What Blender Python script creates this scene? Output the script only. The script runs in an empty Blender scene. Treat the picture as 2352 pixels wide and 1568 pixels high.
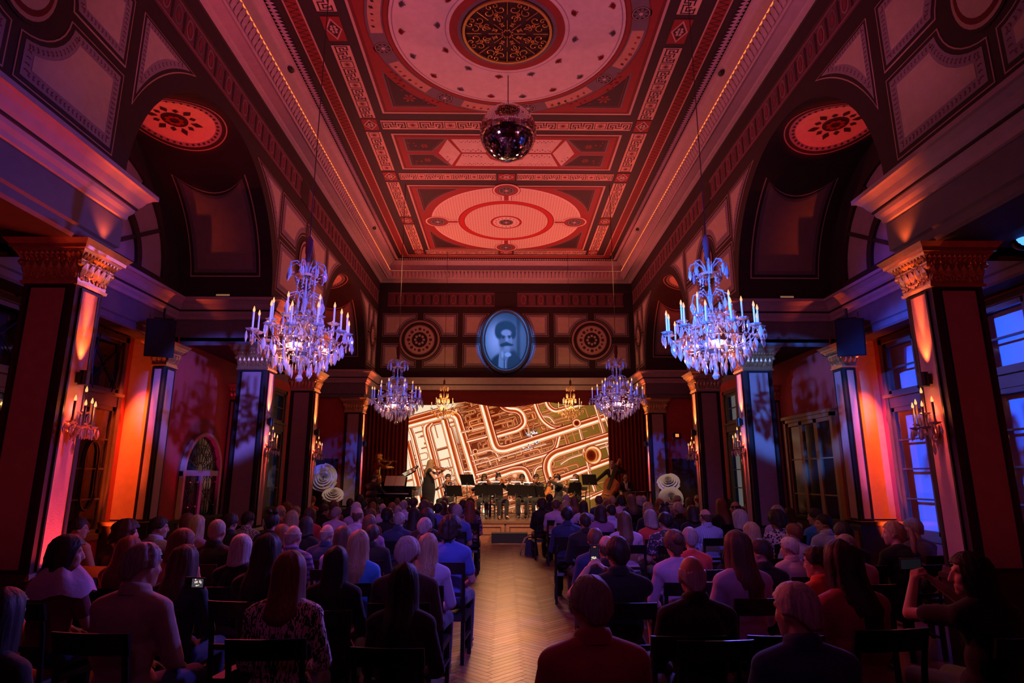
import bpy, bmesh, math, random
import numpy as np
from mathutils import Vector, Matrix
from math import sin, cos, pi, radians as R, sqrt, atan2

C = bpy.context.scene.collection
scene = bpy.context.scene
random.seed(7)
rng = np.random.default_rng(7)

# ------------------------------------------------------------------ camera
PITCH = math.atan(310 / 1390.0)
cam_d = bpy.data.cameras.new('camera'); cam = bpy.data.objects.new('camera', cam_d); C.objects.link(cam)
cam.location = (-0.02, 0.0, 1.77)
cam.rotation_euler = (pi / 2 + PITCH, 0, -math.atan(16 / 1390.0))
cam_d.sensor_width = 36; cam_d.lens = 1390 / 2352 * 36
cam_d.clip_start = 0.05; cam_d.clip_end = 200
scene.camera = cam

# ------------------------------------------------------------------ world, exposure
scene.view_settings.view_transform = 'Standard'
try: scene.view_settings.look = 'None'
except Exception: pass
scene.view_settings.gamma = 1.0
scene.view_settings.use_curve_mapping = False
scene.view_settings.exposure = 2.0
w = bpy.data.worlds.new('night'); scene.world = w; w.use_nodes = True
w.node_tree.nodes['Background'].inputs[0].default_value = (0.02, 0.03, 0.10, 1)
w.node_tree.nodes['Background'].inputs[1].default_value = 0.02
scene.cycles.max_bounces = 6; scene.cycles.diffuse_bounces = 3; scene.cycles.glossy_bounces = 3
scene.cycles.transmission_bounces = 4; scene.cycles.transparent_max_bounces = 12
scene.cycles.caustics_reflective = False; scene.cycles.caustics_refractive = False
scene.cycles.sample_clamp_indirect = 3.0
scene.cycles.use_denoising = True

# ------------------------------------------------------------------ lights
def spot(name, loc, aim, power, col, angle=60, blend=0.6, radius=0.06):
    d = bpy.data.lights.new(name, 'SPOT'); d.energy = power; d.color = col
    d.spot_size = R(angle); d.spot_blend = blend; d.shadow_soft_size = radius
    o = bpy.data.objects.new(name, d); C.objects.link(o); o.location = loc
    o.rotation_euler = (Vector(aim) - Vector(loc)).to_track_quat('-Z', 'Y').to_euler()
    return o
def point(name, loc, power, col, radius=0.05):
    d = bpy.data.lights.new(name, 'POINT'); d.energy = power; d.color = col; d.shadow_soft_size = radius
    o = bpy.data.objects.new(name, d); C.objects.link(o); o.location = loc
    return o
def area(name, loc, aim, power, col, sx, sy):
    d = bpy.data.lights.new(name, 'AREA'); d.energy = power; d.color = col; d.shape = 'RECTANGLE'; d.size = sx; d.size_y = sy
    o = bpy.data.objects.new(name, d); C.objects.link(o); o.location = loc
    o.rotation_euler = (Vector(aim) - Vector(loc)).to_track_quat('-Z', 'Y').to_euler()
    return o
RED = (1.0, 0.035, 0.02); ORANGE = (1.0, 0.16, 0.03); PINK = (1.0, 0.07, 0.16); VIOLET = (0.30, 0.13, 1.0)
BLUE = (0.03, 0.10, 1.0); WARM = (1.0, 0.55, 0.26); MAG = (0.85, 0.05, 0.32)
for s in (-1, 1):
    # red and pink washes on the ceiling, standing on the entablature shelf
    spot('ceiling_wash_light', (s*3.95, 18.2, 5.0), (-s*0.6, 15.4, 8.76), 220, (1, .17, .13), 110, 1, .2)
    spot('ceiling_wash_light', (s*3.95, 13.5, 5.0), (-s*0.4, 12.5, 8.76), 95, (1, .16, .17), 110, 1, .2)
    spot('ceiling_wash_light', (s*3.95, 4.6, 5.0), (-s*0.2, 8.3, 8.76), 90, (1, .19, .42), 110, 1, .2)
    # red up-light in each vaulted niche
    spot('vault_light', (s*4.7, 9.6, 5.0), (s*5.1, 8.38, 7.0), 26, (1, .025, .02), 40, 0.5, .06)
    spot('vault_light', (s*4.9, 14.4, 5.0), (s*5.1, 15.87, 7.0), 45, (1, .05, .02), 75, 0.7, .08)
    # blue moving heads from the gallery behind the camera, one for each big chandelier
    spot('blue_beam_light', (s*3.4, -1.2, 4.6), (-s*2.45, 7.0, 3.55), 3600 if s < 0 else 3000, (.05, .22, 1.0) if s < 0 else (.14, .15, 1.0), 9.5, 0.35, .08)
    spot('blue_beam_light', (s*3.0, 3.0, 7.6), (-s*2.5, 13.6, 3.7), 2300, (.02, .11, 1.0), 6.0, 0.35, .08)
# violet wash on the audience from the gallery
spot('violet_wash_light', (0.6, -1.6, 7.2), (0.3, 9.8, 1.0), 430, VIOLET, 38, 0.8, .3)
spot('magenta_wash_light', (0, -1.8, 4.4), (0, 7.5, 6.6), 17, (0.60, .07, .42), 130, 0.9, .4)
# pink washes across the hall on the two nearest pillars
spot('pillar_wash_light', (3.6, 6.4, 5.2), (-4.25, 5.97, 2.3), 85, (1.0, .015, .09), 24, .6, .06)
spot('pillar_wash_light', (-3.6, 6.4, 5.2), (4.25, 5.97, 2.3), 110, (.55, .10, .60), 24, .6, .06)
# blue and red side light on the heads, from fixtures on the entablature
spot('blue_side_light', (3.9, 12.3, 5.0), (-1.8, 5.6, 1.2), 420, (.20, .13, 1.0), 60, .8, .08)
spot('red_side_light', (-3.9, 9.4, 5.0), (-.5, 5.4, 1.2), 170, (1.0, .05, .12), 70, .9, .08)
# blue wash on the window wall
spot('blue_wall_light', (-3.7, 4.6, 5.2), (6.4, 8.55, 2.5), 2600, (0.01, .11, 1.0), 20, 0.35, .08)
spot('blue_wall_light', (3.7, 4.6, 5.2), (-5.2, 8.0, 4.35), 330, (0.0, .05, 1.0), 17, 0.8, .08)
spot('blue_wall_light', (-3.7, 3.9, 5.2), (5.2, 8.0, 4.35), 420, (0.0, .05, 1.0), 17, 0.8, .08)
# dim red on the fronts of the nearest pillars
spot('red_front_light', (1.2, -1.6, 2.6), (-4.5, 5.75, 2.6), 55, (1, .06, .03), 24, .8, .1)
spot('red_front_light', (-1.2, -1.6, 2.6), (4.5, 5.75, 2.6), 55, (1, .06, .03), 24, .8, .1)
# stage
spot('stage_light', (-2.6, 12.2, 7.6), (0.2, 19.4, 1.2), 800, WARM, 36, 0.8, .15)
spot('stage_light', (2.6, 12.2, 7.6), (-0.2, 19.4, 1.2), 800, WARM, 36, 0.8, .15)
spot('aisle_fill', (0.0, 19.2, 4.35), (0.1, 9.5, 0.0), 130, (1, .40, .15), 50, 1, .5)  # added unseen lamp, stands in for the warm screen spill along the aisle
for s in (-1, 1): spot('rose_fill', (s*2.2, 12.4, 7.6), (s*4.75, 17.4, 1.45), 150, (1, .80, .62), 11, .6, .1)  # added unseen spots that brighten the paper roses
spot('portrait_light', (0.0, 14.6, 7.9), (0.0, 19.5, 6.13), 420, (0.0, .30, 1.0), 22, 0.25, .05)

# ------------------------------------------------------------------ materials
_mats = {}
def _nt(name):
    m = bpy.data.materials.new(name); m.use_nodes = True
    nt = m.node_tree; b = nt.nodes['Principled BSDF']
    return m, nt, b
def mat(name, col, rough=0.6, metal=0.0, var=0.15, scale=9.0, bump=0.0, bscale=None, spec=0.4, coat=0.0, sheen=0.0, emis=None, estr=0.0):
    if name in _mats: return _mats[name]
    m, nt, b = _nt(name); L = nt.links
    c = tuple(col) + (1,)
    b.inputs['Base Color'].default_value = c
    b.inputs['Roughness'].default_value = rough; b.inputs['Metallic'].default_value = metal
    b.inputs['Specular IOR Level'].default_value = spec
    b.inputs['Coat Weight'].default_value = coat; b.inputs['Sheen Weight'].default_value = sheen
    if emis is not None:
        b.inputs['Emission Color'].default_value = tuple(emis) + (1,); b.inputs['Emission Strength'].default_value = estr
    tc = nt.nodes.new('ShaderNodeTexCoord')
    n = nt.nodes.new('ShaderNodeTexNoise'); n.inputs['Scale'].default_value = scale; n.inputs['Detail'].default_value = 4
    L.new(tc.outputs['Object'], n.inputs['Vector'])
    mx = nt.nodes.new('ShaderNodeMix'); mx.data_type = 'RGBA'
    mx.inputs[6].default_value = tuple(x*(1-var) for x in col) + (1,); mx.inputs[7].default_value = tuple(min(1, x*(1+var)) for x in col) + (1,)
    L.new(n.outputs['Fac'], mx.inputs[0]); L.new(mx.outputs[2], b.inputs['Base Color'])
    if bump:
        bp = nt.nodes.new('ShaderNodeBump'); bp.inputs['Strength'].default_value = bump; bp.inputs['Distance'].default_value = 0.01
        n2 = nt.nodes.new('ShaderNodeTexNoise'); n2.inputs['Scale'].default_value = bscale or scale*6; n2.inputs['Detail'].default_value = 3
        L.new(tc.outputs['Object'], n2.inputs['Vector']); L.new(n2.outputs['Fac'], bp.inputs['Height']); L.new(bp.outputs[0], b.inputs['Normal'])
    _mats[name] = m
    return m
def emat(name, col, strength):
    if name in _mats: return _mats[name]
    m, nt, b = _nt(name)
    b.inputs['Base Color'].default_value = (0.02, .02, .02, 1)
    b.inputs['Emission Color'].default_value = tuple(col) + (1,); b.inputs['Emission Strength'].default_value = strength
    _mats[name] = m; return m
def attr_emat(name, strength):
    m, nt, b = _nt(name)
    a = nt.nodes.new('ShaderNodeAttribute'); a.attribute_name = 'Col'
    b.inputs['Base Color'].default_value = (0.01, .01, .01, 1); b.inputs['Roughness'].default_value = 0.6
    nt.links.new(a.outputs['Color'], b.inputs['Emission Color']); b.inputs['Emission Strength'].default_value = strength
    return m
def glass_mat(name, tint=(1, 1, 1), rough=0.02):
    if name in _mats: return _mats[name]
    m = bpy.data.materials.new(name); m.use_nodes = True; nt = m.node_tree; nt.nodes.remove(nt.nodes['Principled BSDF'])
    out = nt.nodes['Material Output']
    t = nt.nodes.new('ShaderNodeBsdfTransparent'); t.inputs[0].default_value = tuple(tint) + (1,)
    g = nt.nodes.new('ShaderNodeBsdfGlossy'); g.inputs['Roughness'].default_value = rough
    fr = nt.nodes.new('ShaderNodeFresnel'); fr.inputs[0].default_value = 1.5
    mx = nt.nodes.new('ShaderNodeMixShader')
    ge = nt.nodes.new('ShaderNodeNewGeometry'); iv = nt.nodes.new('ShaderNodeMath'); iv.operation = 'SUBTRACT'; iv.inputs[0].default_value = 1.0; nt.links.new(ge.outputs['Backfacing'], iv.inputs[1])
    ml = nt.nodes.new('ShaderNodeMath'); ml.operation = 'MULTIPLY'; nt.links.new(fr.outputs[0], ml.inputs[0]); nt.links.new(iv.outputs[0], ml.inputs[1])
    nt.links.new(ml.outputs[0], mx.inputs[0]); nt.links.new(t.outputs[0], mx.inputs[1]); nt.links.new(g.outputs[0], mx.inputs[2])
    nt.links.new(mx.outputs[0], out.inputs[0]); _mats[name] = m; return m
def crystal_mat():
    if 'crystal' in _mats: return _mats['crystal']
    m, nt, b = _nt('crystal')
    b.inputs['Base Color'].default_value = (0.9, .9, .95, 1); b.inputs['Roughness'].default_value = 0.12
    b.inputs['Transmission Weight'].default_value = 0.72; b.inputs['IOR'].default_value = 1.5
    b.inputs['Specular IOR Level'].default_value = 0.8
    n = nt.nodes.new('ShaderNodeTexNoise'); n.inputs['Scale'].default_value = 60
    rp = nt.nodes.new('ShaderNodeMapRange'); rp.inputs[3].default_value = 0.02; rp.inputs[4].default_value = 0.14
    nt.links.new(n.outputs['Fac'], rp.inputs[0]); nt.links.new(rp.outputs[0], b.inputs['Roughness'])
    _mats['crystal'] = m; return m

# ------------------------------------------------------------------ mesh helpers
class MB:
    def __init__(s, M=None): s.v = []; s.f = []; s.m = []; s.cur = 0; s.M = M; s.c = None
    def add(s, pts):
        i = len(s.v)
        if s.M is not None: pts = [tuple(s.M @ Vector(p)) for p in pts]
        s.v.extend(tuple(p) for p in pts); return i
    def face(s, pts): i = s.add(pts); s.f.append(tuple(range(i, i+len(pts)))); s.m.append(s.cur)
    def faces(s, pts, fs):
        i = s.add(pts)
        for f in fs: s.f.append(tuple(i+k for k in f)); s.m.append(s.cur)
    def box(s, x0, y0, z0, x1, y1, z1):
        s.faces([(x0,y0,z0),(x1,y0,z0),(x1,y1,z0),(x0,y1,z0),(x0,y0,z1),(x1,y0,z1),(x1,y1,z1),(x0,y1,z1)],
                [(3,2,1,0),(4,5,6,7),(0,1,5,4),(1,2,6,5),(2,3,7,6),(3,0,4,7)])
    def cbox(s, c, d): s.box(c[0]-d[0]/2, c[1]-d[1]/2, c[2]-d[2]/2, c[0]+d[0]/2, c[1]+d[1]/2, c[2]+d[2]/2)
    def frustum(s, x0, y0, x1, y1, z0, a0, z1, a1):      # rectangle grown by a0 at z0, by a1 at z1
        p = lambda a, z: [(x0-a,y0-a,z),(x1+a,y0-a,z),(x1+a,y1+a,z),(x0-a,y1+a,z)]
        s.faces(p(a0,z0)+p(a1,z1), [(3,2,1,0),(4,5,6,7),(0,1,5,4),(1,2,6,5),(2,3,7,6),(3,0,4,7)])
    def tube(s, pts, r, n=6, cap=True):
        pts = [Vector(p) for p in pts]; k = len(pts)
        rs = r if isinstance(r, (list, tuple)) else [r]*k
        t0 = (pts[1]-pts[0]).normalized()
        a = t0.orthogonal().normalized(); base = []
        for i in range(k):
            t = (pts[min(i+1,k-1)]-pts[max(i-1,0)]).normalized()
            a = (a - t*a.dot(t)); a = a.normalized() if a.length > 1e-6 else t.orthogonal().normalized()
            b = t.cross(a)
            base.extend(tuple(pts[i]+(a*cos(2*pi*j/n)+b*sin(2*pi*j/n))*rs[i]) for j in range(n))
        fs = [(i*n+j, i*n+(j+1)%n, (i+1)*n+(j+1)%n, (i+1)*n+j) for i in range(k-1) for j in range(n)]
        if cap: fs += [tuple(range(n-1,-1,-1)), tuple((k-1)*n+j for j in range(n))]
        s.faces(base, fs)
    def lathe(s, prof, n=12, c=(0,0,0), cap=True):
        v = [(c[0]+r*cos(2*pi*j/n), c[1]+r*sin(2*pi*j/n), c[2]+z) for r, z in prof for j in range(n)]
        k = len(prof)
        fs = [(i*n+j, i*n+(j+1)%n, (i+1)*n+(j+1)%n, (i+1)*n+j) for i in range(k-1) for j in range(n)]
        if cap: fs += [tuple(range(n-1,-1,-1)), tuple((k-1)*n+j for j in range(n))]
        s.faces(v, fs)
    def ball(s, c, r, nu=10, nv=7, M=None):
        r = r if isinstance(r, (list, tuple)) else (r, r, r); v = []
        for i in range(1, nv):
            th = pi*i/nv
            for j in range(nu): v.append((r[0]*sin(th)*cos(2*pi*j/nu), r[1]*sin(th)*sin(2*pi*j/nu), r[2]*cos(th)))
        v += [(0,0,r[2]), (0,0,-r[2])]; T = len(v)-2
        fs = [(i*nu+j, (i+1)*nu+j, (i+1)*nu+(j+1)%nu, i*nu+(j+1)%nu) for i in range(nv-2) for j in range(nu)]
        fs += [(T, j, (j+1)%nu) for j in range(nu)] + [(T+1, (nv-2)*nu+(j+1)%nu, (nv-2)*nu+j) for j in range(nu)]
        if M is not None: v = [tuple(M @ Vector(p)) for p in v]
        s.faces([(p[0]+c[0], p[1]+c[1], p[2]+c[2]) for p in v], fs)
    def plate(s, pts, h0, h1, fr):                       # 2-D polygon raised from h0 to h1 in frame fr(u,v,h)
        k = len(pts); v = [fr(u, q, h1) for u, q in pts] + [fr(u, q, h0) for u, q in pts]
        s.faces(v, [tuple(range(k))] + [(i, i+k, (i+1)%k+k, (i+1)%k) for i in range(k)])
    def ring(s, outer, inner, h0, h1, fr):               # closed band between two polygons of equal length
        k = len(outer)
        v = [fr(u,q,h1) for u,q in outer]+[fr(u,q,h1) for u,q in inner]+[fr(u,q,h0) for u,q in outer]+[fr(u,q,h0) for u,q in inner]
        fs = []
        for i in range(k):
            j = (i+1) % k
            fs += [(i,j,k+j,k+i), (i,2*k+i,2*k+j,j), (k+i,k+j,3*k+j,3*k+i)]
        s.faces(v, fs)
    def build(s, name, mats, parent=None, smooth=False, loc=None):
        me = bpy.data.meshes.new(name); me.from_pydata(s.v, [], s.f)
        mats = mats if isinstance(mats, (list, tuple)) else [mats]
        for m in mats: me.materials.append(m)
        if len(mats) > 1: me.polygons.foreach_set('material_index', s.m)
        if smooth: me.polygons.foreach_set('use_smooth', [True]*len(me.polygons))
        me.update()
        o = bpy.data.objects.new(name, me); C.objects.link(o)
        if parent is not None: o.parent = parent
        if loc is not None: o.location = loc
        return o
def empty(name, loc=(0,0,0), rz=0.0, parent=None):
    o = bpy.data.objects.new(name, None); C.objects.link(o); o.location = loc; o.rotation_euler = (0,0,rz); o.empty_display_size = 0.1
    if parent is not None: o.parent = parent
    return o
def tag(o, label=None, cat=None, group=None, kind=None):
    if label: o['label'] = label
    if cat: o['category'] = cat
    if group: o['group'] = group
    if kind: o['kind'] = kind
    return o
def struct(o, label=None): return tag(o, label, None, None, 'structure')
def copy_tree(o, parent=None):
    c = o.copy(); C.objects.link(c)
    if parent is not None: c.parent = parent
    for ch in o.children: copy_tree(ch, c)
    return c
def arc(cx, cy, r, a0, a1, n, ry=None): return [(cx+r*cos(a0+(a1-a0)*i/n), cy+(ry or r)*sin(a0+(a1-a0)*i/n)) for i in range(n+1)]
def circ(cx, cy, r, n=48, ry=None): return arc(cx, cy, r, 0, 2*pi, n, ry)[:-1]
def rect(u0, v0, u1, v1): return [(u0,v0),(u1,v0),(u1,v1),(u0,v1)]
def inset(poly, d):
    n = len(poly); A = sum(poly[i][0]*poly[(i+1)%n][1]-poly[(i+1)%n][0]*poly[i][1] for i in range(n))
    sg = 1 if A > 0 else -1; out = []
    for i in range(n):
        p0, p1, p2 = Vector(poly[i-1]), Vector(poly[i]), Vector(poly[(i+1)%n])
        e1, e2 = (p1-p0), (p2-p1)
        if e1.length < 1e-9 or e2.length < 1e-9: out.append(tuple(p1)); continue
        e1.normalize(); e2.normalize()
        n1 = Vector((-e1.y, e1.x))*sg; n2 = Vector((-e2.y, e2.x))*sg
        b = n1+n2; k = b.dot(n1)
        b = b/k if k > 0.25 else b*2
        out.append((p1.x+b.x*d, p1.y+b.y*d))
    return out
def sweep(mb, path, prof, closed=False):
    """Profile (offset to the open side = left of the path, z) swept along a plan path with mitred corners."""
    rows = []
    for d, z in prof:
        row = []
        n = len(path)
        for i in range(n):
            p = Vector(path[i])
            e1 = (p-Vector(path[i-1])).normalized() if (i > 0 or closed) else None
            e2 = (Vector(path[(i+1) % n])-p).normalized() if (i < n-1 or closed) else None
            if e1 is None: e1 = e2
            if e2 is None: e2 = e1
            n1 = Vector((-e1.y, e1.x)); n2 = Vector((-e2.y, e2.x)); b = n1+n2
            b = b/b.dot(n1)
            row.append((p.x+b.x*d, p.y+b.y*d, z))
        rows.append(row)
    n = len(path); m = n if closed else n-1
    v = [q for row in rows for q in row]
    fs = [(k*n+i, k*n+(i+1) % n, (k+1)*n+(i+1) % n, (k+1)*n+i) for k in range(len(rows)-1) for i in range(m)]
    mb.faces(v, fs)

# ================================================================== room shell
YC = (8.38, 15.87); RA = 2.17; ZS = 4.96            # the two big arches on each side
M_dark = mat('dark_paint', (0.035, 0.020, 0.022), 0.7)
M_cream = mat('cream_paint', (0.62, 0.50, 0.42), 0.75, bump=0.15, bscale=60)
M_pale = mat('pale_paint', (0.70, 0.60, 0.52), 0.75)
M_line = mat('line_paint', (0.55, 0.36, 0.30), 0.6)
M_redp = mat('red_paint', (0.27, 0.028, 0.026), 0.7)
M_dred = mat('dark_red_paint', (0.16, 0.018, 0.018), 0.7)
M_grey = mat('grey_paint', (0.16, 0.13, 0.15), 0.7)
M_lilac = mat('lilac_paint', (0.34, 0.27, 0.34), 0.75)
M_plast = mat('plaster_moulding', (0.48, 0.35, 0.39), 0.6, bump=0.1)
M_fasc = mat('fascia_paint', (0.16, 0.14, 0.17), 0.7)
M_fab = mat('wall_fabric', (0.40, 0.25, 0.26), 0.85, bump=0.3, bscale=120, sheen=0.2)
M_redf = mat('red_wall_cloth', (0.40, 0.06, 0.055), 0.85, bump=0.25, bscale=100)
M_gold = mat('gilt', (0.85, 0.50, 0.24), 0.38, metal=0.85, var=0.25, scale=20)
M_wood = mat('dark_wood', (0.055, 0.028, 0.020), 0.45, var=0.3)
M_black = mat('black_lacquer', (0.012, 0.012, 0.013), 0.4)
M_mwood = mat('stage_wood', (0.30, 0.13, 0.06), 0.4, var=0.3, scale=14)
M_gilt = mat('gilt_bright', (0.95, 0.60, 0.26), 0.30, metal=0.9, var=0.2)

# ---- floor and herringbone planks in the aisle
fb = MB(); fb.box(-6.6, -3.0, -0.12, 6.6, 22.0, -0.018)
floor = struct(fb.build('floor', mat('parquet_base', (0.07, 0.035, 0.02), 0.4, var=0.3)))
def wood_plank_mat(name, col):
    m, nt, b = _nt(name); L = nt.links
    tc = nt.nodes.new('ShaderNodeTexCoord'); mp = nt.nodes.new('ShaderNodeMapping'); mp.inputs['Scale'].default_value = (6, 70, 20)
    n = nt.nodes.new('ShaderNodeTexNoise'); n.inputs['Scale'].default_value = 1.6; n.inputs['Detail'].default_value = 6
    L.new(tc.outputs['Object'], mp.inputs[0]); L.new(mp.outputs[0], n.inputs['Vector'])
    r = nt.nodes.new('ShaderNodeValToRGB')
    r.color_ramp.elements[0].position = .3; r.color_ramp.elements[0].color = tuple(x*.35 for x in col)+(1,)
    r.color_ramp.elements[1].position = .65; r.color_ramp.elements[1].color = tuple(col)+(1,)
    L.new(n.outputs['Fac'], r.inputs[0]); L.new(r.outputs[0], b.inputs['Base Color'])
    mr = nt.nodes.new('ShaderNodeMapRange'); mr.inputs[3].default_value = .24; mr.inputs[4].default_value = .46
    L.new(n.outputs['Fac'], mr.inputs[0]); L.new(mr.outputs[0], b.inputs['Roughness'])
    return m
PW = [wood_plank_mat('oak_plank', (.34, .17, .08)), wood_plank_mat('dark_oak_plank', (.22, .10, .05)), wood_plank_mat('light_oak_plank', (.44, .24, .12)), wood_plank_mat('red_oak_plank', (.30, .12, .05))]
PLn, PWd = 0.44, 0.075
def plank_mesh(m):
    b = MB(); g = 0.0012
    b.frustum(-PLn/2+g, -PWd/2+g, PLn/2-g, PWd/2-g, -0.018, 0, 0, -0.0012)
    me = bpy.data.meshes.new('plank'); me.from_pydata(b.v, [], b.f); me.materials.append(m); me.update(); return me
pm = [plank_mesh(m) for m in PW]
spots = []
q = sqrt(.5)
ny = int(16.5/(PWd/q))+20
for col in range(-5, 6):
    for k in range(ny):
        for t in (0, 1):
            sg = 1 if (col % 2 == 0) else -1
            x = col*PLn*q; y = 1.6+k*PWd/q*1.0 + (0 if sg > 0 else PWd*q)
            if t: continue
            if abs(x) < 1.35 and 2.0 < y < 17.6: spots.append((x, y, sg*pi/4))
spots.sort(key=lambda p: p[1] + abs(p[0])*2.0)
far = [MB() for _ in PW]
for i, (x, y, a) in enumerate(spots):
    k = rng.choice(4, p=(.45, .22, .2, .13))
    dz = -0.0006*rng.random()
    if i < 290:
        o = bpy.data.objects.new('plank', pm[k]); C.objects.link(o); o.parent = floor; o.location = (x, y, dz); o.rotation_euler = (0, 0, a)
    else:
        far[k].M = Matrix.Translation((x, y, dz)) @ Matrix.Rotation(a, 4, 'Z'); g = 0.0012
        far[k].frustum(-PLn/2+g, -PWd/2+g, PLn/2-g, PWd/2-g, -0.018, 0, 0, -0.0012)
far_all = MB()
for k, b in enumerate(far):
    far_all.cur = k; far_all.faces(b.v, b.f)
tag(far_all.build('distant_planks', PW, floor), kind='stuff')

# ---- walls
def wall_frame(s): return lambda u, v, h: (s*(4.25-h), u, v)
def back_frame(u, v, h): return (u, 19.5-h, v)
def chain(mb, poly, step, size, h, fr):
    """A painted garland: small leaf diamonds strung along a closed outline."""
    n = len(poly)
    for i in range(n):
        a, b = Vector(poly[i]), Vector(poly[(i+1) % n]); d = b-a; Ln = d.length
        if Ln < 1e-6: continue
        d.normalize(); nn = Vector((-d.y, d.x)); k = max(1, int(Ln/step))
        for j in range(k):
            c = a+d*(Ln*(j+.5)/k)
            for sg in (-1, 1):
                e = (d*.6+nn*sg*.8)*size; f = (nn*.5*sg-d*.4)*size*.7
                pts = [c, c+e*.5+f*.5, c+e, c+e*.5-f*.5]
                mb.face([fr(p.x, p.y, h) for p in pts])
def painted_panel(name, poly, fr, parent, mats=None, step=.055, size=.034, sc=1.0, h=0.0, centre=None, rin=.3):
    ins = inset if centre is None else (lambda P, d: [(centre[0]+(u-centre[0])*(1-d/rin), centre[1]+(v-centre[1])*(1-d/rin)) for u, v in P])
    mats = mats or [M_line, M_dark, M_lilac, M_dred, M_cream]
    b = MB()
    b.cur = 0; b.plate(poly, h, h+.006, fr)
    b.cur = 1; b.plate(ins(poly, .016*sc), h, h+.009, fr)
    b.cur = 2; b.plate(ins(poly, .06*sc), h, h+.012, fr)
    b.cur = 3; chain(b, ins(poly, .115*sc), step, size, h+.0165, fr)
    b.cur = 4; b.plate(ins(poly, .17*sc), h, h+.015, fr)
    return b.build(name, mats, parent)
def medallion(name, cu, cv, ru, rv, fr, parent, n=32):
    b = MB(); c = lambda k: circ(cu, cv, ru*k, n, rv*k)
    b.cur = 0; b.plate(c(1), 0, .012, fr)
    b.cur = 1; b.plate(c(.93), 0, .016, fr)
    b.cur = 2; b.plate(c(.84), 0, .02, fr)
    b.cur = 3; b.plate(c(.72), 0, .024, fr)
    b.cur = 4
    b.plate(circ(cu, cv-.12*rv, ru*.22, 10, rv*.32), 0, .027, fr); b.plate(circ(cu+.03, cv+.3*rv, ru*.15, 10, rv*.13), 0, .027, fr)
    return b.build(name, [M_dark, M_line, M_dred, M_cream, M_grey], parent)
def lotus_frieze(name, a, b_, z0, z1, fr, parent, gap=None):
    """Painted frieze of upright palmettes and darts between two border lines."""
    m = MB(); h = z1-z0
    m.cur = 0; m.plate(rect(a, z0, b_, z1), 0, .008, fr)
    m.cur = 1
    for v in (z0+.03, z1-.05): m.plate(rect(a, v, b_, v+.014), 0, .012, fr)
    n = int((b_-a)/.29)
    for i in range(n):
        u = a+(b_-a)*(i+.5)/n
        if gap and gap[0] < u < gap[1]: continue
        c = (z0+z1)/2; m.cur = 1 if i % 2 else 2
        o_ = circ(u, c, .085, 10, h*.33); m.ring(o_, circ(u, c, .066, 10, h*.27), 0, .013, fr)
        m.cur = 3; m.plate(circ(u, c-.01, .04, 8, h*.18), 0, .013, fr)
        m.cur = 4; m.plate([(u+.145-.018, z0+.06), (u+.145+.018, z0+.06), (u+.145+.028, z1-.12), (u+.145, z1-.07), (u+.145-.028, z1-.12)], 0, .013, fr)
    if gap: m.cur = 4; m.plate(rect(gap[0], z0, gap[1], z1), 0, .014, fr)
    return m.build(name, [mat('frieze_ground', (.17, .05, .07), .7), mat('frieze_line', (.30, .17, .19), .7), M_grey, mat('frieze_red', (.24, .04, .05), .7), M_dark], parent)

def quad_panels(y0, y1, z0, z1, cy, cz, rr, fr, parent, g=.05):
    """Four painted fields around a round medallion."""
    for sy in (-1, 1):
        for sz in (-1, 1):
            ye = y0 if sy < 0 else y1; ze = z0 if sz < 0 else z1
            a0 = math.asin(g/rr); pts = [(cy+sy*rr*cos(a0+(pi/2-2*a0)*i/8), cz+sz*rr*sin(a0+(pi/2-2*a0)*i/8)) for i in range(9)]
            poly = [(ye, cz+sz*g)] + pts + [(cy+sy*g, ze), (ye, ze)]
            painted_panel('painted_panel', poly, fr, parent)

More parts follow.
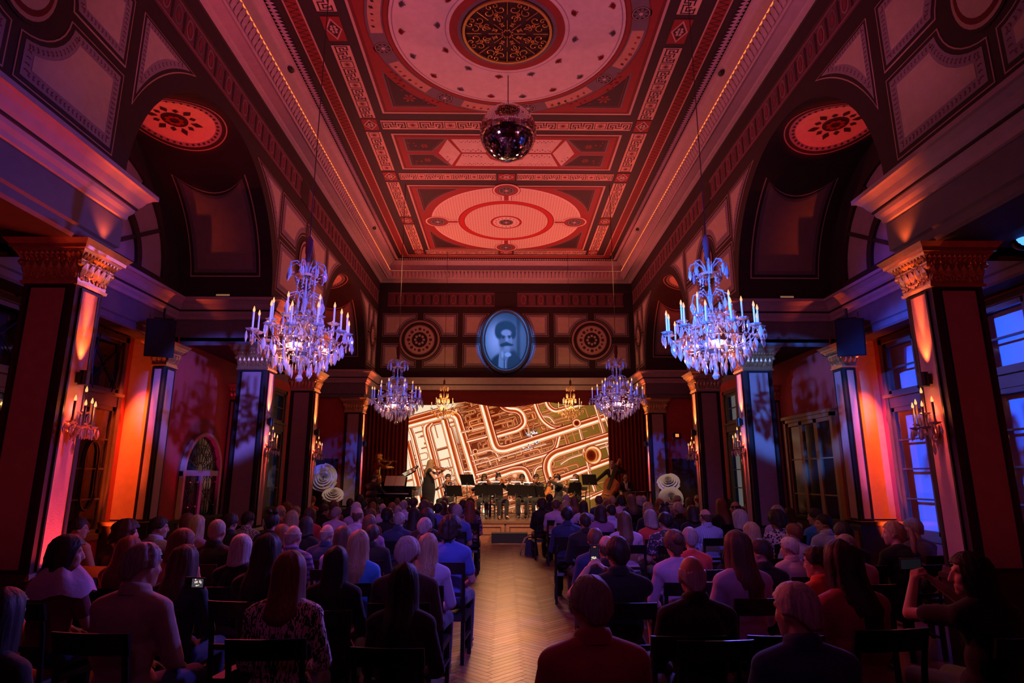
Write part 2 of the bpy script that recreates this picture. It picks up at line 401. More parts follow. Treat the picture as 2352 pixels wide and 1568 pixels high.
for s, nm in ((-1, 'left'), (1, 'right')):
    fr = wall_frame(s); X = 4.25
    b = MB()
    for y0, y1 in ((-2.7, YC[0]-RA), (YC[0]+RA, YC[1]-RA), (YC[1]+RA, 19.5)):
        b.face([(s*X, y0, 4.5), (s*X, y1, 4.5), (s*X, y1, 8.25), (s*X, y0, 8.25)])
    for yc in YC:
        A = arc(yc, ZS, RA, 0, pi, 28)
        for i in range(28):
            (u0, v0), (u1, v1) = A[i], A[i+1]
            b.face([(s*X, u0, v0), (s*X, u1, v1), (s*X, u1, 8.25), (s*X, u0, 8.25)])
    wall = struct(b.build('wall_'+nm, M_dark))
    # vaulted niches
    for yc in YC:
        y0, y1 = yc-RA-.02, yc+RA+.02
        v = MB(); A = arc(yc, ZS, RA, 0, pi, 28)
        v.faces([(s*4.25, u, z) for u, z in A]+[(s*5.95, u, z) for u, z in A], [(i, i+1, 30+i, 29+i) for i in range(28)])
        v.face([(s*5.95, u, z) for u, z in A])
        v.box(min(s*4.25, s*5.95), y0-.25, 4.12, max(s*4.25, s*5.95), y0+.02, ZS+.01)
        v.box(min(s*4.25, s*5.95), y1-.02, 4.12, max(s*4.25, s*5.95), y1+.25, ZS+.01)
        v.box(min(s*5.95, s*6.1), y0, 4.12, max(s*5.95, s*6.1), y1, ZS+.01)
        v.build('vault', M_dark, wall)
        # painted fields on the barrel: frame (u = depth from the wall, v = angle)
        bf = lambda u, a, h, yc=yc: (s*(4.25+u), yc+(RA-h)*cos(a), ZS+(RA-h)*sin(a))
        k = .58/RA
        med = MB()
        for c_, (ra_, rb_) in enumerate(((.74, .72), (.72, .66), (.66, .57), (.57, .0))):
            med.cur = c_; nr = 8 if rb_ == 0 else 1
            vv = [bf(.85+(rb_+(ra_-rb_)*k_/nr)*cos(2*pi*i/44), pi/2+(rb_+(ra_-rb_)*k_/nr)*sin(2*pi*i/44)/RA, .010) for k_ in range(nr+1) for i in range(44)]
            med.faces(vv, [(k_*44+i, k_*44+(i+1) % 44, (k_+1)*44+(i+1) % 44, (k_+1)*44+i) for k_ in range(nr) for i in range(44)])
        med.cur = 4
        for i in range(40):
            a = 2*pi*i/40
            for dr, w_ in ((.605, .026),):
                P = [(.85+dr*cos(a)+w_*cos(a+t), pi/2+(dr*sin(a)+w_*sin(a+t))/RA) for t in (0, pi/2, pi, -pi/2)]
                med.face([bf(u, q_, .02) for u, q_ in P])
        for i in range(12):
            a = 2*pi*i/12; r0, r1 = .22, .40 if i % 2 else .33
            P = [(.85+r0*cos(a), r0*sin(a)), (.85+(r0+r1)/2*cos(a+.17), (r0+r1)/2*sin(a+.17)), (.85+r1*cos(a), r1*sin(a)), (.85+(r0+r1)/2*cos(a-.17), (r0+r1)/2*sin(a-.17))]
            med.face([bf(u, pi/2+q_/RA, .02) for u, q_ in P])
        P = circ(.85, pi/2, .19, 20, .19/RA); med.faces([bf(u, a, .022) for u, a in P]+[bf(.85, pi/2, .022)], [(i, (i+1) % 20, 20) for i in range(20)])
        med.cur = 5
        for i in range(8):
            a = 2*pi*i/8; P = circ(.85+.1*cos(a), pi/2+.1*sin(a)/RA, .04, 8, .04/RA)
            med.face([bf(u, q_, .034) for u, q_ in P])
        med.build('vault_medallion', [M_line, M_dark, M_lilac, mat('medallion_cream', (.7, .55, .45), .7), M_dark, M_redp], wall)
        for side in (-1, 1):                       # haunch panels, their tops cut round the medallion
            a_lo, a_hi = (.16, 1.02) if side > 0 else (pi-.16, pi-1.02)
            top = [(.22+1.26*i/12, a_hi + side*(-.10+.0)*(-1 if False else 1)*(1-((i-6)/6)**2)*1.6) for i in range(13)]
            poly = [(.22, a_lo), (1.48, a_lo)]+top[::-1]
            for c_, (d_, h_, mm) in enumerate(((0, .004, M_line), (.02, .008, M_dark), (.07, .012, mat('shaded_vault_border', (.16, .12, .15), .75)), (.13, .016, mat('shaded_vault_field', (.26, .17, .17), .75)))):  # vault shade put into darker copies of the panel paints
                uu = [(.85+(u-.85)*(1-d_/.63), a_lo+(a-a_lo)*(1-d_*.6)+side*d_*.5*(1 if True else 0)) for u, a in poly]
                n_ = len(uu); hb = MB()
                # fan over a grid so that the plate follows the curve
                rows = 10; tp = [(.85+(u-.85)*(1-d_/.63), a_lo+(a-a_lo)*(1-d_*.6)) for u, a in top]
                vv = []
                for r_ in range(rows+1):
                    for (u, a) in tp:
                        aa = (a_lo+side*d_*.5)+(a-(a_lo+side*d_*.5))*r_/rows
                        vv.append(bf(u, aa, h_))
                hb.faces(vv, [(r_*13+i, r_*13+i+1, (r_+1)*13+i+1, (r_+1)*13+i) for r_ in range(rows) for i in range(12)])
                hb.build('haunch_panel', mm, wall)
        # fan window in the lunette
        fl = lambda u, v_, h, yc=yc: (s*(5.95-h), yc+u, ZS+v_)
        fw_ = MB(); fw_.plate([(1.7*cos(pi*i/24), .12+1.7*sin(pi*i/24)) for i in range(25)], 0, .01, fl)
        lw = struct(fw_.build('window_lunette', M_lilac, wall))
        fm = MB()
        for r_ in (1.7, .95):
            o_ = [(r_*cos(pi*i/24), .12+r_*sin(pi*i/24)) for i in range(25)]; i_ = [((r_-.12)*cos(pi*i/24), .12+(r_-.12)*sin(pi*i/24)) for i in range(25)]
            fm.plate(o_+i_[::-1], 0, .06, fl)
        for i in range(1, 6):
            a = pi*i/6; d = Vector((cos(a), sin(a))); n_ = Vector((-sin(a), cos(a)))*.03
            p0, p1 = d*.2, d*1.66; fm.plate([(p0.x-n_.x, .12+p0.y-n_.y), (p1.x-n_.x, .12+p1.y-n_.y), (p1.x+n_.x, .12+p1.y+n_.y), (p0.x+n_.x, .12+p0.y+n_.y)], 0, .05, fl)
        fm.plate(rect(-1.7, .0, 1.7, .12), 0, .06, fl)
        fm.build('muntins', M_dark, lw)
        # painted spandrels and a ring round the arch
        for sy in (-1, 1):
            a0, a1 = math.asin(.99/2.45), math.acos(1.06/2.45)
            pts = [(yc+sy*2.45*cos(a0+(a1-a0)*i/12), 4.88+2.45*sin(a0+(a1-a0)*i/12)) for i in range(13)]
            painted_panel('painted_spandrel', [(yc+sy*2.25, 7.08)]+pts, fr, wall, sc=.75, centre=(yc+sy*2.02, 6.85), rin=.26)
    # painted piers
    for y0, y1 in ((0.4, 3.0), (3.16, 5.95), (10.68, 13.55), (18.2, 19.42)):
        cy = (y0+y1)/2; rr = min(.52, (y1-y0)*.27)
        quad_panels(y0, y1, 5.12, 7.06, cy, 6.15, rr+.05, fr, wall)
        medallion('painted_medallion', cy, 6.15, rr*.72, rr*.95, fr, wall)
    lotus_frieze('painted_frieze', -2.7, 19.4, 7.36, 7.82, fr, wall, gap=(11.6, 12.05))
    # lower outer walls behind the arcade
    lo = MB()
    ow = lambda y0, y1, z0, z1, x=5.8: lo.face([(s*x, y0, z0), (s*x, y1, z0), (s*x, y1, z1), (s*x, y0, z1)])
    for a in ((10.5, 14.1, 0, 4.2), (15.95, 18.05, 0, 4.2), (14.1, 15.95, 0, .9), (14.1, 15.95, 3.95, 4.2), (-3, 6.1, 0, 4.2)): ow(*a)
    for a in ((6.1, 6.2, 0, 4.2), (8.1, 8.35, 0, 4.2), (10.2, 10.4, 0, 4.2), (6.2, 8.1, 0, .8), (8.35, 10.2, 0, .8), (6.2, 8.1, 4.08, 4.2), (8.35, 10.2, 4.08, 4.2)): ow(*a, x=6.5)
    lo.face([(s*5.8, 6.1, 0), (s*6.5, 6.1, 0), (s*6.5, 6.1, 4.2), (s*5.8, 6.1, 4.2)])
    lo.face([(s*4.75, 18.05, 0), (s*5.8, 18.05, 0), (s*5.8, 18.05, 4.2), (s*4.75, 18.05, 4.2)])
    lo.build('lower_wall', M_redf, wall)
    ac = MB()
    for y0, y1 in ((-3, 6.2), (10.55, 13.75), (18.05, 19.5)):
        ac.box(min(s*4.25, s*6.0), y0, 4.12, max(s*4.25, s*6.0), y1, 4.24)
    ac.box(min(s*5.95, s*6.6), 6.1, 4.12, max(s*5.95, s*6.6), 10.5, 4.24)
    ac.build('aisle_ceiling', M_dark, wall)
    # dado, orange return wall and the corner pilaster
    rw = MB(); y = 10.4
    rw.face([(s*5.98, y, 1.08), (s*6.5, y, 1.08), (s*6.5, y, 4.12), (s*5.98, y, 4.12)])
    rw.build('return_wall', mat('return_wall_paint', (.62, .34, .24), .7, bump=.1), wall)
    dd = MB()
    dd.box(min(s*5.76, s*6.5), 10.16, 0, max(s*5.76, s*6.5), 10.5, 1.0)
    dd.frustum(min(s*5.76, s*6.5), 10.12, max(s*5.76, s*6.5), 10.5, 1.0, .02, 1.06, .05)
    for y0, y1 in ((10.5, 18.05),): dd.box(min(s*5.74, s*5.82), y0, 0, max(s*5.74, s*5.82), y1, .98); dd.box(min(s*5.70, s*5.82), y0, .98, max(s*5.70, s*5.82), y1, 1.04)
    struct(dd.build('baseboard_'+nm, M_wood))
    fcp = MB(); fcp.plate(rect(10.22, .08, 10.46, .9), 0, .03, lambda u, v, h: (s*(5.76-h), u, v)); fcp.build('dado_panel', M_mwood, wall)
# entablature: one moulding running round both sides and the back
half = [(4.25, -2.7), (4.25, 6.15), (5.95, 6.15), (5.95, 10.6), (4.25, 10.6), (4.25, 13.72), (5.95, 13.72), (5.95, 18.02), (4.25, 18.02), (4.25, 19.5)]
path = half + [(-x, y) for x, y in half[::-1]]
e = MB()
for pt_ in (half, [(-x, y) for x, y in half[::-1]]): e.cur = 0; sweep(e, pt_, [(0.0, 4.05), (0.03, 4.08), (0.03, 4.16), (0.06, 4.18), (0.06, 4.48), (0.05, 4.50)])
e.cur = 1; sweep(e, path, [(.05, 4.50), (.08, 4.51), (.09, 4.56), (.12, 4.60), (.13, 4.64)])
e.cur = 2; sweep(e, path, [(.13, 4.64), (.145, 4.645), (.145, 4.67)])
e.cur = 1; sweep(e, path, [(.145, 4.67), (.17, 4.70), (.20, 4.76), (.25, 4.81), (.28, 4.82), (.28, 4.87)])
e.cur = 2; sweep(e, path, [(.28, 4.87), (.0, 4.90)])
struct(e.build('trim_1', [M_fasc, M_plast, M_dark]))
# beams over the open piers (soffits)
bm_ = MB()
for s in (-1, 1):
    for y0, y1 in ((-2.7, 6.15), (10.6, 13.72), (18.0, 19.5)): bm_.box(min(s*4.25, s*4.8), y0, 4.05, max(s*4.25, s*4.8), y1, 4.5)
struct(bm_.build('trim_2', M_dark))
# top cornice with the leaf enrichment, the light cove and the rope moulding
top = [(4.25, -2.7), (4.25, 19.5), (-4.25, 19.5), (-4.25, -2.7)]
c_ = MB()
c_.cur = 0; sweep(c_, top, [(0, 7.82), (.02, 7.84), (.02, 8.10), (.04, 8.12)])
c_.cur = 1; sweep(c_, top, [(.04, 8.12), (.10, 8.15), (.12, 8.17), (.30, 8.19), (.33, 8.17), (.35, 8.19), (.42, 8.39), (.43, 8.41), (.40, 8.42), (.37, 8.40)])
c_.cur = 1; sweep(c_, top, [(.37, 8.40), (.33, 8.48), (.40, 8.62), (.50, 8.71), (.56, 8.73), (.60, 8.72)])
cornice = struct(c_.build('trim_3', [M_dark, M_plast]))
lf = MB()                                           # acanthus leaves on the sloping face, eggs on the rope moulding
def along(step, d, fn):
    for (ax, ay, bx, by) in ((4.25-d, 3.0, 4.25-d, 19.5-d), (4.25-d, 19.5-d, -4.25+d, 19.5-d), (-4.25+d, 19.5-d, -4.25+d, 3.0)):
        L_ = math.hypot(bx-ax, by-ay); n = int(L_/step); tx, ty = (bx-ax)/L_, (by-ay)/L_
        for i in range(n):
            q_ = (i+.5)/n; fn(ax+(bx-ax)*q_, ay+(by-ay)*q_, tx, ty)
def leaf(x, y, tx, ty):
    nx, ny = -ty, tx
    lean = lambda d, z, w: (x+nx*d+tx*w, y+ny*d+ty*w, z)
    P = [lean(0, 8.20, -.045), lean(.01, 8.20, .045), lean(.045, 8.29, .06), lean(.085, 8.375, .035), lean(.10, 8.385, 0), lean(.085, 8.375, -.035), lean(.045, 8.29, -.06), lean(.055, 8.28, 0)]
    lf.faces(P, [(0, 1, 7), (1, 2, 7), (2, 3, 4, 7), (4, 5, 6, 7), (6, 0, 7)])
along(.125, .365, leaf)
tag(lf.build('acanthus_leaves', M_plast, cornice), kind='stuff')
rp = MB()
def bead(x, y, tx, ty):
    rp.faces([(x-tx*.04, y-ty*.04, 8.742), (x+ty*.075, y-tx*.075, 8.745), (x+tx*.04, y+ty*.04, 8.742), (x-ty*.075, y+tx*.075, 8.735), (x, y, 8.705)], [(0, 1, 4), (1, 2, 4), (2, 3, 4), (3, 0, 4)])
along(.075, .66, bead)
tag(rp.build('rope_moulding', M_plast, cornice), kind='stuff')
# glowing strip in the cove
for i, (x0, y0, x1, y1) in enumerate(((-3.828, 0, -3.810, 19.0), (3.810, 0, 3.828, 19.0))):
    sm = MB(); sm.box(x0, y0, 8.408, x1, y1, 8.428)
    tag(sm.build('light_strip', emat('cove_light', (1, .17, .03), .45)), 'orange light strip along the ceiling cove on the '+('piano' if i == 0 else 'double bass')+' side', 'light')
sm = MB(); sm.box(-3.8, 19.055, 8.41, 3.8, 19.068, 8.422)
tag(sm.build('light_strip', emat('cove_light_back', (1, .22, .10), .10)), 'dim light strip along the cove above the portrait wall', 'light')

# ---- ceiling
cl = MB(); cl.face([(-4.3, -2.7, 8.765), (4.3, -2.7, 8.765), (4.3, 19.5, 8.765), (-4.3, 19.5, 8.765)])
ceiling = struct(cl.build('ceiling', M_dark))
cf = lambda u, v, h: (u, v, 8.762-h)
CC, CO = 8.42, 15.87                               # centres of the two round fields
def field(name, polys, mats, parent=ceiling):
    b = MB()
    for i, (pl, h) in polys: b.cur = i; b.plate(pl, 0, h, cf)
    return b.build(name, mats, parent)
M_ochre = mat('ochre_paint', (.55, .30, .20), .7); M_keyf = mat('key_band_ground', (.66, .40, .30), .7)
KEY = ["111111111011111111", "100000001010000001", "101111101010111101", "101000101110100101", "101110100000101101", "100010111110001001", "111110000000011111"]
def key_block(b, u0, v0, u1, v1, vert, h):
    """Greek key block drawn from a bitmap inside a rectangle."""
    W, H = len(KEY[0]), len(KEY)
    for r_, row in enumerate(KEY):
        i = 0
        while i < W:
            if row[i] == '1':
                j = i
                while j < W and row[j] == '1': j += 1
                a0, a1 = i/W, j/W; c0, c1 = (r_+.12)/H, (r_+.88)/H
                if vert: pl = rect(u0+(u1-u0)*c0, v0+(v1-v0)*a0, u0+(u1-u0)*c1, v0+(v1-v0)*a1)
                else: pl = rect(u0+(u1-u0)*a0, v0+(v1-v0)*c0, u0+(u1-u0)*a1, v0+(v1-v0)*c1)
                b.face([cf(u, v, h) for u, v in pl]); i = j
            else: i += 1
    for i in range(W):                               # vertical strokes
        r_ = 0
        while r_ < H:
            if KEY[r_][i] == '1':
                q_ = r_
                while q_ < H and KEY[q_][i] == '1': q_ += 1
                if q_-r_ > 1:
                    a0, a1 = (i+.15)/W, (i+.85)/W; c0, c1 = r_/H, q_/H
                    if vert: pl = rect(u0+(u1-u0)*c0, v0+(v1-v0)*a0, u0+(u1-u0)*c1, v0+(v1-v0)*a1)
                    else: pl = rect(u0+(u1-u0)*a0, v0+(v1-v0)*c0, u0+(u1-u0)*a1, v0+(v1-v0)*c1)
                    b.face([cf(u, v, h+.0006) for u, v in pl])
                r_ = q_
            else: r_ += 1
def sun(b, u, v, r_, h):
    b.cur = 2; b.face([cf(*p, h+.001) for p in circ(u, v, r_*.42, 12)])
    for i in range(12):
        a = 2*pi*i/12; d = Vector((cos(a), sin(a))); n_ = Vector((-d.y, d.x))*r_*.10
        p0, p1 = Vector((u, v))+d*r_*.5, Vector((u, v))+d*r_
        b.face([cf(p.x, p.y, h) for p in (p0-n_, p0+n_, p1)])
def key_band(u0, v0, u1, v1, parts):
    """Band of Greek key blocks and sun squares; parts like 'KSK'."""
    vert = (v1-v0) > (u1-u0); b = MB(); b.cur = 0; b.plate(rect(u0, v0, u1, v1), 0, .006, cf)
    Ln = (v1-v0) if vert else (u1-u0); Wd = (u1-u0) if vert else (v1-v0); m = Wd*.14
    wts = [1.9 if p == 'K' else 1.0 for p in parts]; tot = sum(wts); pos = 0
    for p, wt in zip(parts, wts):
        a0, a1 = (pos/tot)*Ln, ((pos+wt)/tot)*Ln; pos += wt; g = .012
        r4 = (u0+m, v0+a0+g, u1-m, v0+a1-g) if vert else (u0+a0+g, v0+m, u0+a1-g, v1-m)
        if p == 'K': b.cur = 1; key_block(b, *r4, vert, .008)
        else:
            b.cur = 1; o_ = rect(*r4); b.ring(o_, inset(o_, .014), 0, .008, cf)
            sun(b, (r4[0]+r4[2])/2, (r4[1]+r4[3])/2, min(r4[2]-r4[0], r4[3]-r4[1])*.42, .008)
    return b.build('key_band', [M_keyf, M_dark, M_dred], ceiling)
def diamond_tile(u, v, w_, h_):
    b = MB(); b.cur = 0; b.plate(rect(u-w_, v-h_, u+w_, v+h_), 0, .006, cf)
    b.cur = 1; o_ = [(u-w_*.9, v), (u, v-h_*.9), (u+w_*.9, v), (u, v+h_*.9)]; b.ring(o_, inset(o_, .02), 0, .009, cf)
    b.cur = 2; b.plate(inset(o_, .035), 0, .008, cf)
    b.cur = 1
    for i in range(6): b.face([cf(*p, .0095) for p in circ(u+w_*.25*cos(i*pi/3), v+h_*.25*sin(i*pi/3), .03, 8)])
    b.build('diamond_tile', [M_redp, M_line, M_dark], ceiling)
def flower(b, u, v, r_, h, n=8, petal=3, eye=4):
    b.cur = petal
    for i in range(n):
        a = 2*pi*i/n; c0 = (u+r_*.62*cos(a), v+r_*.62*sin(a))
        b.face([cf(c0[0]+r_*.36*cos(t)*cos(a)-r_*.2*sin(t)*sin(a), c0[1]+r_*.36*cos(t)*sin(a)+r_*.2*sin(t)*cos(a), h) for t in [2*pi*k/8 for k in range(8)]])
    b.cur = eye; b.face([cf(*p, h+.001) for p in circ(u, v, r_*.28, 10)])
def rosette(u, v, r_, name='rosette'):
    b = MB(); b.cur = 0; b.plate(circ(u, v, r_*1.12, 28), 0, .010, cf); b.cur = 1; b.plate(circ(u, v, r_, 28), 0, .013, cf)
    b.cur = 2; o_ = circ(u, v, r_*.9, 28); b.ring(o_, circ(u, v, r_*.84, 28), 0, .015, cf)
    flower(b, u, v, r_*.8, .0155, 8, 0, 2)
    return b.build(name, [M_redp, M_dark, M_line], ceiling) if False else b.build(name, [M_grey, M_dark, M_line, M_grey, M_line], ceiling)
def vines(b, pts, h, cols, size=.05, seed=1):
    """Scroll of little leaves and curls along a polyline."""
    r_ = random.Random(seed)
    for i in range(len(pts)-1):
        a, c0 = Vector(pts[i]), Vector(pts[i+1]); d = (c0-a); 
        if d.length < 1e-6: continue
        d.normalize(); n_ = Vector((-d.y, d.x)); L_ = (c0-a).length; k = max(1, int(L_/(size*1.1)))
        for j in range(k):
            p = a+d*L_*(j+.5)/k; sg = 1 if j % 2 else -1; b.cur = cols[r_.randrange(len(cols))]
            e_ = (d*.5+n_*sg).normalized()*size*r_.uniform(.8, 1.4); f_ = Vector((-e_.y, e_.x))*.35
            b.face([cf(q_.x, q_.y, h) for q_ in (p, p+e_*.5+f_, p+e_, p+e_*.5-f_)])
KU0, KU1 = 2.62, 2.93
# edge bands on both long sides
for s in (-1, 1):
    field('border_band', [(0, (rect(min(s*3.16, s*3.40), -1.8, max(s*3.16, s*3.40), 18.72), .005)), (1, (rect(min(s*3.185, s*3.375), -1.8, max(s*3.185, s*3.375), 18.72), .007))], [M_line, M_redp])
    z = MB(); n = 150
    for i in range(n):
        y = 2.0+16.6*i/n; d = .055; x0, x1 = s*3.2, s*3.36
        for (ua, va, ub, vb) in ((x0, y, x1, y+d), (x1, y+d, x0, y+2*d)):
            z.face([cf(ua, va, .0085), cf(ua, va+.014, .0085), cf(ub, vb+.014, .0085), cf(ub, vb, .0085)])
    tag(z.build('zigzag_lines', M_dark, ceiling), kind='stuff')
    a, b_ = min(s*KU0, s*KU1), max(s*KU0, s*KU1)
    key_band(a, 3.0, b_, 5.6, 'SKSKSKS'); key_band(a, 6.2, b_, 8.02, 'KSKSK'); key_band(a, 8.78, b_, 10.86, 'KSKSKSK')
    key_band(a, 11.36, b_, 12.98, 'SKSKS'); key_band(a, 13.56, b_, 15.55, 'KSKSKSK'); key_band(a, 16.1, b_, 18.06, 'KSKSKSK')
    for y in (5.9, 8.40, 11.10, 13.27, 15.82, 18.25): diamond_tile(s*(KU0+KU1)/2, y, .15, .20 if y != 8.40 else .27)
# cross bands
for y, pr in ((11.10, 'one'), (13.27, 'two'), (18.25, 'two'), (5.74, 'one')):
    hh = .155
    if pr == 'one':
        key_band(-2.55, y-hh, 2.55, y+hh, 'KSKSKSKSKSKSK')
    else:
        key_band(-2.55, y-hh, -.25, y+hh, 'KSKSKSK'); key_band(.25, y-hh, 2.55, y+hh, 'KSKSKSK'); diamond_tile(0, y, .2, hh)
field('border_band', [(0, (rect(-3.40, 18.5, 3.40, 18.72), .005)), (1, (rect(-3.38, 18.53, 3.38, 18.69), .0075))], [M_line, M_redp])
def square_frame(y0, y1, x=2.45):
    field('panel_frame', [(0, (rect(-x, y0, x, y1), .006)), (1, (rect(-x+.045, y0+.045, x-.045, y1-.045), .008)), (2, (rect(-x+.10, y0+.10, x-.10, y1-.10), .010))], [M_line, M_dred, M_redp])
def corner(cu, cv, su, sv, x, hy, r_, flowered=True):
    """Dark triangular corner between a round field and its square frame."""
    n = 10; L_ = [];
    a0 = math.acos(min(1, (x-.02)/r_)) if r_ > x else 0.06
    a1 = pi/2-(math.acos(min(1, (hy-.02)/r_)) if r_ > hy else 0.06)
    A = [(cu+su*r_*cos(a0+(a1-a0)*i/n), cv+sv*r_*sin(a0+(a1-a0)*i/n)) for i in range(n+1)]
    # keep the arc inside the square
    A = [(cu+su*min(abs(p[0]-cu), x), cv+sv*min(abs(p[1]-cv), hy)) for p in A]
    A = [p for p in A if abs(p[0]-cu) < x-.22 or abs(p[1]-cv) < hy-.22]
    poly = [(cu+su*x, cv+sv*hy), (cu+su*x, A[0][1])]+A+[(A[-1][0], cv+sv*hy)]
    k_ = .34 if flowered else .26; ic = (cu+su*(x-k_), cv+sv*(hy-k_)); ri = .30 if flowered else .24
    ins = lambda P, d: [(ic[0]+(u-ic[0])*(1-d/ri), ic[1]+(v-ic[1])*(1-d/ri)) for u, v in P]
    b = MB(); b.cur = 0; b.plate(poly, 0, .012, cf); b.cur = 1; b.plate(ins(poly, .025), 0, .014, cf); b.cur = 2; b.plate(ins(poly, .05), 0, .016, cf); b.cur = 1; b.plate(ins(poly, .065), 0, .018, cf)
    if flowered:
        fu, fv = cu+su*(x-.38), cv+sv*(hy-.30); flower(b, fu, fv, .13, .0195, 6, 3, 2)
        vines(b, [(fu+su*.05, fv-sv*.2), (fu+su*.18, fv-sv*.75)], .0195, [2, 3], .07, 3); vines(b, [(fu-su*.2, fv+sv*.1), (fu-su*.8, fv+sv*.16)], .0195, [2, 3], .07, 4)
    b.build('corner_panel', [M_grey, M_dark, M_dred, M_redp], ceiling)
# near round field with the pierced grille
square_frame(CC-2.28, CC+2.28)
R0 = 1.90
rb = MB(); N = 72
rb.cur = 0; rb.plate(circ(0, CC, 2.26, N), 0, .011, cf)
rb.cur = 1; o_ = circ(0, CC, 2.24, N); rb.ring(o_, circ(0, CC, 1.98, N), 0, .0125, cf)
rb.cur = 2; o_ = circ(0, CC, 1.96, N); rb.ring(o_, circ(0, CC, 1.90, N), 0, .014, cf)
rb.build('outer_ring', [M_dred, M_grey, M_redp], ceiling)
for k in range(16):                                 # garland fields and rosettes on the ring
    a = 2*pi*(k+.5)/16
    if k % 2 == 0:
        a0, a1 = a-.22, a+.22; P = [(2.2*cos(a0+(a1-a0)*i/8), CC+2.2*sin(a0+(a1-a0)*i/8)) for i in range(9)]+[(2.0*cos(a1-(a1-a0)*i/8), CC+2.0*sin(a1-(a1-a0)*i/8)) for i in range(9)]
        b = MB(); b.cur = 0; b.plate(P, 0, .014, cf); vines(b, [(2.1*cos(a0+.03+(a1-a0-.06)*i/6), CC+2.1*sin(a0+.03+(a1-a0-.06)*i/6)) for i in range(7)], .0155, [1, 2], .075, k)
        b.build('garland_field', [M_ochre, M_dark, M_redp], ceiling)
    else: rosette(2.11*cos(a), CC+2.11*sin(a), .15)
for su in (-1, 1):
    for sv in (-1, 1): corner(0, CC, su, sv, 2.22, 2.06, 2.42)
db = MB()
for i, (r_, h) in enumerate(((1.88, .016), (1.84, .0175), (1.82, .019), (1.0, .021), (.985, .0222), (.93, .024), (.80, .026))): db.cur = i; db.plate(circ(0, CC, r_, N), 0, h, cf)
db.build('centre_disc', [M_pale, M_lilac, M_pale, M_lilac, M_pale, M_redp, M_grey], ceiling)
for ring_r, n, ph in ((1.75, 18, 0), (1.07, 12, .13)):
    for k in range(n):
        a = 2*pi*k/n+ph; b = MB(); d = Vector((cos(a), sin(a))); b.cur = k % 2
        for t in (-.9, -.45, 0, .45, .9):
            e_ = Vector((-d.x*cos(t)+d.y*sin(t), -d.y*cos(t)-d.x*sin(t)))*(.10 if t else .12) * (1 if ring_r > 1.5 else -1); p = Vector((ring_r*d.x, CC+ring_r*d.y)); f_ = Vector((-e_.y, e_.x))*.22
            b.face([cf(q_.x, q_.y, .0255) for q_ in (p, p+e_*.6+f_, p+e_, p+e_*.6-f_)])
        b.build('palmette', [M_grey, M_redp], ceiling)
gd = MB(); gd.plate(circ(0, CC, .74, 48), 0, .03, cf); gd.build('grille_ground', mat('grille_dark', (.03, .012, .008), .8), ceiling)
g = MB(); o_ = circ(0, CC, .72, 48); g.ring(o_, circ(0, CC, .68, 48), .03, .06, cf)
def scroll(cx, cy, r_, a0, turns, dirn, r1=.25, n=16):
    pts = []
    for i in range(n+1):
        t = i/n; rr = r_*(1-(1-r1)*t); a = a0+dirn*turns*2*pi*t
        pts.append((cx+rr*cos(a), CC+cy+rr*sin(a), 8.762-.048))
    g.tube(pts, .009, 4)
for k in range(8):
    a = 2*pi*k/8; ca, sa = cos(a), sin(a)
    for sg in (-1, 1):
        a2 = a+sg*.20; scroll(.53*cos(a2), .53*sin(a2), .085, a+pi*.5*sg, .85, sg)
        a3 = a+sg*.28; scroll(.36*cos(a3), .36*sin(a3), .075, a+pi, .8, -sg)
        scroll(.20*cos(a+sg*.3), .20*sin(a+sg*.3), .05, a, .7, sg)
        scroll(.62*cos(a+sg*.32), .62*sin(a+sg*.32), .05, a, .9, -sg)
    g.tube([(.10*ca, CC+.10*sa, 8.714), (.30*ca, CC+.30*sa, 8.714)], .008, 4); g.tube([(.42*ca, CC+.42*sa, 8.714), (.66*ca, CC+.66*sa, 8.714)], .008, 4)
    for j in range(6):
        t = 2*pi*j/6; g.ball((.45*cos(a+.39)+.022*cos(t), CC+.45*sin(a+.39)+.022*sin(t), 8.714), .014, 5, 4)
st = []
for k in range(16): r_ = .10 if k % 2 else .065; st.append((r_*cos(2*pi*k/16), CC+r_*sin(2*pi*k/16), 8.712))
g.tube(st+[st[0]], .009, 4)
tag(g.build('gilt_grille', mat('grille_gold', (.75, .42, .12), .35, metal=.7), ceiling), 'round gilt pierced grille')
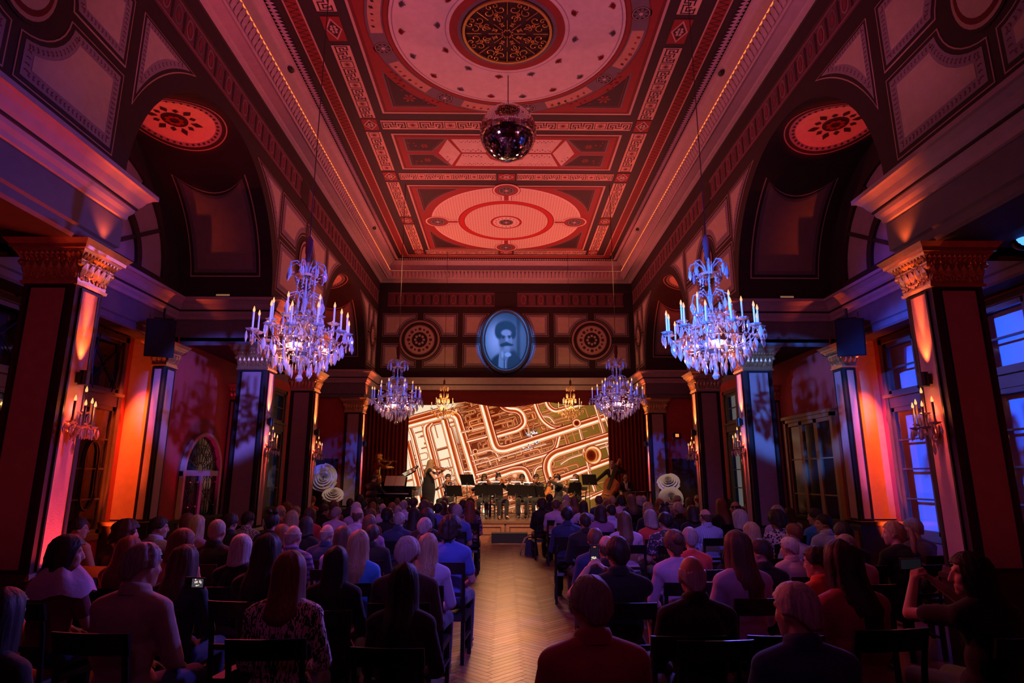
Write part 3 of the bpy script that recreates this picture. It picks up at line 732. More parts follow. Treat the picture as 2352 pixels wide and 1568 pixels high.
# narrow panel with hexagons
def narrow(y0, y1):
    square_frame(y0, y1, 2.42); ym = (y0+y1)/2; h = (y1-y0)/2-.16
    for su in (-1, 1):
        for sv in (-1, 1):
            P = [(su*2.20, ym+sv*.05), (su*2.20, ym+sv*h), (su*1.25, ym+sv*h), (su*1.62, ym+sv*.05)]
            b = MB(); b.cur = 0; b.plate(P, 0, .012, cf); b.cur = 1; b.plate(inset(P, .04), 0, .014, cf); b.cur = 2; b.plate(inset(P, .065), 0, .016, cf); b.cur = 1; b.plate(inset(P, .08), 0, .018, cf)
            flower(b, su*1.78, ym+sv*h*.5, .09, .0195, 6, 3, 2); vines(b, [(su*1.9, ym+sv*h*.5), (su*2.1, ym+sv*h*.75)], .0195, [2, 3], .06, 5)
            b.build('corner_panel', [M_grey, M_dark, M_dred, M_redp], ceiling)
    for su in (-1, 1):
        P = [(su*1.50, ym), (su*1.26, ym+h*.92), (su*1.02, ym), (su*1.26, ym-h*.92)]
        b = MB(); b.cur = 0; b.plate(P, 0, .0125, cf); b.cur = 1
        for t in range(8): vines(b, [(su*1.36, ym+.12), (su*1.28, ym+h*.6)], .0145, [1], .05, t) if t < 1 else None
        b.build('lozenge', [M_cream, M_grey], ceiling)
        for sv in (-1, 1):
            P = [(su*1.18, ym+sv*h*.95), (su*.98, ym+sv*.03), (su*.46, ym+sv*.03), (su*.36, ym+sv*.25), (su*.10, ym+sv*.40), (su*.0, ym+sv*.42), (su*.0, ym+sv*h*.95)]
            b = MB(); b.cur = 0; b.plate(P, 0, .0125, cf); b.cur = 1; vines(b, [(su*1.0, ym+sv*.12), (su*.55, ym+sv*.12)], .0145, [1], .05, 9); vines(b, [(su*1.05, ym+sv*h*.8), (su*.3, ym+sv*h*.8)], .0145, [1], .04, 2)
            b.build('cream_field', [M_cream, M_grey], ceiling)
    rosette(0, ym, .3)
narrow(11.42, 12.92)
narrow(CC*2-12.92, CC*2-11.42)
# far round field
square_frame(CO-2.16, CO+2.16)
for su in (-1, 1):
    for sv in (-1, 1): corner(0, CO, su, sv, 2.24, 2.0, 2.30, False)
def dotted(name, col, dot, sc):
    m, nt, b = _nt(name); L = nt.links; tc = nt.nodes.new('ShaderNodeTexCoord'); sp = nt.nodes.new('ShaderNodeSeparateXYZ'); L.new(tc.outputs['Object'], sp.inputs[0])
    def mth(op, a, v=None):
        n = nt.nodes.new('ShaderNodeMath'); n.operation = op; L.new(a, n.inputs[0])
        if v is not None:
            if isinstance(v, float): n.inputs[1].default_value = v
            else: L.new(v, n.inputs[1])
        return n.outputs[0]
    fx = mth('SINE', mth('MULTIPLY', sp.outputs[0], sc)); fy = mth('SINE', mth('MULTIPLY', sp.outputs[1], sc))
    k = mth('GREATER_THAN', mth('MULTIPLY', mth('ABSOLUTE', fx), mth('ABSOLUTE', fy)), .62)
    mx = nt.nodes.new('ShaderNodeMix'); mx.data_type = 'RGBA'; mx.inputs[6].default_value = tuple(col)+(1,); mx.inputs[7].default_value = tuple(dot)+(1,)
    L.new(k, mx.inputs[0]); L.new(mx.outputs[2], b.inputs['Base Color']); b.inputs['Roughness'].default_value = .75; return m
M_dot = dotted('dotted_cream', (.66, .54, .44), (.50, .30, .24), 42.0)
ob = MB()
for i, (r_, h) in enumerate(((2.10, .011), (2.08, .0125), (2.03, .014), (1.37, .016), (1.345, .017), (1.31, .0185), (1.19, .020), (1.165, .021), (.46, .0225), (.44, .024), (.40, .0255), (.37, .027))):
    ob.cur = (0, 2, 1, 2, 0, 3, 0, 1, 2, 0, 3, 2)[i]; ob.plate(circ(0, CO, r_, N), 0, h, cf)
ob.build('round_field', [M_redp, M_dot, M_pale, mat('crimson_paint', (.5, .02, .02), .6)], ceiling)
for k in range(4):
    a = pi*k/2; d = Vector((cos(a), sin(a))); n_ = Vector((-d.y, d.x))
    b = MB()
    for i, (w_, h) in enumerate(((.14, .0152), (.12, .0162), (.06, .0172))):
        b.cur = i % 2; p0, p1 = d*1.36, d*1.72; b.plate([(q_.x, CO+q_.y) for q_ in (p0-n_*w_, p1-n_*w_, p1+n_*w_, p0+n_*w_)], 0, h, cf)
    b.cur = 1
    for i, (r_, h) in enumerate(((.36, .0155), (.34, .0165), (.30, .0175))): b.cur = (0, 1, 0)[i]; b.plate(circ(d.x*1.92, CO+d.y*1.92, r_, 24), 0, h, cf)
    b.build('spoke', [M_redp, M_pale], ceiling)
    rr = rosette(d.x*1.92, CO+d.y*1.92, .2); rr.location.z = -.008
rr = rosette(0, CO, .2); rr.location.z = -.016
for k in range(16):
    a = 2*pi*k/16; b = MB(); d = Vector((cos(a), sin(a))); n_ = Vector((-d.y, d.x))*.025; p0, p1 = d*.26, d*.33
    b.face([cf(q_.x, CO+q_.y, .029) for q_ in (p0, (p0+p1)/2+n_, p1, (p0+p1)/2-n_)]); b.build('petal', M_grey, ceiling)

# ---- back wall above the stage
bw = MB(); bw.face([(-4.25, 19.5, 4.5), (4.25, 19.5, 4.5), (4.25, 19.5, 8.25), (-4.25, 19.5, 8.25)])
wall_back = struct(bw.build('wall_back', M_dark))
lotus_frieze('painted_frieze', -3.95, 3.95, 7.30, 7.80, back_frame, wall_back, gap=(-.38, .38))
for s in (-1, 1):
    cx = s*2.84; rr = .70
    for sy in (-1, 1):
        for sz in (-1, 1):
            g_ = .11; gz = .12; zc = 6.165; xe = cx+sy*1.24; ze = 7.07 if sz > 0 else 5.24
            a0 = math.asin(gz/rr); a1 = pi/2-math.asin(g_/rr)
            pts = [(cx+sy*rr*cos(a0+(a1-a0)*i/8), zc+sz*rr*sin(a0+(a1-a0)*i/8)) for i in range(9)]
            painted_panel('painted_panel', [(xe, zc+sz*gz)]+pts+[(cx+sy*g_, ze), (xe, ze)], back_frame, wall_back, sc=.75, step=.05, size=.03)
    b = MB()
    for i, (r_, h) in enumerate(((.66, .02), (.60, .03), (.52, .024), (.49, .026), (.46, .028), (.26, .030), (.24, .032))): b.cur = (0, 1, 2, 0, 3, 2, 1)[i]; b.plate(circ(cx, 6.165, r_, 36), 0, h if i != 1 else .021, back_frame)
    b.cur = 2
    for i in range(16):
        a = 2*pi*i/16; b.face([back_frame(*p, .034) for p in circ(cx+.36*cos(a), 6.165+.36*sin(a), .035 if i % 2 else .055, 8)])
    b.cur = 3
    for i in range(8):
        a = 2*pi*i/8; b.face([back_frame(*p, .036) for p in circ(cx+.14*cos(a), 6.165+.14*sin(a), .045, 8)])
    b.build('wall_rosette', [M_line, M_dark, M_dred, M_cream], wall_back)
    # fields beside the portrait, cut to its oval
    for sz in (-1, 1):
        pts = []
        for i in range(9):
            zz = .12+(.80-.12)*i/8; xo = .86*sqrt(max(0, 1-(zz/1.16)**2)); pts.append((s*xo, 6.165+sz*zz))
        poly = [(s*1.42, 6.165+sz*.12)]+pts+[(pts[-1][0], 6.165+sz*.905) if False else (s*(.86*sqrt(1-(.905/1.16)**2)), 6.165+sz*.905), (s*1.42, 6.165+sz*.905)]
        painted_panel('painted_panel', poly, back_frame, wall_back, sc=.75, step=.05, size=.03)
# rear wall behind the camera, closing the hall
rw = MB(); rw.face([(-6.6, -2.75, -.1), (6.6, -2.75, -.1), (6.6, -2.75, 8.8), (-6.6, -2.75, 8.8)]); struct(rw.build('wall_front', M_dred))

# ================================================================== pillars
def yframe(y, h0=0): return lambda u, v, h: (u, y-h, v)
def acanthus(b, x0, x1, y0, y1, z, hh, dep, n_per_m=13, flare=.02):
    """Rows of small curled leaves round a rectangular capital."""
    for (ax, ay, bx, by, nx, ny) in ((x0, y0, x1, y0, 0, -1), (x1, y0, x1, y1, 1, 0), (x1, y1, x0, y1, 0, 1), (x0, y1, x0, y0, -1, 0)):
        L_ = math.hypot(bx-ax, by-ay); n = max(2, int(L_*n_per_m)); tx, ty = (bx-ax)/L_, (by-ay)/L_; w_ = L_/n*.5
        for i in range(n):
            q_ = (i+.5)/n; px, py = ax+(bx-ax)*q_, ay+(by-ay)*q_
            P = lambda a, d, zz: (px+tx*a+nx*d, py+ty*a+ny*d, z+zz)
            b.faces([P(-w_*.7, 0, 0), P(w_*.7, 0, 0), P(w_, dep*.6, hh*.55), P(w_*.5, dep, hh*.95), P(-w_*.5, dep, hh*.95), P(-w_, dep*.6, hh*.55), P(0, dep*.9, hh*.5), P(0, flare, hh)],
                    [(0, 1, 6), (1, 2, 6), (2, 3, 6), (3, 4, 6), (4, 5, 6), (5, 0, 6), (3, 7, 4)])
def pillar(name, x0, x1, y0, y1, label, faces, zb=.92, zt=3.58, cap=(3.62, 4.05), frame=.085):
    """Square pillar with cloth panels on the given faces, gilt capital and wooden base."""
    root = empty(name, ((x0+x1)/2, (y0+y1)/2, 0)); struct(root, label); O = Vector(root.location)
    def part(b, nm, m): o = b.build(nm, m, root); o.location = -O; return o
    b = MB(); b.box(x0, y0, .02, x1, y1, cap[0]+.05); part(b, 'shaft', M_dark)
    for f in faces:
        b = MB()
        if f == 'front': fr = lambda u, v, h: (u, y0-h, v); a, c_ = x0, x1
        elif f == 'nave_right': fr = lambda u, v, h: (x1+h, u, v); a, c_ = y0, y1
        else: fr = lambda u, v, h: (x0-h, u, v); a, c_ = y0, y1
        P = rect(a+frame, zb+.04, c_-frame, zt)
        b.cur = 0; b.plate(P, 0, .012, fr)
        o_ = part(b, 'cloth_panel', M_fab)
        t = MB(); Q = inset(P, -.022); t.ring(Q, P, 0, .02, fr); part(t, 'panel_frame', M_black)
    b = MB()
    b.box(x0-.035, y0-.035, 0, x1+.035, y1+.035, zb-.10); b.frustum(x0, y0, x1, y1, zb-.10, .05, zb-.05, .045); b.frustum(x0, y0, x1, y1, zb-.05, .03, zb, .008)
    part(b, 'base', M_wood)
    b = MB(); z0, z1 = cap; k = (z1-z0)/.43
    for za, a0, zc, a1 in ((0, .022, .03, .03), (.03, .012, .07, .016), (.07, .012, .24, .03), (.24, .045, .265, .05), (.265, .05, .32, .085), (.32, .09, .345, .10), (.345, .12, .38, .125), (.38, .125, .43, .165)):
        b.frustum(x0, y0, x1, y1, z0+za*k, a0, z0+zc*k, a1)
    part(b, 'capital', M_gold)
    b = MB(); acanthus(b, x0-.015, x1+.015, y0-.015, y1+.015, z0+.08*k, .15*k, .05); acanthus(b, x0-.05, x1+.05, y0-.05, y1+.05, z0+.255*k, .065*k, .045, 20)
    for sx in (x0-.03, x1+.03):
        for sy in (y0-.03, y1+.03): b.ball((sx, sy, z0+.215*k), (.04, .04, .035), 8, 6)
    rr_ = random.Random(int(x0*10+y0*7))
    for (ax, ay, bx, by, nx, ny) in ((x0, y0, x1, y0, 0, -1), ((x0, y0, x0, y1, -1, 0) if x0 > 0 else (x1, y0, x1, y1, 1, 0))):
        for i in range(int(150*math.hypot(bx-ax, by-ay)/.45)):
            t = rr_.random(); h = rr_.uniform(.07, .25); q_ = .022+.022*(h-.07)/.18; sz = rr_.uniform(.009, .020)*min(1, (x1-x0)*2.4)
            b.ball((ax+(bx-ax)*t+nx*q_, ay+(by-ay)*t+ny*q_, z0+h*k), (sz*(1 if nx == 0 else .8), sz*(1 if ny == 0 else .8), sz*rr_.uniform(.8, 1.6)), 6, 4)
    part(b, 'capital_leaves', M_gilt)
    return root
PY = (5.75, 10.65, 13.35, 18.0)
side_name = {-1: 'piano', 1: 'double bass'}
ords = ('nearest', 'second', 'third', 'farthest')
for s in (-1, 1):
    for i, y in enumerate(PY):
        x0, x1 = (4.25, 4.76) if s > 0 else (-4.76, -4.25)
        pillar('pillar', x0, x1, y, y+.40, f'{("first","second","third","fourth")[i]} square pillar from the rear on the {side_name[s]} side, gilt capital', ('front', 'nave_right' if s < 0 else 'nave_left'))
    x0, x1 = (5.78, 6.0) if s > 0 else (-6.0, -5.78)
    pillar('pillar', x0, x1, 10.18, 10.5, f'slim corner pilaster beside the glowing wall on the {side_name[s]} side', ('front', 'nave_right' if s < 0 else 'nave_left'), zb=1.06, zt=3.55, cap=(3.6, 4.0), frame=.05)
    x0, x1 = (5.68, 5.8) if s > 0 else (-5.8, -5.68)
    pillar('pillar', x0, x1, 12.75, 12.95, f'thin wall pilaster behind the second pillar on the {side_name[s]} side', ('front',), zb=1.0, zt=3.3, cap=(3.35, 3.65), frame=.03)

# ================================================================== wall lights
M_cry = crystal_mat()
M_bulb = emat('candle_bulb', (1.0, .40, .13), .42)
M_wax = mat('candle_tube', (.80, .78, .74), .5, var=.05)
M_brass = mat('aged_brass', (.60, .36, .16), .35, metal=.9)
def mesh_of(b, name, m, smooth=False):
    me = bpy.data.meshes.new(name); me.from_pydata(b.v, [], b.f)
    for q_ in (m if isinstance(m, (list, tuple)) else [m]): me.materials.append(q_)
    if isinstance(m, (list, tuple)) and len(m) > 1: me.polygons.foreach_set('material_index', b.m)
    if smooth: me.polygons.foreach_set('use_smooth', [True]*len(me.polygons))
    me.update(); return me
def inst(me, name, parent, loc, rot=(0, 0, 0), sc=1.0):
    o = bpy.data.objects.new(name, me); C.objects.link(o); o.parent = parent; o.location = loc; o.rotation_euler = rot
    o.scale = (sc, sc, sc) if not isinstance(sc, tuple) else sc
    return o
def drop_mesh():
    b = MB(); n = 6; prof = [(.002, .0), (.006, -.012), (.003, -.02), (.010, -.04), (.016, -.075), (.010, -.10), (.001, -.115)]
    b.lathe(prof, n); b.v = [(x, y*.6, z) for x, y, z in b.v]; return mesh_of(b, 'crystal_drop', M_cry)
def plate_drop_mesh():
    b = MB(); b.lathe([(.002, 0), (.012, -.02), (.022, -.05), (.020, -.075), (.008, -.10), (.001, -.11)], 8); b.v = [(x, y*.35, z) for x, y, z in b.v]; return mesh_of(b, 'crystal_plaque', M_cry)
def pan_mesh(r_=.055):
    b = MB(); n = 12; prof = [(.008, -.012), (.02, -.008), (r_*.7, -.002), (r_, .012), (r_*.96, .015), (r_*.6, .005), (.012, .006)]
    b.lathe(prof, n); v = []
    for i, (x, y, z) in enumerate(b.v):
        k = 1+.10*cos(6*atan2(y, x)) if math.hypot(x, y) > r_*.6 else 1; v.append((x*k, y*k, z))
    b.v = v; return mesh_of(b, 'drip_pan', M_cry)
def candle_meshes(h=.20, r_=.011):
    b = MB(); b.lathe([(.016, 0), (.017, .014), (r_, .016), (r_, h), (r_*.8, h+.004)], 8); c_ = mesh_of(b, 'candle', M_wax, True)
    b = MB(); b.lathe([(.004, 0), (.011, .010), (.0125, .022), (.008, .042), (.0015, .062)], 8); f = mesh_of(b, 'bulb', M_bulb, True)
    return c_, f
ME_drop, ME_plaq, ME_pan, (ME_can, ME_bulb) = drop_mesh(), plate_drop_mesh(), pan_mesh(), candle_meshes()
_, ME_bulb2 = candle_meshes(); 
ME_shortcan, _ = candle_meshes(.13, .009)
ME_can2 = ME_can.copy(); ME_can2.materials[0] = mat('darkened_candle_tube', (.16, .12, .12), .5)  # tube colour darkened to hold down the glow light beside it

def make_sconce():
    root = empty('wall_sconce'); sc = root          # local: wall is the plane x=0, lamp grows to +x
    b = MB(); b.lathe([(.055, 0), (.06, .008), (.04, .02), (.015, .03)], 14); M = Matrix.Rotation(pi/2, 4, 'Y'); b.v = [tuple(M @ Vector(p)) for p in b.v]
    b.ball((.02, 0, .06), (.02, .03, .05), 8, 6); b.ball((.02, 0, -.06), (.02, .03, .06), 8, 6); b.build('back_plate', M_brass, root, True)
    ends = [(-.12, .10, .03), (.12, .10, .03), (-.07, .17, -.01), (.07, .17, -.01), (0, .11, .13)]
    for k, (y, x, z) in enumerate(ends):
        pts = [(.03, 0, -.02), (x*.5, y*.5, -.09), (x*.9, y*.95, -.07), (x, y, z-.02)]
        cv = []
        for i in range(9):
            t = i/8; p = [sum(c_*w_ for c_, w_ in zip([q_[d] for q_ in pts], ((1-t)**3, 3*t*(1-t)**2, 3*t*t*(1-t), t**3))) for d in range(3)]; cv.append(p)
        a = MB(); a.tube(cv, .006, 5); a.build('arm', M_cry, root, True)
        inst(ME_pan, 'drip_pan', root, (x, y, z)); c_ = inst(ME_can2, 'candle', root, (x, y, z+.005)); inst(ME_bulb, 'bulb', c_, (0, 0, .20))
        for j in range(4):
            aa = 2*pi*j/4+.4; inst(ME_drop if j % 2 else ME_plaq, 'crystal_drop', root, (x+.05*cos(aa), y+.05*sin(aa), z-.002), (0, 0, aa))
    inst(ME_drop, 'crystal_drop', root, (.06, 0, -.12), (0, 0, 0), 1.3)
    b = MB(); b.ball((.04, 0, -.12), .022, 8, 6); b.build('finial', M_cry, root)
    return root
def make_wall_spot():
    root = empty('wall_spot')
    b = MB(); b.lathe([(.045, -.07), (.045, .07)], 16, (.065, 0, 0), cap=False); b.lathe([(.045, 0), (.0, .001)], 16, (.065, 0, .05), cap=False); b.build('housing', M_black, root, True)
    b = MB(); b.box(0, -.03, -.05, .03, .03, .05); b.build('bracket', M_black, root)
    for z in (.045, -.045):
        b = MB(); b.lathe([(.038, 0), (.0, .0005)], 14, (.065, 0, z), cap=False); b.build('lens', emat('lens_glow', (1, .30, .08), 2), root)
    return root
sc0, sp0 = make_sconce(), make_wall_spot(); first = True
for i, y in enumerate(PY):
    for s in (-1, 1):
        yy = y+.20; xw = s*4.237
        fx = sp0 if first else copy_tree(sp0); fx.location = (xw, yy, 2.72); fx.rotation_euler = (0, 0, 0 if s < 0 else pi)
        tag(fx, f'small dark up and down light on the {("first","second","third","fourth")[i]} pillar from the rear, {side_name[s]} side', 'light', 'up and down lights on the pillars')
        if i < 3:
            q_ = sc0 if first else copy_tree(sc0); q_.location = (xw, yy, 2.24); q_.rotation_euler = (0, 0, 0 if s < 0 else pi)
            tag(q_, f'crystal candle sconce on the {("first","second","third")[i]} pillar from the rear, {side_name[s]} side', 'wall lamp', 'candle sconces on the pillars')
            point('sconce_glow', (xw-s*.13, yy, 2.40), 1.1, (1, .22, .05), .04)
        k = (1.0, 1.5, 1.5, 1.6)[i]
        spot('pillar_up_light', (xw-s*.065, yy, 2.80), (xw, yy, 3.25), 20*k, (1, .13, .025), 46, .9, .015)
        spot('pillar_up_light', (xw-s*.065, yy, 2.80), (xw, yy, 3.85), 110*k, (1, .12, .025), 15, .9, .015)
        spot('ledge_fill', (xw-s*.13, yy, 4.09), (xw-s*.12, yy-.12, 4.9), 5*k, (1, .12, .02), 84, .9, .02)  # added hidden lamp, stands in for up-light spill on the cornice end
        spot('pillar_down_light', (xw-s*.065, yy, 2.66), (xw-s*.0, yy, 1.7), 34*k, (1, .09, .05), 34, 1, .02)
        first = False
# red floor light at the foot of the nearest pillar, orange washers at the return walls
def floor_light(loc, label, parent=None):
    root = empty('floor_light', loc); tag(root, label, 'light')
    b = MB(); b.lathe([(.06, 0), (.07, .02), (.07, .16), (.055, .17)], 14); b.build('housing', M_black, root, True)
    b = MB(); b.lathe([(.05, 0), (0, .001)], 14, (0, 0, .172), cap=False); b.build('lens', emat('lens_red', (1, .06, .03), 2), root)
floor_light((-4.05, 5.93, 0), 'red floor lamp at the foot of the nearest pillar on the piano side')
spot('floor_red_light', (-4.05, 5.93, .25), (-4.25, 5.95, 1.5), 120, (1, .05, .015), 80, .9, .05)
for s in (-1, 1):
    floor_light((s*6.2, 10.02, 1.065) if False else (s*6.22, 10.0, 0), f'orange floor lamp below the glowing return wall on the {side_name[s]} side')
    spot('return_wall_light', (s*6.2, 9.88, 4.05), (s*6.22, 10.42, 2.0), 330, (1, .105, .016), 34, .9, .04)
    spot('return_wall_light', (s*6.2, 9.95, .35), (s*6.22, 10.42, 2.8), 190, (1, .10, .016), 36, .9, .04)
    spot('aisle_wall_fill', (s*5.0, 11.6, .5), (s*5.8, 11.7, 3.2), 13, (1, .02, .18), 90, .9, .06)  # added hidden pink lamp that tints the aisle wall
    spot('pilaster_light', (s*5.6, 9.9, 3.9), (s*5.9, 10.2, 1.5), 26, (1, .25, .06), 50, .9, .05)

# ================================================================== windows and doors
M_glass = glass_mat('window_glass', (.92, .95, 1))
M_blind = mat('white_blind', (.75, .75, .75), .8, var=.04)
M_frame = mat('window_frame', (.10, .07, .055), .45, var=.25)
wn = [0]
def window(s, x, y0, y1, z0, z1, zt, label, back, lower=4, upper=2, curves=False):
    """Casement window in the plane x: two leaves, transom lights above zt."""
    wn[0] += 1; root = empty(f'window_{wn[0]}', (s*x, (y0+y1)/2, 0)); struct(root, label); O = Vector(root.location); ym = (y0+y1)/2
    def bx(b, ya, yb, za, zb, d0, d1): b.box(min(s*(x-d0), s*(x-d1)), ya, za, max(s*(x-d0), s*(x-d1)), yb, zb)
    def part(b, nm, m, par=None): o = b.build(nm, m, par or root); o.location = -O if par is None else (0, 0, 0); return o
    b = MB()
    for ya, yb in ((y0, y0+.09), (y1-.09, y1)): bx(b, ya, yb, z0, z1, -.08, .05)
    bx(b, y0, y1, z1-.09, z1, -.08, .05); bx(b, y0, y1, z0, z0+.09, -.08, .05); bx(b, y0, y1, zt-.11, zt+.11, -.08, .04); bx(b, y0, y1, zt+.06, zt+.11, .04, .09); bx(b, ym-.05, ym+.05, z0, z1, -.08, .045)
    part(b, 'frame', M_frame)
    for (ya, yb) in ((y0+.09, ym-.05), (ym+.05, y1-.09)):
        for (za, zb, n) in ((z0+.09, zt-.11, lower), (zt+.11, z1-.09, upper)):
            lf_ = MB(); w_ = .065
            bx(lf_, ya, ya+w_, za, zb, -.05, .02); bx(lf_, yb-w_, yb, za, zb, -.05, .02); bx(lf_, ya, yb, za, za+w_, -.05, .02); bx(lf_, ya, yb, zb-w_, zb, -.05, .02)
            h = (zb-za-2*w_)/n
            for i in range(1, n): bx(lf_, ya, yb, za+w_+h*i-.012, za+w_+h*i+.012, -.04, .012)
            leafo = part(lf_, 'sash', M_frame)
            for i in range(n):
                p = MB(); bx(p, ya+w_-.005, yb-w_+.005, za+w_+h*i+.01, za+w_+h*(i+1)-.01, -.012, -.006); part(p, 'pane', M_glass, leafo)
            if curves:
                cv = MB(); yc_ = (ya+yb)/2; fr_ = lambda u, v: (s*(x-.02), u, v)
                if n == upper:
                    cv.tube([fr_(yc_-.02+.30*cos(t), (za+zb)/2+.62*sin(t)) for t in [pi/2+pi*i/10 for i in range(11)]], .014, 5)
                    cv.tube([fr_(yc_+.02-.30*cos(t), (za+zb)/2+.62*sin(t)) for t in [pi/2+pi*i/10 for i in range(11)]], .014, 5)
                    cv.tube([fr_(ya+.04, za+.1), fr_(yb-.04, zb-.1)], .012, 5); cv.tube([fr_(ya+.04, zb-.1), fr_(yb-.04, za+.1)], .012, 5)
                else: cv.tube([fr_(yc_+.16*cos(t), za+.62+(.55 if sin(t) > 0 else 0)+.25*sin(t)) for t in [2*pi*i/24 for i in range(25)]], .018, 5)
                part(cv, 'iron_curve', M_black, leafo)
    b = MB(); bx(b, y0-.1, y1+.1, z0-.1, z1+.05, -.30, -.22); part(b, 'blind' if back is M_blind else 'backing', back)
    return root
window(1, 6.5, 8.35, 10.2, .80, 4.08, 3.0, 'blue lit double window behind the first pillar on the double bass side', M_blind)
window(1, 6.5, 6.2, 8.1, .80, 4.08, 3.0, 'blue lit window nearer than the first pillar on the double bass side', M_blind)
M_night = mat('night_backing', (.02, .02, .022), .8)
window(-1, 6.5, 8.35, 10.2, .80, 4.08, 3.0, 'dark ironwork window behind the first pillar on the piano side', M_night, 4, 1, True)
window(-1, 6.5, 6.2, 8.1, .80, 4.08, 3.0, 'dark ironwork window nearer than the first pillar on the piano side', M_night, 4, 1, True)
M_selflit = mat('self_lit_blind', (.6, .58, .52), .8, emis=(.60, .55, .50), estr=.05)  # faint glow put into the blind in place of light on it
M_selflit2 = mat('self_lit_blind_dim', (.25, .2, .15), .8, emis=(.35, .28, .20), estr=.008)  # the same glow, fainter, put into this backing
window(1, 5.8, 14.1, 15.95, .9, 3.95, 3.0, 'tall pale window between the second and third pillars, double bass side', M_selflit)
window(-1, 5.8, 14.1, 15.95, .9, 3.95, 3.0, 'dim brown window between the second and third pillars, piano side', M_selflit2)
def glazed_door(s, x, y0, y1, z1):
    root = empty('door_1', (s*x, (y0+y1)/2, 0)); struct(root, 'glazed dark doors with three leaves behind the second pillar'); O = Vector(root.location)
    def bx(b, ya, yb, za, zb, d0, d1): b.box(min(s*(x-d0), s*(x-d1)), ya, za, max(s*(x-d0), s*(x-d1)), yb, zb)
    def part(b, nm, m, par=None): o = b.build(nm, m, par or root); o.location = -O if par is None else (0, 0, 0); return o
    Mf = mat('lit_wood_frame', (.30, .20, .13), .4, metal=.3)  # bronze cast of the light put into the wooden frame's colour
    b = MB(); bx(b, y0, y0+.08, 0, z1, 0, .08); bx(b, y1-.08, y1, 0, z1, 0, .08); bx(b, y0, y1, z1-.10, z1, 0, .08); bx(b, y0-.03, y1+.03, z1-.03, z1+.03, 0, .11); part(b, 'frame', Mf)
    n = 3; w_ = (y1-y0-.16)/n
    for i in range(n):
        a = y0+.08+w_*i; l = MB()
        for ya, yb in ((a, a+.06), (a+w_-.06, a+w_)): bx(l, ya, yb, .02, z1-.10, .01, .05)
        for za, zb in ((.02, .14), (z1-.17, z1-.10)): bx(l, a, a+w_, za, zb, .01, .05)
        for k in range(1, 4): z = .14+(z1-.31)*k/4; bx(l, a, a+w_, z-.012, z+.012, .01, .04)
        lo_ = part(l, 'leaf', Mf)
        for k in range(4):
            p = MB(); za = .14+(z1-.31)*k/4+.012; zb = .14+(z1-.31)*(k+1)/4-.012; bx(p, a+.06, a+w_-.06, za, zb, .015, .02); part(p, 'pane', mat('dark_pane', (.02, .022, .028), .12, spec=.6), lo_)
        h = MB(); h.ball((s*(x-.07), a+w_-.03, 1.05), (.02, .012, .03), 6, 5); part(h, 'handle', M_brass, lo_)
glazed_door(1, 5.8, 10.62, 12.5, 2.92)
def fan_door(s, x, y0, y1, zs):
    """Arched wrought-iron door with a fanlight."""
    root = empty('door_2', (s*x, (y0+y1)/2, 0)); struct(root, 'arched wrought-iron door with a fanlight behind the second pillar'); O = Vector(root.location); yc = (y0+y1)/2; r_ = (y1-y0)/2
    fr = lambda u, v, h: (s*(x-h), u, v)
    def part(b, nm, m, par=None): o = b.build(nm, m, par or root); o.location = -O if par is None else (0, 0, 0); return o
    out = [(y1, 0)]+arc(yc, zs, r_, 0, pi, 24)+[(y0, 0)]
    b = MB(); b.plate(out, 0, .01, fr); part(b, 'pane', mat('dark_pane', (.02, .022, .028), .12, spec=.6))
    b = MB(); inn = [(y1-.07, 0)]+arc(yc, zs, r_-.07, 0, pi, 24)+[(y0+.07, 0)]; b.ring(out, inn, 0, .09, fr); part(b, 'arch_frame', mat('door_arch', (.40, .30, .30), .6))
    b = MB(); b.plate(rect(y0, zs-.08, y1, zs+.02), .01, .07, fr); b.plate(rect(yc-.05, 0, yc+.05, zs), .01, .06, fr); part(b, 'rail', mat('blue_lit_rail', (.20, .20, .28), .4))  # blue light on the rail put into its bluish colour
    g_ = MB(); P = lambda u, v: fr(u, v, .03)
    for i in range(1, 8): a = pi*i/8; g_.tube([P(yc+.15*cos(a), zs+.15*sin(a)), P(yc+(r_-.08)*cos(a), zs+(r_-.08)*sin(a))], .007, 4)
    for rr in (.15, .32, .48): g_.tube([P(*p) for p in arc(yc, zs+.02, rr, 0, pi, 14)], .007, 4)
    for i in range(6):
        a = pi*(i+.5)/6; c0 = (yc+.40*cos(a), zs+.40*sin(a)); g_.tube([P(c0[0]+.06*cos(t), c0[1]+.06*sin(t)) for t in [2*pi*k/10 for k in range(11)]], .006, 4)
    tag(part(g_, 'fanlight_iron', M_black), kind=None)
    for (a, c_) in ((y0+.07, yc-.05), (yc+.05, y1-.07)):
        l = MB(); m_ = (a+c_)/2
        for u in (a+.03, c_-.03, m_): l.tube([P(u, .02), P(u, zs-.08)], .010, 4)
        for k in range(4):
            z0 = .1+k*.44
            for sg in (-1, 1): l.tube([P(m_+sg*.02+sg*.20*sin(pi*t/8), z0+.42*t/8) for t in range(9)], .007, 4); l.tube([P(m_+sg*(.06+.05*cos(t)), z0+.06+.05*sin(t)) for t in [2*pi*j/10 for j in range(9)]], .006, 4)
        lo_ = part(l, 'leaf', M_black)
        n_ = MB()  # gilt balls stand in for small light reflections on the door
        for k in range(4):
            for u in (a+.04, m_, c_-.04): n_.ball(P(u, .35+k*.44), .016, 6, 5)
        tag(part(n_, 'reflected_dots', M_gilt, lo_), kind='stuff')
fan_door(-1, 5.8, 11.05, 12.5, 1.86)
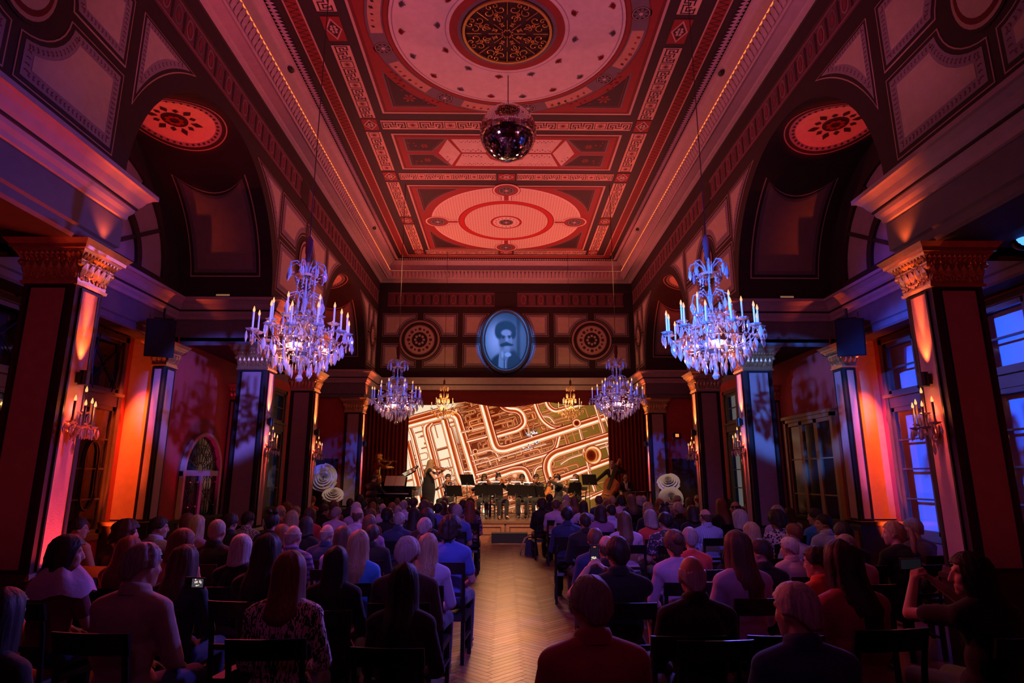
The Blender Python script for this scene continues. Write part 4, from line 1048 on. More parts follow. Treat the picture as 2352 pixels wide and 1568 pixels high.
# doors on the end walls of the far niches
for s in (-1, 1):
    b = MB(); x0, x1 = min(s*4.95, s*5.6), max(s*4.95, s*5.6); b.box(x0, 18.0, 0, x1, 18.05, 2.2); b.box(x0-.06, 17.98, 0, x0, 18.05, 2.26); b.box(x1, 17.98, 0, x1+.06, 18.05, 2.26); b.box(x0-.06, 17.98, 2.2, x1+.06, 18.05, 2.28)
    for z0, z1 in ((.15, .95), (1.1, 2.05)): b.box(x0+.1, 17.99, z0, x1-.1, 18.0, z1)
    d = struct(b.build('door_'+('3' if s < 0 else '4'), M_wood))
b = MB(); b.box(-.11, -.02, -.07, .11, .02, .07); ex = b.build('exit_sign', M_black, None, loc=(5.05, 17.96, 2.95)); tag(ex, 'small dark emergency sign with an orange glow above the far door', 'sign')
b = MB(); b.box(-.05, -.026, -.045, .05, -.021, .045); b.build('lit_face', emat('sign_glow', (1, .25, .05), .3), ex)

# ================================================================== loudspeakers, shelf lamps, spotlight
def make_speaker():
    root = empty('loudspeaker')
    b = MB(); b.faces([(-.16, .17, -.30), (.16, .17, -.30), (.21, -.17, -.30), (-.21, -.17, -.30), (-.16, .17, .30), (.16, .17, .30), (.21, -.17, .30), (-.21, -.17, .30)], [(3, 2, 1, 0), (4, 5, 6, 7), (0, 1, 5, 4), (1, 2, 6, 5), (2, 3, 7, 6), (3, 0, 4, 7)]); b.build('cabinet', M_black, root)
    b = MB(); b.box(-.19, -.182, -.28, .19, -.172, .28); b.build('grille', mat('speaker_mesh', (.02, .02, .022), .7, bump=.4, bscale=200), root)
    b = MB(); b.tube([(0, .05, .30), (0, .05, .48)], .02, 6); b.box(-.14, .03, .30, .14, .08, .325); b.build('bracket', M_black, root); return root
sp = make_speaker(); sp.location = (-5.58, 9.62, 3.96); sp.rotation_euler = (R(14), 0, R(22)); tag(sp, 'black loudspeaker hanging above the glowing wall on the piano side', 'loudspeaker')
sp2 = copy_tree(sp); sp2.location = (5.62, 9.62, 4.0); sp2.rotation_euler = (R(14), 0, R(-22)); tag(sp2, 'black loudspeaker hanging beside the blue window', 'loudspeaker')
for s in (-1, 1):
    root = empty('shelf_lamp', (s*5.05, 10.45, 4.9)); tag(root, f'small glowing lamp on the ledge under the big vault, {side_name[s]} side', 'lamp')
    b = MB(); b.box(-.14, -.05, 0, .14, .05, .045); b.build('housing', M_black, root); b = MB(); b.box(-.12, -.055, .008, .12, -.05, .04); b.build('lens', emat('shelf_glow', (.9, .4, .2), .06), root)
root = empty('spotlight', (5.28, 5.75, 4.14)); tag(root, 'round spotlight with a bright blue lens at the edge of the double bass side', 'spotlight')
b = MB(); b.ball((0, 0, 0), .12, 14, 10); b.build('housing', M_black, root, True); b = MB(); b.ball((-.02, -.06, 0), .10, 14, 10); b.build('lens', emat('blue_lens', (.05, .2, 1), .8), root, True)
b = MB(); b.tube([(0, 0, .1), (0, 0, .30)], .015, 6); b.build('bracket', M_black, root)
for x, y in ((-3.99, 9.3), (3.99, 9.3), (-3.99, 16.2), (3.99, 16.2)):
    b = MB(); b.ball((0, 0, 0), (.07, .10, .03), 10, 6); o = b.build('ceiling_vent', M_black, cornice if False else None, True, (math.copysign(3.78, x), y, 8.685)); tag(o, f'small dark sensor in the ceiling cove, {side_name[1 if x > 0 else -1]} side, {"nearer" if y < 12 else "deeper in the hall"}', 'vent')  # flattened balls stand for dark oval vent openings

# ================================================================== chandeliers
def make_chandelier(gold=False):
    root = empty('crystal_chandelier'); Mm = M_brass
    b = MB(); b.lathe([(.004, 0), (.03, .01), (.045, .04), (.03, .07), (.015, .09), (.02, .12)], 10); b.build('finial', M_cry, root)
    b = MB(); b.lathe([(.012, .1), (.03, .2), (.05, .28), (.02, .36), (.03, .5), (.06, .56), (.02, .64), (.035, .75), (.015, .85), (.04, .98), (.012, 1.1), (.012, 1.44)], 10); b.build('column', M_cry, root, True)
    b = MB(); b.lathe([(.02, .30), (.15, .34), (.21, .42), (.20, .43), (.14, .36), (.02, .32)], 16); b.build('bowl', M_cry, root)
    def arm(r_, z, a, up):
        cv = []
        for i in range(11):
            t = i/10; P = ((.03, .48), (r_*.35, .30), (r_*.75, z-.22), (r_, z-.02)) if not up else ((.03, .60), (r_*.3, .85), (r_*.7, z-.25), (r_, z-.02))
            w_ = ((1-t)**3, 3*t*(1-t)**2, 3*t*t*(1-t), t**3); rr = sum(p[0]*k for p, k in zip(P, w_)); zz = sum(p[1]*k for p, k in zip(P, w_)); cv.append((rr*cos(a), rr*sin(a), zz))
        m = MB(); m.tube(cv, .008, 5); m.build('arm', M_cry, root, True)
        x, y = r_*cos(a), r_*sin(a)
        inst(ME_pan, 'drip_pan', root, (x, y, z), (0, 0, a), 1.25); c_ = inst(ME_can, 'candle', root, (x, y, z+.008)); inst(ME_bulb2, 'bulb', c_, (0, 0, .20), (0, 0, 0), 1.15)
        for j in range(3):
            aa = a+(j-1)*1.5; inst((ME_drop, ME_plaq, ME_drop)[j], 'crystal_drop', root, (x+.058*cos(aa), y+.058*sin(aa), z-.006), (0, 0, aa+random.random()), 1.25 if j == 1 else 1.0)
    for k in range(12): arm(.50+.05*(k % 2), .56-.03*(k % 2), 2*pi*k/12+.1, False)
    for k in range(6): arm(.34, .70, 2*pi*k/6+.3, True)
    for r_, z, n, sc_ in ((.46, .44, 22, 1.3), (.38, .38, 18, 1.35), (.30, .30, 16, 1.3), (.21, .24, 12, 1.25), (.12, .19, 8, 1.2), (.18, .74, 10, 1.0), (.12, .90, 8, 1.0)):
        for k in range(n):
            a = 2*pi*(k+.5*random.random())/n; inst(ME_drop if k % 2 else ME_plaq, 'crystal_drop', root, (r_*cos(a), r_*sin(a), z+.015*random.uniform(-1, 1)), (0, 0, a), sc_)
    for r_, z in ((.46, .445), (.30, .305), (.18, .745)):
        h = MB(); h.tube([(r_*cos(2*pi*i/24), r_*sin(2*pi*i/24), z) for i in range(25)], .005, 4); h.build('hoop', Mm, root, True)
    # upper scrolls with grape-like clusters, and the crown
    for k in range(8):
        a = 2*pi*k/8; m = MB(); P = [(.02, .98), (.10, 1.06), (.19, 1.02), (.21, .94)]
        m.tube([(r_*cos(a), r_*sin(a), z) for r_, z in P], .008, 5); m.build('scroll', M_cry, root, True)
        inst(ME_plaq, 'crystal_drop', root, (.21*cos(a), .21*sin(a), .94), (0, 0, a), 1.3)
        m = MB(); P = [(.03, 1.24), (.06, 1.36), (.13, 1.43), (.20, 1.40), (.215, 1.36)]
        m.tube([(r_*cos(a), r_*sin(a), z) for r_, z in P], .010, 5); m.build('crown_arm', M_cry, root, True)
        for j in range(2): inst(ME_drop, 'crystal_drop', root, (.215*cos(a+j*.12), .215*sin(a+j*.12), 1.36), (0, 0, a), 1.2+.2*j)
        inst(ME_drop, 'crystal_drop', root, (.10*cos(a), .10*sin(a), 1.26), (0, 0, a), .9)
        m = MB()
        for i in range(9): t = i/8; rr = .20-.06*sin(pi*t)-.07*t; m.ball((rr*cos(a), rr*sin(a), 1.32-.34*t), .010, 5, 4)
        tag(m.build('bead_chain', M_cry, root), kind='stuff')
    b = MB(); b.lathe([(.02, 1.28), (.10, 1.25), (.13, 1.27), (.02, 1.30)], 14); b.build('crown_dish', mat('warm_dish', (.7, .4, .3), .3), root)
    g_ = MB()
    r_ = random.Random(3)
    for i in range(420):                               # small beads filling the body, too small to pick apart
        t = r_.random(); zz = .22+.62*t; rr = (.10+.33*sin(pi*min(1, t*1.15)))*sqrt(r_.random()); a = 2*pi*r_.random()
        c0 = (rr*cos(a), rr*sin(a), zz); d = .014
        g_.faces([(c0[0]+d, c0[1], c0[2]), (c0[0], c0[1]+d, c0[2]), (c0[0]-d, c0[1], c0[2]), (c0[0], c0[1]-d, c0[2]), (c0[0], c0[1], c0[2]+d*1.7), (c0[0], c0[1], c0[2]-d*1.7)], [(0, 1, 4), (1, 2, 4), (2, 3, 4), (3, 0, 4), (1, 0, 5), (2, 1, 5), (3, 2, 5), (0, 3, 5)])
    tag(g_.build('small_beads', M_cry, root), kind='stuff')
    b = MB(); b.lathe([(.012, 1.44), (.035, 1.47), (.03, 1.52), (.042, 1.56), (.045, 1.72), (.02, 1.76), (.006, 1.78)], 10); b.build('tassel', mat('tassel', (.12, .03, .03), .8), root, True)
    return root
ch0 = make_chandelier()
cord_m = mat('cord', (.025, .014, .012), .8)
def hang(o, x, y, z, ztop, z0, rz):
    o.location = (x, y, z); o.rotation_euler = (0, 0, rz)
    b = MB(); s_ = o.scale[0]; b.tube([(0, 0, z0), (0, 0, (ztop-z)/s_)], .0065/s_, 6); b.build('cord', cord_m, o)
for i, (x, y, z, rz, lab) in enumerate(((-2.42, 7.0, 2.84, 0, 'big crystal chandelier with violet candles nearer the camera on the piano side'), (2.46, 7.0, 2.88, .5, 'big crystal chandelier glowing bright blue nearer the camera on the double bass side'),
                           (-2.46, 13.6, 2.90, .9, 'blue lit crystal chandelier deeper in the hall on the piano side'), (2.52, 13.6, 2.94, 1.3, 'blue lit crystal chandelier deeper in the hall on the double bass side'))):
    o = ch0 if i == 0 else copy_tree(ch0); ch_list = globals().setdefault('CH', []); ch_list.append((o, x, y, z, rz)); tag(o, lab, 'chandelier', 'large crystal chandeliers')
def make_gold_chandelier():
    root = empty('small_chandelier')
    b = MB(); b.lathe([(.004, 0), (.03, .02), (.012, .06), (.03, .2), (.015, .45), (.03, .6), (.01, .75), (.008, 1.0)], 8); b.build('column', M_brass, root, True)
    for k in range(10):
        a = 2*pi*k/10; r_ = .36 if k % 2 else .26; z = .34 if k % 2 else .46
        m = MB(); m.tube([(q_*cos(a), q_*sin(a), zz) for q_, zz in ((.02, .40), (r_*.5, .24), (r_, z))], .007, 5); m.build('arm', M_brass, root, True)
        inst(ME_pan, 'drip_pan', root, (r_*cos(a), r_*sin(a), z), (0, 0, a), .8); c_ = inst(ME_shortcan, 'candle', root, (r_*cos(a), r_*sin(a), z)); inst(ME_bulb, 'bulb', c_, (0, 0, .13))
    M_amb = mat('amber_crystal', (.85, .55, .28), .15, spec=.8)
    me = ME_drop.copy(); me.materials[0] = M_amb
    for r_, z, n in ((.38, .30, 18), (.28, .24, 14), (.18, .16, 10), (.16, .62, 10), (.12, .78, 8), (.12, .98, 10)):
        for k in range(n): a = 2*pi*k/n; inst(me, 'crystal_drop', root, (r_*cos(a), r_*sin(a), z), (0, 0, a), 1.1)
    for r_, z in ((.12, .98), (.16, .62), (.28, .24)):
        h = MB(); h.tube([(r_*cos(2*pi*i/20), r_*sin(2*pi*i/20), z) for i in range(21)], .005, 4); h.build('hoop', M_brass, root, True)
    b = MB(); b.lathe([(.01, 1.0), (.035, 1.04), (.03, 1.16), (.006, 1.2)], 8); b.build('tassel', mat('tassel', (.12, .03, .03), .8), root, True)
    return root
g0 = make_gold_chandelier(); g1 = copy_tree(g0)
for o, x, lab in ((g0, -1.86, 'small golden chandelier before the stage opening on the piano side'), (g1, 1.96, 'small golden chandelier before the stage opening on the double bass side')):
    tag(o, lab, 'chandelier', 'small golden chandeliers'); o.scale = (1.02,)*3; hang(o, x, 18.2, 3.42, 8.74, 1.2, 0)
    point('gold_chandelier_glow', (x, 18.2, 3.95), 8, (1, .45, .16), .12)
for o, x, y, z, rz in CH:
    o.scale = (1.02,)*3; hang(o, x, y, z, 8.74, 1.78, rz)
    [point('chandelier_glow', (x+.26*cos(a_), y+.26*sin(a_), z+.40), 1.9, (1, .36, .26), .03) for a_ in (0.4, 2.5, 4.6)]

# ================================================================== mirror ball
root = empty('mirror_ball', (.02, 9.48, 7.60)); tag(root, 'large mirror ball hanging under the painted ceiling', 'mirror ball')
b = MB(); b.ball((0, 0, 0), .485, 40, 26); b.build('core', mat('ball_core', (.03, .02, .02), .5), root)
b = MB(); rr = random.Random(5); r0 = .492
nl = 44
for i in range(1, nl):
    th = pi*i/nl; n = max(6, int(2*pi*sin(th)*r0/.036)); hw = .016
    for j in range(n):
        ph = 2*pi*j/n+i*.13; c0 = Vector((sin(th)*cos(ph), sin(th)*sin(ph), cos(th)))
        nn = (c0+Vector((rr.gauss(0, .02), rr.gauss(0, .02), rr.gauss(0, .02)))).normalized(); u = nn.cross(Vector((0, 0, 1))).normalized(); v_ = nn.cross(u)
        P = c0*r0; b.face([tuple(P+u*a_*hw+v_*d_*hw) for a_, d_ in ((-1, -1), (1, -1), (1, 1), (-1, 1))])
tag(b.build('mirror_tiles', mat('mirror', (.80, .78, .80), .06, metal=1.0, var=.05), root), kind='stuff')
b = MB(); b.lathe([(.06, .46), (.06, .50), (.02, .53), (.008, .56)], 12); b.build('collar', M_black, root)
b = MB(); b.tube([(0, 0, .56), (0, 0, 1.13)], .008, 6); b.build('cord', cord_m, root)

# ================================================================== stage
SH = 0.54
b = MB(); b.box(-4.24, 17.7, 0, 4.24, 18.0, SH-.03); b.box(-4.79, 18.44, 0, 4.79, 21.95, SH-.03)
b.box(-4.24, 17.66, SH-.06, 4.24, 18.44, SH); b.box(-4.79, 18.44, SH-.06, 4.79, 21.95, SH)
stage = struct(b.build('stage_floor', mat('stage_boards', (.17, .085, .045), .38, var=.35, scale=5)), 'wooden stage platform with a panelled front')
for i in range(8):
    x0 = -4.1+i*1.03; f = MB(); fr = lambda u, v, h: (u, 17.7-h, v)
    f.ring(rect(x0, .08, x0+.98, SH-.08), rect(x0+.09, .16, x0+.89, SH-.15), 0, .025, fr); f.plate(rect(x0+.12, .19, x0+.86, SH-.18), 0, .015, fr); f.build('front_panel', M_mwood, stage)
f = MB(); f.box(-4.24, 17.60, 0, 4.24, 17.7, .07); f.box(-4.24, 17.64, .07, 4.24, 17.7, .10); f.build('plinth', M_mwood, stage)
root = empty('step_box', (.11, 17.38, 0)); tag(root, 'low black step box in front of the stage at the end of the aisle', 'step')
b = MB(); b.box(-.49, -.14, 0, .49, .20, .25); b.build('body', M_black, root); b = MB(); b.box(-.50, -.15, .25, .50, .21, .265); b.build('top', mat('step_top', (.06, .05, .045), .6), root)
# back of the stage
b = MB(); b.face([(-6, 21.95, 0), (6, 21.95, 0), (6, 21.95, 5.5), (-6, 21.95, 5.5)]); b.face([(-6, 19.5, 5.2), (6, 19.5, 5.2), (6, 21.95, 5.2), (-6, 21.95, 5.2)])
for s in (-1, 1): b.face([(s*4.80, 18.4, 0), (s*4.80, 21.95, 0), (s*4.80, 21.95, 5.2), (s*4.80, 18.4, 5.2)]); b.face([(s*4.25, 19.5, 4.05), (s*4.8, 19.5, 4.05), (s*4.8, 19.5, 5.2), (s*4.25, 19.5, 5.2)])
struct(b.build('wall_stage', mat('stage_wall_red', (.22, .02, .03), .8)))
M_velvet = mat('red_velvet', (.26, .012, .018), .75, sheen=.4, var=.2)
def curtain(x0, x1, y, z0, z1, label, folds):
    b = MB(); n = folds*10; v = []
    for j in range(2):
        z = (z0, z1)[j]
        for i in range(n+1):
            t = i/n; v.append((x0+(x1-x0)*t, y-.07*sin(2*pi*folds*t)-.02*sin(5*pi*folds*t+j), z))
    b.faces(v, [(i, i+1, n+2+i, n+1+i) for i in range(n)]); o = b.build('curtain', M_velvet, None, True); tag(o, label, 'curtain', 'stage curtains'); return o
curtain(-4.74, -3.28, 20.6, SH, 4.9, 'red velvet curtain drawn aside behind the piano', 11)
curtain(3.46, 4.74, 20.6, SH, 4.9, 'red velvet curtain drawn aside behind the double bass player', 10)
b = MB(); n = 90; rows = 9; v = []
for j in range(rows+1):
    for i in range(n+1):
        x = -4.1+8.2*i/n; t = (x+4.1)/8.2*3; f_ = t-int(min(t, 2.999)); sag = .14*sin(pi*f_)
        zb = 4.17-sag+.10*abs(x)/4; z = 4.95+(zb-4.95)*j/rows
        v.append((x, 20.25-.03*sin(j*2.2+sag*30)-.05*(j/rows), z))
b.faces(v, [(j*(n+1)+i, j*(n+1)+i+1, (j+1)*(n+1)+i+1, (j+1)*(n+1)+i) for j in range(rows) for i in range(n)])
tag(b.build('valance', M_velvet, None, True), 'red swagged valance across the top of the stage opening', 'curtain')

# ---- the big screen and its picture of copper pipes
class Paint2(MB):
    def __init__(s): super().__init__(); s.col = []
    def quadc(s, pts, cols): i = s.add(pts); s.f.append(tuple(range(i, i+len(pts)))); s.m.append(0); s.col.extend(cols)
    def buildc(s, name, m, parent):
        o = s.build(name, m, parent); ca = o.data.color_attributes.new('Col', 'FLOAT_COLOR', 'POINT')
        a = np.ones((len(s.v), 4), np.float32); a[:, :3] = np.array(s.col, np.float32)**2.2; ca.data.foreach_set('color', a.ravel()); return o
YS = 21.5
def su(x, y, h=0): return (-4.018+x*.0034871, YS-h, 4.8645-y*.0033757)      # picture units to the plane of the screen
W = Paint2()
def bgcol(x, y):
    c0, c1, c2 = np.array((.98, .88, .74)), np.array((.40, .13, .05)), np.array((.60, .42, .17))
    t = x/2200.0
    c = c0 if t < .28 else (c0+(c1-c0)*(t-.28)/.06 if t < .34 else (c1 if t < .62 else (c1+(c2-c1)*(t-.62)/.06 if t < .68 else c2)))
    k = 1.0-.25*max(0, t-.7)/.3-.0001*abs(y-600)
    return tuple(np.clip(c*k, 0, 1))
X0p, X1p, Y0p, Y1p = 150, 2215, 60, 1275
nx, nyy = 60, 24
for j in range(nyy):
    for i in range(nx):
        xs = (X0p+(X1p-X0p)*i/nx, X0p+(X1p-X0p)*(i+1)/nx); ys = (Y0p+(Y1p-Y0p)*j/nyy, Y0p+(Y1p-Y0p)*(j+1)/nyy)
        P = [(xs[0], ys[0]), (xs[1], ys[0]), (xs[1], ys[1]), (xs[0], ys[1])]; W.quadc([su(*p, .03) for p in P], [bgcol(*p) for p in P])
LANE = [(-1, (.26, .03, .01)), (-.9, (.85, .30, .10)), (-.78, (1, .76, .52)), (-.68, (.72, .22, .07)), (-.55, (1, .88, .72)), (-.38, (1, .95, .86)), (-.2, (1, .90, .76)), (-.08, (.86, .44, .21)), (.06, (.70, .19, .06)), (.2, (.46, .07, .02)), (.34, (.86, .38, .15)), (.42, (.50, .08, .02)), (.58, (.94, .56, .33)), (.70, (1, .90, .76)), (.78, (.72, .2, .06)), (.9, (.42, .05, .02)), (1, (.2, .02, .01))]
hz = [.0302]
def clip(p): return (min(max(p[0], X0p), X1p), min(max(p[1], Y0p), Y1p))
def roundpath(pts, r_, n=7):
    out = [Vector(pts[0])]
    for i in range(1, len(pts)-1):
        p, a, c = Vector(pts[i]), Vector(pts[i-1]), Vector(pts[i+1]); da, dc = (a-p), (c-p); q_ = min(r_, da.length*.49, dc.length*.49); p0, p1 = p+da.normalized()*q_, p+dc.normalized()*q_
        for k in range(n+1): t = k/n; out.append(p0*(1-t)**2+p*2*t*(1-t)+p1*t*t)
    return out+[Vector(pts[-1])]
def pipe(pts, w_, r_=60, lane=LANE, dim=1.0):
    P = roundpath(pts, r_); hz[0] += .00006; k = len(P); rows = []
    for i in range(k):
        t = (P[min(i+1, k-1)]-P[max(i-1, 0)]).normalized(); n_ = Vector((t.y, -t.x))
        if n_.y > 0 or (abs(n_.y) < .3 and n_.x > 0): pass
        rows.append((P[i], n_))
    for i in range(k-1):
        for a in range(len(lane)-1):
            q_ = []
            for (pp, nn), l in ((rows[i], lane[a]), (rows[i+1], lane[a]), (rows[i+1], lane[a+1]), (rows[i], lane[a+1])): q_.append((pp+nn*l[0]*w_/2, l[1]))
            xs = [p.x for p, _ in q_]; ys = [p.y for p, _ in q_]
            if max(xs) < X0p or min(xs) > X1p or max(ys) < Y0p or min(ys) > Y1p: continue
            W.quadc([su(*clip(p), hz[0]) for p, _ in q_], [tuple(x*dim for x in c) for _, c in q_])
rs = random.Random(11)
u = Vector((.962, -.275)); vv = Vector((.275, .962))
SM = [(t, (c[0]*.92, c[1]*.72, c[2]*.55)) for t, c in LANE]
def thin(x, y, L1, L2, w_, dim=1.0, three=True):
    p = Vector((x, y)); pts = [p, p+u*L1, p+u*L1+vv*L2]
    if three: pts.append(p+u*L1*.2+vv*L2)
    pipe([tuple(q_) for q_ in pts], w_, 26, SM if w_ > 14 else SM[::2]+SM[-1:], dim)
for i in range(230):                                 # small fittings behind the big pipes
    x, y = rs.uniform(700, 1720), rs.uniform(90, 1250); thin(x, y, rs.uniform(40, 170)*rs.choice((-1, 1)), rs.uniform(30, 110)*rs.choice((-1, 1)), rs.uniform(6, 26), rs.uniform(.7, 1.05), rs.random() < .5)
for i in range(26):
    x, y = rs.uniform(160, 700), rs.uniform(250, 1150); thin(x, y, rs.uniform(60, 170), rs.uniform(60, 200), rs.choice((9, 12, 16, 22)), .9, rs.random() < .6)
for i in range(90):                                  # middle-sized pipes on the slanting grid
    x, y = rs.uniform(690, 1680), rs.uniform(80, 1260); thin(x, y, rs.uniform(90, 330)*rs.choice((-1, 1)), rs.uniform(40, 160)*rs.choice((-1, 1)), rs.uniform(18, 44), rs.uniform(.75, 1.0), rs.random() < .4)
for i in range(26):
    x, y = rs.uniform(1650, 2180), rs.uniform(100, 1200); thin(x, y, rs.uniform(80, 260)*rs.choice((-1, 1)), rs.uniform(60, 260), rs.choice((6, 8, 16, 22)), .95, rs.random() < .5)
for pts, w_, r_ in (
    ([(160, 560), (330, 1180), (360, 1290)], 86, 40), ([(150, 360), (205, 330), (480, 250)], 78, 40), ([(190, 430), (225, 520), (400, 1150)], 46, 30),
    ([(520, 345), (390, 375), (345, 410), (350, 470), (470, 880), (560, 1250)], 64, 60), ([(420, 380), (385, 420), (540, 960)], 34, 30),
    ([(530, 330), (700, 930), (730, 990), (880, 985)], 84, 70), ([(600, 420), (760, 960)], 40, 30), ([(150, 395), (590, 268), (660, 300), (880, 1000), (960, 1290)], 96, 90),
    ([(700, 470), (1010, 390)], 26, 20), ([(760, 560), (1060, 480)], 40, 20), ([(800, 700), (1000, 640), (1070, 680), (1100, 760)], 30, 40), ([(820, 760), (980, 720), (1010, 800)], 20, 30),
    ([(1060, 500), (1280, 435), (1345, 375), (1320, 280), (1270, 240), (1160, 230), (1095, 170), (1110, 60)], 74, 90), ([(1340, 110), (1310, 190), (1180, 190), (1150, 60)], 30, 50),
    ([(1440, 60), (1460, 200), (1530, 350), (1630, 420), (1700, 420)], 52, 120), ([(1540, 60), (1590, 200), (1650, 245), (2250, 90)], 60, 80), ([(1530, 300), (1600, 300), (1650, 370)], 30, 40),
    ([(860, 890), (1560, 690), (1655, 640), (1690, 500)], 50, 90), ([(840, 800), (1560, 585)], 22, 20), ([(1380, 420), (1400, 560)], 18, 20),
    ([(860, 980), (1240, 850), (1340, 845), (1380, 920), (1430, 1100), (1480, 1290)], 84, 90), ([(900, 1060), (1200, 970), (1260, 1000), (1320, 1290)], 34, 50), ([(760, 960), (820, 1010), (900, 1000)], 40, 40),
    ([(880, 1150), (1180, 1060)], 26, 20), ([(900, 1240), (1220, 1140)], 26, 20), ([(1000, 1275), (1250, 1210)], 18, 10),
    ([(890, 60), (1040, 590), (1070, 640), (1140, 645), (2260, 290)], 98, 100), ([(1420, 1000), (1440, 850), (1480, 810), (1560, 800)], 34, 50),
    ([(2030, 60), (2130, 420), (2240, 830)], 32, 20), ([(2090, 60), (2210, 470)], 22, 20), ([(1900, 430), (1930, 560)], 30, 20),
    ([(1620, 1050), (1560, 830), (1580, 740), (1650, 680), (2260, 500)], 96, 110), ([(1700, 790), (1790, 730), (2240, 590)], 26, 40),
    ([(1600, 970), (2260, 745)], 80, 40), ([(1980, 860), (2040, 1060)], 38, 20), ([(1950, 720), (1930, 660), (1970, 620), (2180, 560)], 40, 50), ([(1940, 640), (1990, 850)], 34, 30),
    ([(1980, 1130), (2260, 1030)], 52, 20), ([(1700, 1190), (2000, 1100)], 34, 20)):
    pipe(pts, w_, r_)
def disc(x, y, r_, cols, n=28, ry=1.0):
    hz[0] += .0001
    for (k0, c0), (k1, c1) in zip(cols, cols[1:]):
        for i in range(n):
            a0, a1 = 2*pi*i/n, 2*pi*(i+1)/n; q_ = [(x+r_*k*cos(a), y+r_*ry*k*sin(a)) for k, a in ((k0, a0), (k1, a0), (k1, a1), (k0, a1))]
            W.quadc([su(*clip(p), hz[0]) for p in q_], [c0, c1, c1, c0])
BELL = [(.0, (.25, .03, .01)), (.45, (.45, .08, .02)), (.62, (.80, .35, .14)), (.78, (1, .86, .66)), (.90, (.80, .36, .14)), (1, (.3, .04, .01))]
disc(1872, 372, 46, BELL); disc(2030, 700, 92, BELL, 32, 1.1); disc(2010, 705, 60, [(0, (.18, .02, .01)), (.7, (.42, .10, .02)), (1, (.9, .55, .25))], 28, 1.2)
disc(850, 665, 30, BELL); disc(800, 430, 24, BELL); disc(1245, 905, 26, [(0, (1, .78, .62)), (1, (.85, .45, .28))])
for (x, y, r_) in ((1430, 470, 60), (1370, 490, 34), (1460, 580, 46), (1400, 620, 40), (1160, 520, 20), (1340, 640, 34)):
    for i in range(9):
        a = rs.uniform(0, 6.28); c0 = rs.choice(((.92, .95, 1), (.55, .62, .72), (.2, .2, .25), (.85, .8, .75))); hz[0] += .00005
        q_ = [(x+r_*.5*rs.uniform(-1, 1), y+r_*.5*rs.uniform(-1, 1))]; q_ += [(q_[0][0]+r_*.5*cos(a), q_[0][1]+r_*.5*sin(a)), (q_[0][0]+r_*.5*cos(a+.8), q_[0][1]+r_*.4*sin(a+.8))]
        W.quadc([su(*p, hz[0]) for p in q_], [c0]*3)
disc(960, 125, 60, [(0, (1, 1, .95)), (.35, (1, .95, .8)), (1, (.95, .6, .3))])
root = empty('video_screen', (0, 0, 0)); tag(root, 'huge video screen showing shiny copper pipes behind the orchestra', 'screen')
M_scr = attr_emat('screen_picture', 0.27); W.buildc('picture', M_scr, root)
b = MB(); b.box(su(X0p, 0)[0]-.03, YS, su(0, Y1p)[2]-.02, su(X1p, 0)[0]+.03, YS+.12, su(0, Y0p)[2]+.02); b.build('screen_body', M_black, root)

# ---- oval portrait
root = empty('oval_portrait', (0, 19.42, 6.135)); tag(root, 'oval portrait of a man with a moustache, lit blue above the stage', 'picture')
GX, GY = 84, 112; ax, az = .69, .955
def smooth(e0, e1, x): t = np.clip((x-e0)/(e1-e0), 0, 1); return t*t*(3-2*t)
uu, vv_ = np.meshgrid(np.linspace(-1, 1, GX), np.linspace(-1, 1, GY))
img = .42+.38*np.exp(-((uu+.45)**2/.35+(vv_-.0)**2/.5))-.25*smooth(.25, 1, vv_)-.22*smooth(.45, .60, uu)*(1-smooth(.6, .75, uu))
def blob(cx, cy, rx, ry, val, soft=.15, amt=1.0):
    global img
    d = np.sqrt(((uu-cx)/rx)**2+((vv_-cy)/ry)**2); k = (1-smooth(1-soft, 1+soft, d))*amt; img = img*(1-k)+val*k
blob(0, -1.05, .82, .62, .05, .12); blob(-.05, -.85, .30, .80, .62, .06); blob(.35, -.9, .30, .55, .16, .2)
blob(-.07, -.55, .19, .16, .55, .1); blob(0, .02, .30, .37, .60, .12); blob(-.18, .05, .16, .34, .42, .5)
blob(-.02, .47, .42, .22, .05, .25); blob(-.32, .32, .20, .26, .06, .25); blob(.36, .26, .12, .20, .08, .3); blob(.22, .42, .25, .16, .07, .3); blob(.02, .27, .25, .12, .66, .3)
blob(-.14, .14, .11, .035, .12, .4); blob(.18, .15, .10, .03, .16, .4); blob(-.12, .09, .06, .03, .08, .4); blob(.17, .10, .055, .028, .10, .4); blob(.05, .0, .05, .10, .72, .6); blob(.03, -.07, .07, .035, .30, .5)
blob(.02, -.135, .22, .055, .07, .3); blob(.22, -.16, .14, .035, .10, .4); blob(-.16, -.17, .12, .05, .07, .4); blob(.05, -.27, .12, .06, .66, .4)
blob(-.07, -.95, .02, .45, .12, .4); blob(-.07, -.62, .09, .04, .5, .3); blob(.10, -.50, .16, .08, .82, .3); blob(-.16, -.50, .06, .12, .75, .3)
pb = Paint2(); pv = [(ax*x*.0+ax*x, -.01, az*y) for y in np.linspace(-1, 1, GY) for x in np.linspace(-1, 1, GX)]
cols = [tuple(np.clip((g*.9+.03, g*.9+.03, g*.88+.04), 0, 1)) for g in img.ravel()]
pts = []
inside = (uu**2+vv_**2) < 1.0
for j in range(GY-1):
    for i in range(GX-1):
        if inside[j, i] and inside[j+1, i] and inside[j, i+1] and inside[j+1, i+1]:
            ids = (j*GX+i, j*GX+i+1, (j+1)*GX+i+1, (j+1)*GX+i); pb.quadc([pv[k] for k in ids], [cols[k] for k in ids])
m, nt, bs = _nt('portrait_photo'); at_ = nt.nodes.new('ShaderNodeAttribute'); at_.attribute_name = 'Col'; nt.links.new(at_.outputs['Color'], bs.inputs['Base Color']); bs.inputs['Roughness'].default_value = .6
pb.buildc('photograph', m, root)
